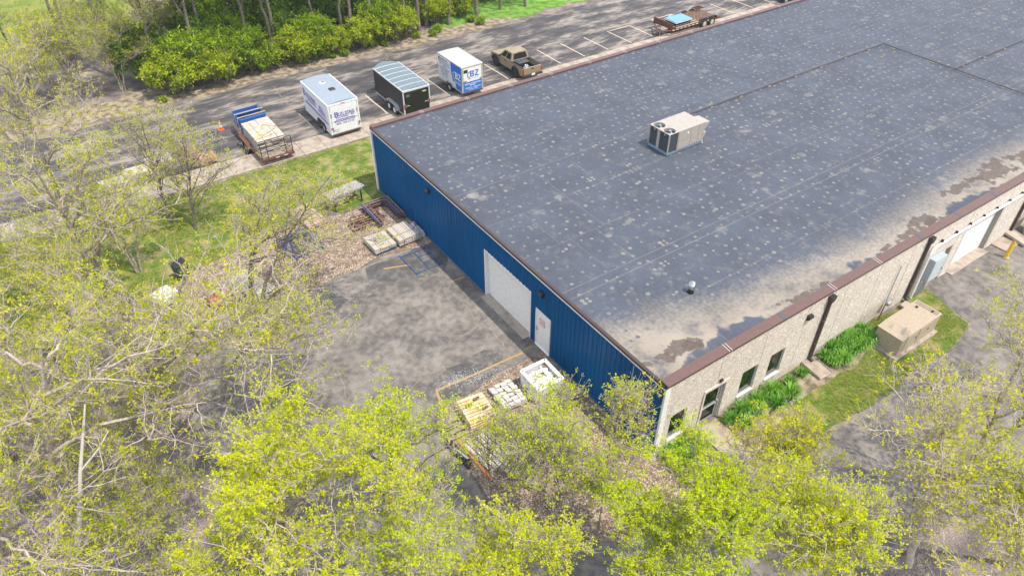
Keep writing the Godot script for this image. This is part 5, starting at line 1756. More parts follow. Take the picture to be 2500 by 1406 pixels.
func cabin(t: Node3D, called: String, m: Material, zb0: float, zb1: float, zt0: float, zt1: float, wb: float, wt: float, y0: float, y1: float) -> void:
	# tapered cab with dark glass set proud of each face
	var q := MB.new()
	var a := [Vector3(-wb, y0, zb0), Vector3(wb, y0, zb0), Vector3(wb, y0, zb1), Vector3(-wb, y0, zb1)]
	var b := [Vector3(-wt, y1, zt0), Vector3(wt, y1, zt0), Vector3(wt, y1, zt1), Vector3(-wt, y1, zt1)]
	for i in 4:
		var j := (i + 1) % 4
		q.quad(a[j], a[i], b[i], b[j])
	# slightly domed roof
	var c := Vector3(0, y1 + 0.05, (zt0 + zt1) / 2)
	for i in 4:
		var j := (i + 1) % 4
		q.tri(c, b[j], b[i])
	part(t, called, q.commit(), m)
	for i in 4:
		var j := (i + 1) % 4
		var n: Vector3 = (a[i] - a[j]).cross(b[i] - a[j]).normalized() * 0.006
		var g := func(u: float, w: float) -> Vector3:
			return (a[j].lerp(a[i], u)).lerp(b[j].lerp(b[i], u), w) + n
		var spans := [[0.1, 0.9]] if i % 2 == 0 else [[0.1, 0.46], [0.52, 0.9]]
		for s in spans:
			q = MB.new()
			q.quad(g.call(s[0], 0.12), g.call(s[1], 0.12), g.call(s[1], 0.86), g.call(s[0], 0.86))
			part(t, "windshield" if i % 2 == 0 else "side_window", q.commit(), mat("carglass", 0.01, 0.012, 0.015, 0.08, 0.0, 1, false))

func arch(cz: float, cy: float, r: float, from: float, to: float, n: int) -> Array:
	var out := []
	for i in n + 1:
		var a: float = lerp(from, to, float(i) / n)
		out.append(V(cz + cos(a) * r, cy + sin(a) * r))
	return out

func pickup() -> void:
	# faces -z; rear bumper at z = 0
	var t := thing("pickup_truck", "tan extended cab pickup truck with black fender flares and a loaded bed", "pickup truck", Vector3(17.02, 0, -31.95), -0.02)
	var paint := mat("truckpaint", 0.30, 0.245, 0.165, 0.35, 0.1)
	var trim := mat("trucktrim", 0.03, 0.03, 0.033, 0.7)
	var m := MB.new()
	var fz := -3.93
	var rz := -1.08
	# front half: fender, hood, doors up to the belt
	var poly := [V(-4.72, 0.48), V(-4.42, 0.46)]
	poly.append_array(arch(fz, 0.42, 0.46, PI - 0.05, 0.05, 10))
	poly.append_array([V(-1.75, 0.46), V(-1.75, 1.12), V(-3.5, 1.1), V(-4.45, 1.02), V(-4.68, 0.92)])
	m.prism(PackedVector2Array(poly), Vector3(-0.88, 0, 0), Vector3(0, 0, 1), Vector3.UP, Vector3(1.76, 0, 0))
	part(t, "body", m.commit(), paint)
	cabin(t, "cab", paint, -3.45, -1.72, -2.85, -1.86, 0.85, 0.66, 1.105, 1.68)
	bx(t, "door_line", trim, Vector3(-0.881, 0.85, -2.45), Vector3(0.006, 0.5, 0.012))
	bx(t, "door_line", trim, Vector3(-0.881, 0.85, -3.35), Vector3(0.006, 0.5, 0.012))
	bx(t, "door_handle", trim, Vector3(-0.9, 0.98, -2.55), Vector3(0.03, 0.04, 0.16))
	for s in [-1, 1]:
		bx(t, "mirror", trim, Vector3(s * 0.98, 1.17, -3.2), Vector3(0.18, 0.14, 0.1))
	# bed
	var bed := group_node(t, "bed")
	for s in [-1, 1]:
		m = MB.new()
		poly = [V(-1.74, 0.46), V(rz - 0.47, 0.46)]
		poly.append_array(arch(rz, 0.42, 0.46, PI - 0.05, 0.05, 10))
		poly.append_array([V(-0.08, 0.5), V(-0.08, 1.1), V(-1.74, 1.1)])
		m.prism(PackedVector2Array(poly), Vector3(s * 0.84 - 0.05, 0, 0), Vector3(0, 0, 1), Vector3.UP, Vector3(0.1, 0, 0))
		part(bed, "side", m.commit(), paint)
		bx(bed, "rail_cap", trim, Vector3(s * 0.84, 1.11, -0.92), Vector3(0.12, 0.03, 1.66))
		bx(bed, "wheel_housing", trim, Vector3(s * 0.68, 0.76, rz), Vector3(0.22, 0.3, 0.9))
	bx(bed, "floor", trim, Vector3(0, 0.64, -0.92), Vector3(1.58, 0.05, 1.62))
	bx(bed, "bulkhead", trim, Vector3(0, 0.88, -1.7), Vector3(1.58, 0.46, 0.05))
	m = MB.new()
	m.cbox(Vector3(0, 0.82, -0.05), Vector3(1.6, 0.58, 0.08), 0.02)
	part(t, "tailgate", m.commit(), paint)
	bx(t, "tailgate_handle", trim, Vector3(0, 0.98, -0.005), Vector3(0.26, 0.09, 0.02))
	bx(t, "bumper", trim, Vector3(0, 0.5, 0.03), Vector3(1.76, 0.16, 0.16))
	bx(t, "licence_plate", mats["white"], Vector3(0, 0.56, 0.115), Vector3(0.32, 0.16, 0.01))
	for s in [-1, 1]:
		bx(t, "tail_light", mats["taillight"], Vector3(s * 0.85, 0.85, -0.035), Vector3(0.14, 0.3, 0.09))
		for q in [[fz, 0.0], [rz, 0.0]]:
			wheel(t, Vector3(s * 0.8, 0.39, q[0]), 0.39, 0.27, mat("darkrim", 0.05, 0.05, 0.055, 0.5, 0.5))
			m = MB.new()
			var outer := arch(q[0], 0.42, 0.56, PI, 0.0, 12)
			var inner := arch(q[0], 0.42, 0.45, 0.0, PI, 12)
			m.prism(PackedVector2Array(outer + inner), Vector3(0.86 if s > 0 else -0.95, 0, 0), Vector3(0, 0, 1), Vector3.UP, Vector3(0.09, 0, 0))
			part(t, "fender_flare", m.commit(), trim)
	bx(t, "third_brake_light", mats["taillight"], Vector3(0, 1.66, -1.84), Vector3(0.26, 0.03, 0.03))
	bx(t, "front_bumper", trim, Vector3(0, 0.55, -4.72), Vector3(1.7, 0.2, 0.12))
	for s in [-1, 1]:
		bx(t, "headlight", mats["alu"], Vector3(s * 0.7, 0.84, -4.66), Vector3(0.3, 0.16, 0.08))
	m = MB.new()
	m.rod(Vector3(0.3, 1.69, -1.9), Vector3(0.36, 2.0, -1.7), 0.006, 4)
	part(t, "antenna", m.commit(), trim)
	# load
	var o := t.position
	var c := thing("storage_tote", "dark grey lidded storage tote in the pickup bed behind the cab", "tote", o + Vector3(-0.1, 0.67, -1.28), 0.02)
	m = MB.new()
	m.prism(PackedVector2Array([V(-0.42, 0), V(0.42, 0), V(0.47, 0.42), V(-0.47, 0.42)]), Vector3(0, 0, -0.27), Vector3.RIGHT, Vector3.UP, Vector3(0, 0, 0.54))
	part(c, "tub", m.commit(), mats["black"])
	m = MB.new()
	m.cbox(Vector3(0, 0.46, 0), Vector3(1.0, 0.07, 0.6), 0.03)
	part(c, "lid", m.commit(), mat("totelid", 0.05, 0.06, 0.075, 0.5))
	for q in [["bag", "white plastic sack slumped against the tailgate in the pickup bed", Vector3(-0.32, 0.67, -0.5), 0.26, mats["white"], "sack"], ["green_bottle", "green and white jug in the middle of the pickup bed", Vector3(-0.05, 0.67, -0.62), 0.17, mat("greenjug", 0.02, 0.28, 0.12, 0.4), "jug"], ["jug", "pale jug standing by the right wall of the pickup bed", Vector3(0.1, 0.67, -0.85), 0.15, mats["offwhite"], "jug"], ["small_sack", "small pinkish sack in the bed's front left corner of the pickup", Vector3(-0.66, 0.67, -1.5), 0.15, mat("sackpink", 0.6, 0.45, 0.4, 0.8), "sack"]]:
		c = thing(q[0], q[1], q[5], o + q[2])
		var r: float = q[3]
		m = MB.new()
		m.tube(PackedVector3Array([Vector3(0, 0, 0), Vector3(0, r * 0.4, 0), Vector3(0.01, r * 1.1, 0), Vector3(0, r * 1.5, 0.01), Vector3(0, r * 1.7, 0)]), PackedFloat32Array([r * 0.9, r, r * 0.8, r * 0.35, r * 0.2]), 10, true)
		part(c, "body", m.commit(), q[4])
		m = MB.new()
		m.rod(Vector3(0, r * 1.7, 0), Vector3(0, r * 1.95, 0), r * 0.22, 8)
		part(c, "neck", m.commit(), mats["white"])

func flatbed() -> void:
	# rusty open trailer carrying planks and blue scaffold frames; rear at z = 0, front towards -z
	var base := Vector3(-3.9, 0, -31.1)
	var t := thing("flatbed_trailer", "rusty open flatbed trailer loaded with planks and blue frames", "trailer", base, 0.015)
	var m := MB.new()
	for i in 13:
		bx(t, "deck_board", mats["greywood"], Vector3(-0.93 + i * 0.155, 0.5, -2.9), Vector3(0.148, 0.04, 5.7))
	for s in [-1, 1]:
		bx(t, "frame_rail", mats["rust"], Vector3(s * 1.04, 0.44, -2.9), Vector3(0.09, 0.14, 5.9))
		for z in [-2.4, -3.25]:
			wheel(t, Vector3(s * 1.2, 0.33, z), 0.33, 0.2, mats["alu"])
		m = MB.new()
		m.prism(PackedVector2Array([V(-3.8, 0.5), V(-3.65, 0.74), V(-3.4, 0.82), V(-2.25, 0.82), V(-2.0, 0.74), V(-1.85, 0.5), V(-1.9, 0.5), V(-2.05, 0.7), V(-2.28, 0.77), V(-3.37, 0.77), V(-3.6, 0.7), V(-3.75, 0.5)]), Vector3(1.08 if s > 0 else -1.32, 0, 0), Vector3(0, 0, 1), Vector3.UP, Vector3(0.24, 0, 0))
		part(t, "fender", m.commit(), mats["rust"])
	bx(t, "rear_beam", mats["rust"], Vector3(0, 0.44, 0.04), Vector3(2.2, 0.16, 0.12))
	for q in [[-0.2, mats["white"]], [0.1, mats["red"]], [0.35, mats["white"]], [0.62, mats["red"]]]:
		bx(t, "reflective_tape", q[1], Vector3(q[0] + 0.15, 0.44, 0.104), Vector3(0.24, 0.05, 0.006))
	for s in [-1, 1]:
		var r := group_node(t, "ramp")
		for e in [-0.21, 0.21]:
			bx(r, "rail", mats["darkbrown"], Vector3(s * 0.82 + e, 1.08, 0.02), Vector3(0.05, 1.15, 0.05))
		for k in 4:
			bx(r, "rung", mats["darkbrown"], Vector3(s * 0.82, 0.6 + k * 0.345, 0.02), Vector3(0.37, 0.035, 0.035))
		m = MB.new()
		m.tube(PackedVector3Array([Vector3(s * 0.82 - 0.2, 0.36, 0.12), Vector3(s * 0.82 - 0.2, 0.1, 0.36), Vector3(s * 0.82 + 0.2, 0.1, 0.36), Vector3(s * 0.82 + 0.2, 0.36, 0.12)]), PackedFloat32Array([0.013, 0.013, 0.013, 0.013]), 5)
		part(t, "step_loop", m.commit(), mats["rust"])
	m = MB.new()
	m.rod(Vector3(-0.7, 0.42, -5.85), Vector3(0, 0.42, -7.0), 0.05, 6)
	m.rod(Vector3(0.7, 0.42, -5.85), Vector3(0, 0.42, -7.0), 0.05, 6)
	part(t, "tongue", m.commit(), mats["rust"])
	# planks
	rng.seed = 61
	for k in 10:
		for i in 4:
			var w := 0.45
			var l := 3.12 + rng.randf_range(-0.06, 0.06)
			var p := thing("plank", "long weathered scaffold plank strapped in the stack on the flatbed trailer", "plank", base + Vector3(-0.69 + i * 0.46 + rng.randf_range(-0.012, 0.012), 0.53 + k * 0.088, -2.3 + rng.randf_range(-0.07, 0.07)), rng.randf_range(-0.008, 0.008), "planks on the flatbed trailer")
			bx(p, "deck", mats["plank"], Vector3(0, 0.05, 0), Vector3(w, 0.022, l))
			for s in [-1, 1]:
				bx(p, "edge_rail", mats["tubegrey"] if (i + k) % 3 else mats["greywood"], Vector3(s * (w / 2 - 0.02), 0.022, 0), Vector3(0.035, 0.042, l - 0.1))
	# straps over planks and frames
	var ye := mat("strapyellow", 0.62, 0.52, 0.16, 0.7)
	for q in [[V(-0.95, -1.0), V(0.25, -2.9)], [V(0.25, -2.9), V(0.93, -2.1)], [V(-0.95, -1.0), V(0.8, -2.0)], [V(-0.6, -1.1), V(0.3, -1.25)], [V(-0.5, -1.55), V(0.25, -1.6)]]:
		var s := thing("tie_strap", "yellow tie strap slung over the plank stack on the flatbed", "strap", base, 0.015, "straps over the planks")
		var a := Vector3(q[0].x, 1.43, q[0].y)
		var b := Vector3(q[1].x, 1.43, q[1].y)
		bx(s, "webbing", ye, (a + b) / 2, Vector3(a.distance_to(b), 0.006, 0.055), Basis(Vector3.UP, atan2(-(b - a).z, (b - a).x)))
		bx(s, "buckle", mats["steel"], a.lerp(b, 0.9), Vector3(0.12, 0.012, 0.07), Basis(Vector3.UP, atan2(-(b - a).z, (b - a).x)))
	# upright blue frames at the front
	for i in 6:
		var f := thing("scaffold_frame", "blue painted scaffold frame standing upright across the front of the flatbed", "scaffold frame", base + Vector3(-0.02, 0.53, -4.1 - [0.0, 0.1, 0.26, 0.95, 1.12, 1.62][i]), rng.randf_range(-0.02, 0.02), "blue frames on the flatbed")
		for s in [-1, 1]:
			m = MB.new()
			m.rod(Vector3(s * 0.85, 0, 0), Vector3(s * 0.85, 1.0, 0), 0.03, 6)
			part(f, "leg", m.commit(), mats["bluepaint"])
		for y in [0.15, 0.55, 0.97]:
			m = MB.new()
			m.rod(Vector3(-0.85, y, 0), Vector3(0.85, y, 0), 0.026, 6)
			part(f, "rail", m.commit(), mats["bluepaint"])
		bx(f, "web_plate", mats["bluepaint"], Vector3(0.0, 0.86, 0), Vector3(1.66, 0.2, 0.02))
	for s in [-1, 1]:
		for y in [0.98, 0.55]:
			var f := thing("side_brace", "blue brace running lengthwise between the upright frames on the flatbed", "brace", base + Vector3(s * 0.9, 0.53 + y, -4.95), 0.0, "braces on the flatbed")
			m = MB.new()
			m.rod(Vector3(0, 0, -0.85), Vector3(0, 0, 0.85), 0.03, 6)
			part(f, "tube", m.commit(), mats["bluepaint"])
			bx(f, "lug", mats["bluepaint"], Vector3(0, 0, 0.8), Vector3(0.07, 0.09, 0.05))
	for z in [-4.35, -4.95]:
		var s := thing("tie_strap", "pale yellow strap lashed over the blue frames on the flatbed", "strap", base + Vector3(0, 0, z), 0.02, "straps over the frames")
		bx(s, "webbing", ye, Vector3(0, 1.585, 0), Vector3(1.96, 0.008, 0.06))
		bx(s, "webbing", ye, Vector3(-0.985, 1.06, 0), Vector3(0.008, 1.05, 0.06))
		bx(s, "buckle", mats["steel"], Vector3(-0.992, 0.8, 0), Vector3(0.02, 0.16, 0.08))
	var rc := thing("fuel_can", "red fuel can tucked between the blue frames on the flatbed", "fuel can", base + Vector3(0.6, 0.53, -4.75))
	m = MB.new()
	m.cbox(Vector3(0, 0.3, 0), Vector3(0.3, 0.95, 0.24), 0.05)
	part(rc, "body", m.commit(), mats["red"])
	m = MB.new()
	m.rod(Vector3(0.06, 0.77, 0), Vector3(0.14, 0.9, 0), 0.03, 6)
	part(rc, "spout", m.commit(), mats["black"])
	var gbox := thing("tool_chest", "dark chest low in the frames at the trailer's nose", "chest", base + Vector3(-0.3, 0.53, -5.35))
	bx(gbox, "case", mats["rust"], Vector3(0, 0.25, 0), Vector3(0.9, 0.5, 0.45))
	bx(gbox, "lid", mats["darkbrown"], Vector3(0, 0.53, 0), Vector3(0.94, 0.06, 0.49))

func equipment_trailer() -> void:
	# lies along x, tongue at the left
	var base := Vector3(32.0, 0, -33.3)
	var t := thing("equipment_trailer", "brown plank deck equipment trailer with striped tape along its side", "trailer", base)
	var m: MB
	for i in 13:
		bx(t, "deck_board", mats["deckwood"], Vector3(3.35, 0.62, -1.35 + i * 0.175), Vector3(5.3, 0.05, 0.155))
	for i in 6:
		bx(t, "dovetail_board", mats["deckwood"], Vector3(5.85, 0.52, -1.3 + i * 0.4), Vector3(0.5, 0.05, 0.3), Basis(Vector3.BACK, -0.3))
	for s in [-1.48, 0.98]:
		bx(t, "side_rail", mats["rust"], Vector3(3.3, 0.56, s), Vector3(5.9, 0.16, 0.08))
	for i in 24:
		bx(t, "reflective_tape", mats["red"] if i % 2 else mats["white"], Vector3(0.45 + i * 0.24, 0.56, 1.024), Vector3(0.23, 0.06, 0.006))
	bx(t, "front_rail", mats["rust"], Vector3(0.4, 0.8, -0.25), Vector3(0.08, 0.5, 2.4))
	for z in [-1.3, 0.8]:
		bx(t, "front_post", mats["rust"], Vector3(0.4, 0.75, z), Vector3(0.1, 0.6, 0.1))
	m = MB.new()
	m.rod(Vector3(0.4, 0.5, -1.3), Vector3(-0.9, 0.5, 0.35), 0.06, 6)
	m.rod(Vector3(0.4, 0.5, 0.9), Vector3(-0.9, 0.5, 0.35), 0.06, 6)
	part(t, "tongue", m.commit(), mats["rust"])
	bx(t, "tool_tray", mats["greywood"], Vector3(-0.1, 0.58, 0.2), Vector3(0.7, 0.12, 0.7))
	m = MB.new()
	m.rod(Vector3(-0.5, 0.0, 0.35), Vector3(-0.5, 0.95, 0.35), 0.05, 8)
	part(t, "jack", m.commit(), mats["steel"])
	for x in [4.25, 5.2]:
		var w := wheel(t, Vector3(x, 0.4, 1.0), 0.4, 0.24, mat("rimtan", 0.5, 0.46, 0.36, 0.5))
		w.rotation.y = PI / 2
		w = wheel(t, Vector3(x, 0.4, -1.5), 0.4, 0.24, mats["rimtan"])
		w.rotation.y = PI / 2
	m = MB.new()
	m.prism(PackedVector2Array([V(3.6, 0.55), V(3.75, 0.85), V(4.0, 0.95), V(5.45, 0.95), V(5.7, 0.85), V(5.85, 0.55), V(5.75, 0.55), V(5.62, 0.8), V(5.4, 0.89), V(4.05, 0.89), V(3.83, 0.8), V(3.7, 0.55)]), Vector3(0, 0, 0.86), Vector3.RIGHT, Vector3.UP, Vector3(0, 0, 0.28))
	part(t, "fender", m.commit(), mats["darkbrown"])
	for i in 7:
		bx(t, "ramp_rung", mats["rust"], Vector3(5.2 + i * 0.14, 0.9, -1.2), Vector3(0.05, 0.05, 0.7))
	var c := thing("work_table", "light blue topped table standing on the brown equipment trailer", "table", base + Vector3(1.85, 0.645, 0.1))
	m = MB.new()
	m.cbox(Vector3(0, 0.42, 0), Vector3(2.0, 0.07, 1.45), 0.02)
	part(c, "top", m.commit(), mat("tableblue", 0.12, 0.30, 0.50, 0.45))
	bx(c, "rim", mats["white"], Vector3(0, 0.37, 0), Vector3(2.04, 0.04, 1.49))
	for x in [-0.9, 0.9]:
		for z in [-0.6, 0.6]:
			bx(c, "leg", mats["black"], Vector3(x, 0.175, z), Vector3(0.07, 0.35, 0.07))
	bx(c, "shelf", mats["black"], Vector3(0, 0.2, 0), Vector3(1.8, 0.05, 1.25))
	var la := thing("ladder", "pale ladder lying along the edge of the equipment trailer deck", "ladder", base + Vector3(2.1, 0.66, 0.85), 0.02)
	for s in [-0.17, 0.17]:
		bx(la, "rail", mats["lumber"] if s < 0 else mats["alu"], Vector3(0, 0.06, s), Vector3(2.8, 0.08, 0.04))
	for i in 9:
		bx(la, "rung", mats["darkbrown"], Vector3(-1.25 + i * 0.31, 0.06, 0), Vector3(0.05, 0.03, 0.29))

# ---------------------------------------------------------------- plants
func leaf_clump(nleaf: int, r: float, len: float, wid: float, sd: int, up: float, tint: Color) -> ArrayMesh:
	var g := RandomNumberGenerator.new()
	g.seed = sd
	var v := PackedVector3Array()
	var n := PackedVector3Array()
	var c4 := PackedColorArray()
	var ix := PackedInt32Array()
	for i in nleaf:
		var d := Vector3(g.randf_range(-1, 1), g.randf_range(-0.5, 1.0) + up, g.randf_range(-1, 1)).normalized()
		var c := d * r * g.randf_range(0.15, 0.9)
		var l := (d + Vector3(g.randf_range(-0.6, 0.6), g.randf_range(-0.6, 0.4), g.randf_range(-0.6, 0.6))).normalized()
		var s := l.cross(Vector3(g.randf_range(-0.4, 0.4), 1, g.randf_range(-0.4, 0.4))).normalized()
		var k := g.randf_range(0.7, 1.2)
		var L := len * k
		var w := wid * k * 0.5
		var nn := s.cross(l)
		if nn.y < 0:
			nn = -nn
			s = -s
		var b := v.size()
		v.append(c); v.append(c + l * L * 0.5 + s * w); v.append(c + l * L); v.append(c + l * L * 0.5 - s * w)
		var t := tint * g.randf_range(0.85, 1.15)
		for q in 4:
			n.append(nn)
			c4.append(t)
		ix.append_array(PackedInt32Array([b, b + 2, b + 1, b, b + 3, b + 2]))
	var arr := []
	arr.resize(Mesh.ARRAY_MAX)
	arr[Mesh.ARRAY_VERTEX] = v
	arr[Mesh.ARRAY_NORMAL] = n
	arr[Mesh.ARRAY_COLOR] = c4
	arr[Mesh.ARRAY_INDEX] = ix
	var me := ArrayMesh.new()
	me.add_surface_from_arrays(Mesh.PRIMITIVE_TRIANGLES, arr)
	return me

func lily_mesh(sd: int, blades: int, h: float, spread: float) -> ArrayMesh:
	var g := RandomNumberGenerator.new()
	g.seed = sd
	var m := MB.new()
	for i in blades:
		var a := g.randf() * TAU
		var d := Vector3(cos(a), 0, sin(a))
		var s := Vector3(-sin(a), 0, cos(a)) * g.randf_range(0.018, 0.028)
		var o := d * g.randf_range(0.0, 0.16)
		var hh := h * g.randf_range(0.65, 1.15)
		var sp := spread * g.randf_range(0.35, 1.1)
		var p := [o, o + d * sp * 0.25 + Vector3(0, hh * 0.7, 0), o + d * sp * 0.62 + Vector3(0, hh, 0), o + d * sp + Vector3(0, hh * g.randf_range(0.45, 0.85), 0)]
		var w := [1.0, 1.0, 0.8, 0.08]
		for k in 3:
			m.quad(p[k] - s * w[k], p[k] + s * w[k], p[k + 1] + s * w[k + 1], p[k + 1] - s * w[k + 1])
	return m.commit()

func plants() -> void:
	rng.seed = 71
	var gm := StandardMaterial3D.new()
	gm.albedo_color = lin(0.085, 0.235, 0.012)
	gm.roughness = 0.45
	gm.cull_mode = BaseMaterial3D.CULL_DISABLED
	gm.backlight_enabled = true
	gm.backlight = Color(0.25, 0.4, 0.1)
	var gm2: StandardMaterial3D = gm.duplicate()
	gm2.albedo_color = lin(0.13, 0.30, 0.018)
	var kinds := [lily_mesh(1, 84, 0.62, 0.55), lily_mesh(2, 74, 0.55, 0.5), lily_mesh(3, 92, 0.66, 0.6)]
	var spots := []
	for i in 11:
		spots.append([3.95 + i * 0.32 + rng.randf_range(-0.08, 0.08), rng.randf_range(0.35, 0.6) + (0.55 if i % 3 == 1 else 0.0), 0.9, "daylily clump in the long green bed under the two office windows", "daylilies under the office windows"])
	spots.append([7.65, 0.55, 1.0, "round dense daylily clump at the end of the bed by the last office window", ""])
	spots.append([8.6, 0.5, 0.75, "small daylily clump beside the flat splash block", ""])
	for i in 14:
		spots.append([10.35 + (i % 7) * 0.47 + rng.randf_range(-0.1, 0.1), 0.38 + 0.55 * int(i / 7.0) + rng.randf_range(-0.1, 0.1), 1.0, "daylily clump in the wide bed between the downspout and the generator", "daylilies by the generator"])
	for i in 8:
		spots.append([0.35 + (i % 4) * 0.5 + rng.randf_range(-0.08, 0.08), 0.35 + 0.5 * int(i / 4.0), 0.8, "daylily clump in the bed between the building corner and the glass door", "daylilies by the building corner"])
	for q in spots:
		var k := rng.randi() % 3
		var t := thing("daylily", q[3], "plant", Vector3(q[0], -0.01, q[1]), rng.randf() * TAU, q[4])
		t.scale = Vector3.ONE * (q[2] * rng.randf_range(0.85, 1.1))
		part(t, "leaves", kinds[k], gm if rng.randf() < 0.6 else gm2)

# ---------------------------------------------------------------- trees
var leaf_mat: StandardMaterial3D

func curve(a: Vector3, ctrl: Vector3, b: Vector3, n: int, wob: float) -> PackedVector3Array:
	var out := PackedVector3Array()
	for i in n + 1:
		var t := float(i) / n
		var p := a.lerp(ctrl, t).lerp(ctrl.lerp(b, t), t)
		if i > 0 and i < n:
			p += Vector3(rng.randf_range(-wob, wob), rng.randf_range(-wob, wob), rng.randf_range(-wob, wob))
		out.append(p)
	return out

func radii(r0: float, r1: float, n: int) -> PackedFloat32Array:
	var out := PackedFloat32Array()
	for i in n + 1:
		out.append(lerpf(r0, r1, pow(float(i) / n, 0.8)))
	return out

func on_path(p: PackedVector3Array, t: float) -> Vector3:
	var f := t * (p.size() - 1)
	var i: int = min(int(f), p.size() - 2)
	return p[i].lerp(p[i + 1], f - i)

# centre and size of the crown are relative to the foot of the trunk
func make_tree(called: String, label: String, grp: String, foot: Vector3, s: Dictionary) -> Node3D:
	rng.seed = s.seed
	var t := thing(called, label, "tree", foot, 0.0, grp)
	var c: Vector3 = s.c
	var r: Vector3 = s.r
	var r0: float = s.trunk
	var wood := MB.new()
	var twigs := MB.new()
	var xf := []
	var cols := []
	var stems: int = s.get("stems", 1)
	var limbs := []
	for st in stems:
		var off := Vector3.ZERO
		var top := c + Vector3(0, r.y * 0.75, 0)
		if stems > 1:
			var a := TAU * st / stems + rng.randf() * 0.8
			off = Vector3(cos(a), 0, sin(a)) * 0.12
			top = c + Vector3(cos(a) * r.x * 0.5, r.y * rng.randf_range(0.4, 0.85), sin(a) * r.z * 0.5)
		var ctrl := Vector3(off.x * 3.0 + c.x * s.get("bow", 0.3), c.y * 0.55, off.z * 3.0 + c.z * s.get("bow", 0.3))
		var path := curve(off + Vector3(0, -0.15, 0), ctrl, top, 12, r0 * 0.35)
		wood.tube(path, radii(r0, r0 * 0.12, 12), 8)
		var n1: int = max(3, int(s.limbs / float(stems)))
		for i in n1:
			# aim at a point on the crown's shell
			var d := Vector3(rng.randf_range(-1, 1), rng.randf_range(-0.45, 1.0), rng.randf_range(-1, 1)).normalized()
			if stems > 1:
				d = (d + Vector3(off.x, 0, off.z).normalized() * 0.5).normalized()
			var goal := c + Vector3(d.x * r.x, d.y * r.y, d.z * r.z) * rng.randf_range(0.72, 1.0)
			var tt: float = clamp(s.get("fork", 0.35) + rng.randf_range(0.0, 0.25) + 0.35 * (d.y + 0.4) / 1.4, 0.2, 0.92)
			var o := on_path(path, tt)
			var mid := o.lerp(goal, 0.45) + Vector3(0, (goal - o).length() * rng.randf_range(-0.05, 0.22), 0)
			var lp := curve(o, mid, goal, 7, 0.07 * r.x * 0.5)
			var lr: float = lerpf(r0 * 0.5, r0 * 0.22, tt)
			wood.tube(lp, radii(lr, 0.012, 7), 6)
			limbs.append([lp, lr])
		limbs.append([path.slice(7), r0 * 0.3])
	var nsub: int = s.get("sub", 9)
	var ntw: int = s.get("twigs", 9)
	var dens: float = s.leaf
	var tone: Array = s.tone
	for q in limbs:
		var lp: PackedVector3Array = q[0]
		var ll := lp[0].distance_to(lp[-1])
		for k in nsub:
			var tt := rng.randf_range(0.22, 1.0)
			var o := on_path(lp, tt)
			var axis: Vector3 = (lp[-1] - lp[0]).normalized()
			var side := Vector3(rng.randf_range(-1, 1), rng.randf_range(-0.45, 0.9), rng.randf_range(-1, 1)).normalized()
			var dir := (axis * rng.randf_range(0.2, 0.9) + side * 0.9).normalized()
			var ls: float = clamp(ll * rng.randf_range(0.22, 0.5) * (1.15 - 0.6 * tt), 0.35, 2.6)
			var e := o + dir * ls
			# keep inside the crown
			var rel := (e - c) / r
			if rel.length() > 1.08:
				e = c + (e - c) * (1.08 / rel.length())
			var bp := curve(o, o.lerp(e, 0.5) + Vector3(0, ls * rng.randf_range(-0.12, 0.16), 0), e, 4, ls * 0.05)
			twigs.tube(bp, radii(clamp(q[1] * 0.32, 0.014, 0.04), 0.007, 4), 4)
			for w in ntw:
				var wt := rng.randf_range(0.15, 1.0)
				var wo := on_path(bp, wt)
				var wd := (dir * 0.5 + Vector3(rng.randf_range(-1, 1), rng.randf_range(-0.4, 1.0), rng.randf_range(-1, 1))).normalized()
				var wl: float = rng.randf_range(0.25, 0.75) * s.get("twiglen", 1.0)
				var we := wo + wd * wl
				var wm := wo.lerp(we, 0.5) + Vector3(rng.randf_range(-0.06, 0.06), rng.randf_range(-0.03, 0.06), rng.randf_range(-0.06, 0.06))
				twigs.tube(PackedVector3Array([wo, wm, we]), PackedFloat32Array([0.0075, 0.006, 0.004]), 3)
				var nl := dens * rng.randf_range(0.6, 1.4)
				var cnt := int(nl) + (1 if rng.randf() < nl - int(nl) else 0)
				for l in cnt:
					var p := we if l == 0 else wo.lerp(we, rng.randf_range(0.25, 0.95))
					xf.append(Transform3D(Basis(Vector3.UP, rng.randf() * TAU) * Basis(Vector3.RIGHT, rng.randf_range(-0.7, 0.7)) * Basis.from_scale(Vector3.ONE * rng.randf_range(0.6, 1.25) * s.get("size", 1.0)), p))
	part(t, "trunk", wood.commit(), mats[s.get("bark", "bark")])
	part(t, "branches", twigs.commit(), mats[s.get("twigbark", "palebark")])
	part(t, "crown", leaves_mesh(xf, tone), leaf_mat)
	return t

# every leaf of a crown in one mesh: tinted clumps set at the given places
func leaves_mesh(xf: Array, tone: Array) -> ArrayMesh:
	var kinds := []
	for i in 15:
		kinds.append(leaf_clump(8, 0.11, 0.105, 0.062, 300 + i, 0.25, (tone[0] as Color).lerp(tone[1], (i % 5) / 4.0)))
	var st := SurfaceTool.new()
	st.begin(Mesh.PRIMITIVE_TRIANGLES)
	for x in xf:
		st.append_from(kinds[rng.randi() % 15], 0, x)
	return st.commit()

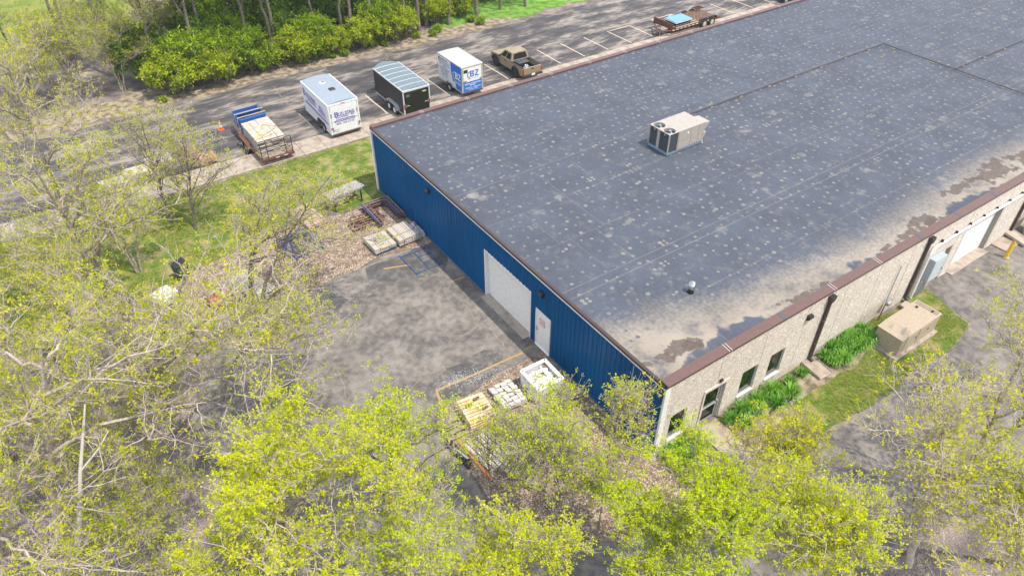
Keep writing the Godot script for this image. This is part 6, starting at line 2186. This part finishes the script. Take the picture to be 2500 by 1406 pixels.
func trees() -> void:
	leaf_mat = StandardMaterial3D.new()
	leaf_mat.vertex_color_use_as_albedo = true
	leaf_mat.roughness = 0.75
	leaf_mat.metallic_specular = 0.25
	leaf_mat.cull_mode = BaseMaterial3D.CULL_DISABLED
	leaf_mat.backlight_enabled = true
	leaf_mat.backlight = Color(0.85, 0.9, 0.4)
	var bright := [Color(0.37, 0.43, 0.003), Color(0.54, 0.545, 0.006)]
	var lime := [Color(0.33, 0.43, 0.003), Color(0.49, 0.54, 0.006)]
	var olive := [Color(0.30, 0.355, 0.005), Color(0.51, 0.485, 0.03)]
	var yellow := [Color(0.36, 0.39, 0.005), Color(0.55, 0.52, 0.014)]
	var W := "spring trees along the yard"
	# big sparse trees on the left
	make_tree("tree", "leaning tree with thick mossy limb reaching over the asphalt yard", W, Vector3(-17.0, -0.03, -9.9), {seed = 401, c = Vector3(3.6, 8.0, 2.2), r = Vector3(4.4, 3.6, 4.2), trunk = 0.27, limbs = 17, sub = 10, twigs = 9, size = 0.72, leaf = 0.95, tone = olive, bow = 0.1, fork = 0.3})
	make_tree("tree", "tall tree with grey curved limb at the yard's outer edge", W, Vector3(-20.3, -0.03, -9.0), {seed = 402, c = Vector3(3.0, 8.4, 2.4), r = Vector3(4.0, 3.8, 4.0), trunk = 0.25, limbs = 17, sub = 10, twigs = 9, size = 0.72, leaf = 0.95, tone = olive, bark = "palebark"})
	make_tree("tree", "wide sparse tree behind the leaning tree, over the brick pallets", W, Vector3(-15.6, -0.03, -19.9), {seed = 403, c = Vector3(-0.6, 8.2, 3.6), r = Vector3(4.4, 3.8, 4.2), trunk = 0.24, limbs = 18, sub = 10, twigs = 9, size = 0.72, leaf = 0.95, tone = olive})
	make_tree("tree", "tall yellowish tree at the left end of the concrete walk", W, Vector3(-16.4, -0.03, -29.5), {seed = 404, c = Vector3(0.6, 7.4, 1.0), r = Vector3(4.2, 4.8, 4.0), trunk = 0.22, limbs = 18, sub = 10, twigs = 9, size = 0.72, leaf = 0.95, tone = yellow})
	make_tree("tree", "sparse grey tree outermost behind the yard", W, Vector3(-20.8, -0.03, -22.0), {seed = 405, c = Vector3(1.0, 7.4, 1.2), r = Vector3(4.0, 3.8, 4.0), trunk = 0.22, limbs = 17, sub = 10, twigs = 9, size = 0.72, leaf = 0.95, tone = olive})
	make_tree("tree", "slim tree with forked stem beside the concrete walk", W, Vector3(-11.6, -0.03, -28.4), {seed = 406, c = Vector3(0.4, 5.0, 0.4), r = Vector3(2.5, 2.5, 2.3), trunk = 0.11, limbs = 12, sub = 9, twigs = 9, size = 0.80, leaf = 0.62, tone = olive, bark = "darkbark", twigbark = "palebark", fork = 0.2})
	make_tree("tree", "slim tree with spreading dark branches on the lawn by the walk", W, Vector3(-10.6, -0.03, -26.6), {seed = 407, c = Vector3(1.0, 4.4, 0.2), r = Vector3(2.7, 2.1, 2.1), trunk = 0.11, limbs = 12, sub = 9, twigs = 9, size = 0.80, leaf = 0.62, tone = olive, bark = "darkbark", twigbark = "palebark", fork = 0.15})
	make_tree("tree", "many stemmed tree over the heaps of scaffold frames", W, Vector3(-10.3, -0.03, -17.4), {seed = 408, c = Vector3(2.6, 5.0, 1.6), r = Vector3(3.7, 3.0, 3.4), trunk = 0.13, limbs = 18, sub = 10, twigs = 9, size = 0.80, leaf = 0.62, tone = olive, stems = 3, bark = "darkbark", twigbark = "palebark", bow = 0.1})
	make_tree("tree", "low bare branched tree at the edge of the asphalt yard", W, Vector3(-13.4, -0.03, -13.2), {seed = 409, c = Vector3(2.4, 4.6, 3.0), r = Vector3(3.4, 2.0, 3.2), trunk = 0.14, limbs = 14, sub = 10, twigs = 9, size = 0.80, leaf = 0.62, tone = olive, bark = "bark", twigbark = "palebark"})
	make_tree("tree", "sparse tree leaning out over the yard's near left corner", W, Vector3(-22.0, -0.03, -7.0), {seed = 410, c = Vector3(2.4, 6.6, 2.6), r = Vector3(3.4, 3.2, 3.4), trunk = 0.2, limbs = 15, sub = 10, twigs = 9, size = 0.72, leaf = 0.95, tone = olive, bark = "palebark"})
	make_tree("tree", "thin sparse tree standing behind the leaning tree's trunk", W, Vector3(-18.6, -0.03, -14.6), {seed = 411, c = Vector3(2.0, 6.4, 1.4), r = Vector3(3.3, 3.2, 3.2), trunk = 0.16, limbs = 14, sub = 10, twigs = 9, size = 0.72, leaf = 0.95, tone = olive})
	# bright tree in front of the yard
	make_tree("tree", "full bright yellow green tree in front of the asphalt yard", W, Vector3(-13.6, -0.03, -2.9), {seed = 412, c = Vector3(-0.1, 7.0, 1.9), r = Vector3(3.9, 3.5, 3.7), trunk = 0.18, limbs = 20, sub = 10, twigs = 11, size = 0.66, leaf = 2.5, tone = bright, twigbark = "palebark"})
	make_tree("tree", "looser bright green tree beside the full yellow green one", W, Vector3(-9.9, -0.03, -3.6), {seed = 413, c = Vector3(-0.1, 5.2, 1.6), r = Vector3(2.7, 2.6, 2.6), trunk = 0.13, limbs = 14, sub = 10, twigs = 9, size = 0.75, leaf = 1.00, tone = lime, bark = "darkbark"})
	make_tree("tree", "small bright tree nearest the dark drive, below the saplings", W, Vector3(-8.4, -0.03, 2.2), {seed = 414, c = Vector3(-0.5, 5.6, 0.7), r = Vector3(2.0, 1.8, 1.7), trunk = 0.1, limbs = 11, sub = 9, twigs = 11, size = 0.64, leaf = 1.95, tone = bright})
	make_tree("tree", "thin loose tree between the full yellow green tree and the small bright one", W, Vector3(-11.4, -0.03, 0.3), {seed = 428, c = Vector3(0.5, 5.4, 1.3), r = Vector3(2.3, 2.0, 2.1), trunk = 0.11, limbs = 13, sub = 10, twigs = 9, size = 0.7, leaf = 1.0, tone = lime})
	# saplings on the mulch bed
	make_tree("sapling", "multi stemmed sapling at the outer edge of the mulch bed", W, Vector3(-6.75, -0.03, -1.3), {seed = 415, c = Vector3(0.5, 3.6, 0.0), r = Vector3(1.4, 1.9, 1.3), trunk = 0.06, limbs = 10, sub = 8, twigs = 8, size = 0.7, leaf = 0.55, tone = lime, stems = 2, bark = "darkbark", twigbark = "palebark"})
	make_tree("sapling", "leafy sapling in the middle of the mulch bed over the pallets", W, Vector3(-5.2, -0.03, 0.9), {seed = 416, c = Vector3(-0.1, 4.5, -1.3), r = Vector3(1.5, 1.9, 1.4), trunk = 0.065, limbs = 12, sub = 9, twigs = 8, size = 0.7, leaf = 0.68, tone = lime, bark = "darkbark", twigbark = "palebark"})
	make_tree("sapling", "leafy sapling beside the white bulk box end of the mulch bed", W, Vector3(-4.6, -0.03, -1.2), {seed = 417, c = Vector3(0.9, 3.3, -0.4), r = Vector3(1.15, 1.4, 1.1), trunk = 0.055, limbs = 11, sub = 9, twigs = 8, size = 0.7, leaf = 0.62, tone = lime, bark = "darkbark", twigbark = "palebark"})
	make_tree("sapling", "slender sapling standing against the blue wall by the building corner", W, Vector3(-2.5, -0.03, 0.5), {seed = 418, c = Vector3(0.5, 4.2, -0.2), r = Vector3(0.9, 1.6, 0.85), trunk = 0.05, limbs = 9, sub = 7, twigs = 8, size = 0.7, leaf = 0.7, tone = bright, stems = 2, twigbark = "palebark"})
	make_tree("sapling", "bushy sapling at the tip of the mulch bed near the drive", W, Vector3(-4.1, -0.03, 1.4), {seed = 419, c = Vector3(0.5, 3.2, -0.4), r = Vector3(1.2, 1.2, 1.1), trunk = 0.05, limbs = 10, sub = 8, twigs = 8, size = 0.7, leaf = 0.65, tone = lime, bark = "darkbark", twigbark = "palebark"})
	# front trees
	make_tree("tree", "full bright green tree standing off the building's front corner", W, Vector3(-3.2, -0.03, 4.0), {seed = 420, c = Vector3(-0.5, 5.1, 1.1), r = Vector3(3.2, 2.3, 2.8), trunk = 0.15, limbs = 20, sub = 10, twigs = 11, size = 0.66, leaf = 2.5, tone = lime})
	make_tree("tree", "yellow leaved small tree in front of the glass door path", W, Vector3(2.0, -0.03, 4.2), {seed = 421, c = Vector3(-0.1, 3.0, -0.1), r = Vector3(2.2, 1.5, 1.8), trunk = 0.09, limbs = 13, sub = 10, twigs = 9, size = 0.75, leaf = 1.00, tone = yellow, twigbark = "palebark"})
	make_tree("tree", "sparse pale barked tree beside the dark front drive", W, Vector3(4.3, -0.03, 8.6), {seed = 422, c = Vector3(-0.4, 5.2, -1.3), r = Vector3(3.2, 3.2, 2.9), trunk = 0.15, limbs = 16, sub = 10, twigs = 9, size = 0.74, leaf = 0.55, tone = yellow, bark = "palebark"})
	make_tree("tree", "twin stemmed sparse tree further along the front drive", W, Vector3(10.2, -0.03, 7.6), {seed = 423, c = Vector3(-2.2, 5.2, 0.5), r = Vector3(3.2, 3.0, 3.0), trunk = 0.16, limbs = 16, sub = 10, twigs = 9, size = 0.74, leaf = 0.55, tone = yellow, stems = 2, bark = "bark"})
	make_tree("tree", "light airy tree farthest along the front drive", W, Vector3(14.6, -0.03, 6.4), {seed = 424, c = Vector3(-0.6, 4.8, -0.4), r = Vector3(2.6, 2.5, 2.4), trunk = 0.13, limbs = 13, sub = 9, twigs = 9, size = 0.74, leaf = 0.55, tone = yellow})
	make_tree("tree", "bright tree between the corner tree and the pale barked tree", W, Vector3(0.3, -0.03, 7.2), {seed = 425, c = Vector3(-1.4, 5.4, 0.0), r = Vector3(2.4, 2.2, 2.3), trunk = 0.12, limbs = 13, sub = 10, twigs = 11, size = 0.64, leaf = 1.95, tone = bright})
	make_tree("tree", "bright leafy tree beyond the twin stemmed tree, away from the building", W, Vector3(7.2, -0.03, 10.6), {seed = 426, c = Vector3(-2.2, 4.8, -0.6), r = Vector3(2.6, 2.2, 2.4), trunk = 0.13, limbs = 14, sub = 10, twigs = 11, size = 0.64, leaf = 1.2, tone = bright})
	make_tree("tree", "pale twiggy tree across the drive from the twin stemmed tree", W, Vector3(5.2, -0.03, 12.2), {seed = 427, c = Vector3(-2.3, 4.8, -1.9), r = Vector3(2.7, 2.3, 2.5), trunk = 0.12, limbs = 15, sub = 10, twigs = 10, size = 0.74, leaf = 0.55, tone = yellow, bark = "palebark"})
	# dead white snag among the left trees
	var t := thing("dead_snag", "bare white dead tree trunk standing among the left trees", "dead tree", Vector3(-20.2, -0.03, -7.4))
	var m := MB.new()
	m.tube(PackedVector3Array([Vector3(0, 0, 0), Vector3(0.6, 2.5, 1.1), Vector3(1.43, 5.0, 2.1), Vector3(2.2, 7.0, 1.95), Vector3(3.08, 9.0, 1.64)]), PackedFloat32Array([0.11, 0.09, 0.07, 0.055, 0.025]), 8)
	part(t, "trunk", m.commit(), mat("deadwood", 0.55, 0.52, 0.48, 0.9, 0.0, 1.0))
	m = MB.new()
	m.tube(PackedVector3Array([Vector3(2.2, 7.0, 1.95), Vector3(2.9, 7.7, 2.1), Vector3(3.3, 8.0, 1.9)]), PackedFloat32Array([0.035, 0.025, 0.012]), 6)
	part(t, "branch", m.commit(), mats["deadwood"])

# ---------------------------------------------------------------- thicket behind the lot
func make_shrub(called: String, label: String, sd: int, r: Vector3, n: int, tone: Array) -> Node3D:
	rng.seed = sd
	var t := thing(called, label, "shrub", Vector3.ZERO, 0.0, "shrubs of the thicket beyond the lot")
	var stems := MB.new()
	var xf := []
	var cols := []
	var lobes := []
	for i in 9:
		var d := Vector3(rng.randf_range(-1, 1), rng.randf_range(0.0, 1.0), rng.randf_range(-1, 1)).normalized() * rng.randf_range(0.25, 0.75)
		lobes.append([Vector3(d.x * r.x, r.y * 0.5 + d.y * r.y * 0.62, d.z * r.z), rng.randf_range(0.34, 0.55)])
		var e: Vector3 = lobes[-1][0]
		stems.tube(curve(Vector3(d.x * 0.2, 0, d.z * 0.2), Vector3(e.x * 0.4, e.y * 0.6, e.z * 0.4), e, 4, 0.06), radii(0.04, 0.01, 4), 5)
	for i in n:
		var l: Array = lobes[rng.randi() % lobes.size()]
		var d := Vector3(rng.randf_range(-1, 1), rng.randf_range(-0.7, 1), rng.randf_range(-1, 1)).normalized() * pow(rng.randf(), 0.4)
		var p: Vector3 = l[0] + Vector3(d.x * r.x, d.y * r.y, d.z * r.z) * l[1]
		if p.y < 0.1:
			p.y = rng.randf_range(0.1, 0.5)
		xf.append(Transform3D(Basis(Vector3.UP, rng.randf() * TAU) * Basis.from_scale(Vector3.ONE * rng.randf_range(0.8, 1.7)), p))
	part(t, "stems", stems.commit(), mats["bark"])
	part(t, "foliage", leaves_mesh(xf, tone), leaf_mat)
	return t

func clone(o: Node3D, at: Vector3, turn: float, k: float, label := "") -> Node3D:
	var c: Node3D = o.duplicate()
	c.name = numbered(String(o.name).rstrip("0123456789").trim_suffix("_"))
	add_child(c)
	c.position = at
	c.rotation.y = turn
	c.scale = Vector3(k, k * 1.0, k)
	if label != "":
		c.set_meta("label", label)
	return c

func backdrop() -> void:
	var deep := [Color(0.06, 0.14, 0.006), Color(0.20, 0.32, 0.014)]
	var fresh := [Color(0.11, 0.21, 0.006), Color(0.33, 0.44, 0.016)]
	var lite := [Color(0.20, 0.30, 0.010), Color(0.46, 0.50, 0.02)]
	var H := "shrubs of the thicket beyond the lot"
	var protos := [
		make_tree("dark_shrub", "dark green leafy shrub in the thicket beyond the parking lot", H, Vector3.ZERO, {seed = 501, c = Vector3(0, 1.9, 0), r = Vector3(2.3, 1.9, 2.2), trunk = 0.06, limbs = 22, sub = 8, twigs = 8, leaf = 1.5, size = 1.7, twiglen = 1.1, tone = deep, stems = 5, fork = 0.15, bark = "bark", twigbark = "bark"}),
		make_tree("green_shrub", "fresh green leafy shrub in the thicket beyond the parking lot", H, Vector3.ZERO, {seed = 502, c = Vector3(0, 1.6, 0), r = Vector3(2.2, 1.6, 2.1), trunk = 0.05, limbs = 20, sub = 8, twigs = 8, leaf = 1.4, size = 1.6, twiglen = 1.1, tone = fresh, stems = 5, fork = 0.15, bark = "bark", twigbark = "bark"}),
		make_tree("lime_shrub", "light lime green shrub at the front of the thicket", H, Vector3.ZERO, {seed = 503, c = Vector3(0, 1.1, 0), r = Vector3(1.7, 1.15, 1.6), trunk = 0.04, limbs = 18, sub = 7, twigs = 7, leaf = 1.4, size = 1.45, twiglen = 0.9, tone = lite, stems = 6, fork = 0.1, bark = "bark", twigbark = "bark"}),
		make_tree("tall_shrub", "tall green shrub rising out of the thicket", H, Vector3.ZERO, {seed = 504, c = Vector3(0, 3.0, 0), r = Vector3(2.2, 2.9, 2.2), trunk = 0.07, limbs = 26, sub = 8, twigs = 8, leaf = 1.4, size = 1.75, twiglen = 1.2, tone = deep, stems = 4, fork = 0.15, bark = "bark", twigbark = "bark"})]
	for q in protos:
		q.set_meta("category", "shrub")
	rng.seed = 511
	var spots := []
	# [x, z, kind, scale]
	for q in [[-6.6, -46.0, 2, 1.1], [-5.0, -46.8, 1, 1.15], [-3.4, -45.8, 2, 1.1], [-2.0, -46.8, 1, 1.0], [-0.4, -46.2, 1, 1.0], [0.9, -45.8, 2, 0.9], [3.6, -46.0, 2, 1.0], [5.2, -46.8, 1, 1.0], [6.6, -45.8, 2, 0.9], [9.2, -46.0, 2, 0.9], [10.8, -46.6, 1, 0.9], [12.2, -45.7, 2, 1.0], [13.4, -46.6, 2, 0.9], [17.4, -46.9, 2, 0.9], [19.8, -47.4, 2, 0.9],
			[-7.8, -49.0, 0, 1.0], [-3.0, -49.4, 0, 1.1], [-0.8, -49.2, 1, 1.1], [1.2, -50.0, 3, 0.9], [3.4, -49.4, 0, 1.1], [5.6, -49.8, 3, 0.85], [7.6, -49.4, 0, 1.1], [11.8, -49.2, 0, 1.0], [14.0, -49.8, 1, 1.0], [18.8, -49.8, 1, 0.9], [21.5, -50.0, 2, 1.0], [24.4, -50.2, 2, 1.0], [27.5, -50.4, 1, 0.8],
			[-3.2, -52.8, 3, 0.9], [-0.4, -53.2, 0, 1.2], [2.6, -53.2, 3, 1.0], [5.6, -53.4, 0, 1.2], [8.4, -53.0, 3, 1.0], [11.2, -53.2, 0, 1.2], [14.2, -53.4, 3, 0.8], [17.4, -53.2, 0, 0.9], [20.6, -53.4, 1, 1.0], [24.6, -54.0, 1, 0.9], [29, -54, 1, 0.9],
			[9.8, -56.6, 3, 0.8], [14, -57.0, 0, 1.0], [18.6, -57.0, 1, 1.0]]:
		spots.append(q)
	var first := {}
	for q in spots:
		var k: int = q[2]
		var at := Vector3(q[0] + rng.randf_range(-0.3, 0.3), -0.03, q[1] + rng.randf_range(-0.3, 0.3))
		var sc: float = q[3] * rng.randf_range(0.9, 1.12)
		if not first.has(k):
			first[k] = true
			protos[k].position = at
			protos[k].scale = Vector3.ONE * sc
		else:
			clone(protos[k], at, rng.randf() * TAU, sc)
	# weeds along the lot's far edge
	rng.seed = 512
	var weed := make_shrub("weed", "low lime green weed at the far edge of the parking lot", 505, Vector3(0.5, 0.4, 0.5), 130, [Color(0.14, 0.25, 0.015), Color(0.30, 0.38, 0.03)])
	weed.set_meta("category", "weed")
	weed.set_meta("group", "weeds along the far edge of the lot")
	rng.seed = 513
	for i in 20:
		var at := Vector3(rng.randf_range(-8.0, 21.0), -0.02, -44.9 + rng.randf_range(-0.9, 0.5))
		if i == 0:
			weed.position = at
		else:
			clone(weed, at, rng.randf() * TAU, rng.randf_range(0.3, 1.1))
	# slender trees standing in the thicket
	var olive := [Color(0.22, 0.27, 0.03), Color(0.38, 0.37, 0.08)]
	var G := "slender trees in the thicket"
	var tp := [
		make_tree("thicket_tree", "slender grey trunked tree with thin new leaves in the thicket", G, Vector3(3.7, -0.03, -48.6), {seed = 521, c = Vector3(-0.6, 8.6, -0.6), r = Vector3(2.8, 3.6, 2.8), trunk = 0.2, limbs = 12, sub = 7, twigs = 7, leaf = 0.5, size = 1.7, twiglen = 1.5, tone = olive, bark = "darkbark", fork = 0.45}),
		make_tree("thicket_tree", "bent tree with sparse pale crown in the thicket", G, Vector3(8.4, -0.03, -46.2), {seed = 522, c = Vector3(1.0, 9.4, -1.2), r = Vector3(2.6, 3.4, 2.6), trunk = 0.2, limbs = 11, sub = 7, twigs = 7, leaf = 0.45, size = 1.7, twiglen = 1.5, tone = olive, bark = "darkbark", fork = 0.5}),
		make_tree("thicket_tree", "twin stemmed grey tree in the thicket", G, Vector3(-2.8, -0.03, -49.9), {seed = 523, c = Vector3(-1.4, 8.0, -0.4), r = Vector3(3.0, 3.2, 2.8), trunk = 0.2, limbs = 12, sub = 7, twigs = 7, leaf = 0.5, size = 1.7, twiglen = 1.5, tone = olive, stems = 2, bark = "darkbark", fork = 0.4})]
	rng.seed = 524
	var und := make_tree("thicket_tree", "low spreading tree with hazy olive new leaves in the thicket", G, Vector3(-9.8, -0.03, -48.2), {seed = 525, c = Vector3(0.2, 3.9, 0.2), r = Vector3(2.7, 2.6, 2.6), trunk = 0.09, limbs = 14, sub = 8, twigs = 8, leaf = 1.1, size = 0.9, twiglen = 1.3, tone = [Color(0.24, 0.31, 0.010), Color(0.44, 0.44, 0.03)], stems = 3, bark = "bark", twigbark = "palebark", fork = 0.2})
	tp.append(und)
	rng.seed = 526
	for q in [[-12.5, -49.5], [-5.4, -51.6], [2.2, -51.5], [9.2, -51.4], [15.2, -51.8], [-9.6, -55.0], [-1.0, -55.6], [7.6, -55.8], [-14.4, -50.2], [-16.0, -47.5], [26.6, -52.4], [-19.5, -48]]:
		clone(und, Vector3(q[0], -0.03, q[1]), rng.randf() * TAU, rng.randf_range(0.75, 1.2))
	for q in [[-18.4, -17.2], [-21.5, -14.6], [-23.2, -11.2], [-17.6, -6.2], [-20.6, -4.4], [-14.2, -24.4], [-18.6, -25.2], [-23.4, -18.4], [-15.4, -13.4], [-22.6, -27.0], [-19.0, -11.6]]:
		var u := clone(und, Vector3(q[0], -0.03, q[1]), rng.randf() * TAU, rng.randf_range(0.55, 0.85), "low bushy young tree in the undergrowth beneath the tall left trees")
		u.set_meta("group", "young trees in the undergrowth")
	for q in [[-6.9, -48.4, 2], [-4.2, -47.6, 0], [0.2, -47.4, 1], [2.1, -47.2, 2], [5.9, -47.6, 0], [7.6, -46.8, 1], [12.0, -47.4, 2], [15.9, -46.9, 0], [-9.6, -50.6, 0], [10.3, -46.4, 0], [13.4, -46.2, 1], [14.9, -46.3, 0], [17.8, -46.0, 1], [20.9, -46.1, 0], [23.8, -46.6, 1], [26.3, -46.0, 0], [30.5, -46.8, 1], [6.4, -53.0, 2], [0.6, -54.0, 0], [-5.8, -53.0, 1], [-8.6, -62.2, 1], [-12.0, -57.0, 2], [-4.0, -60.0, 0], [12.0, -57.0, 2], [18.6, -56.0, 0], [5.6, -61, 1], [24.5, -57, 0], [-15.5, -51.0, 0], [-18, -60, 2], [29, -51.5, 0], [34.5, -48.5, 1]]:
		var k: int = q[2]
		clone(tp[k], Vector3(q[0], -0.03, q[1]), rng.randf() * TAU, rng.randf_range(0.82, 1.12))
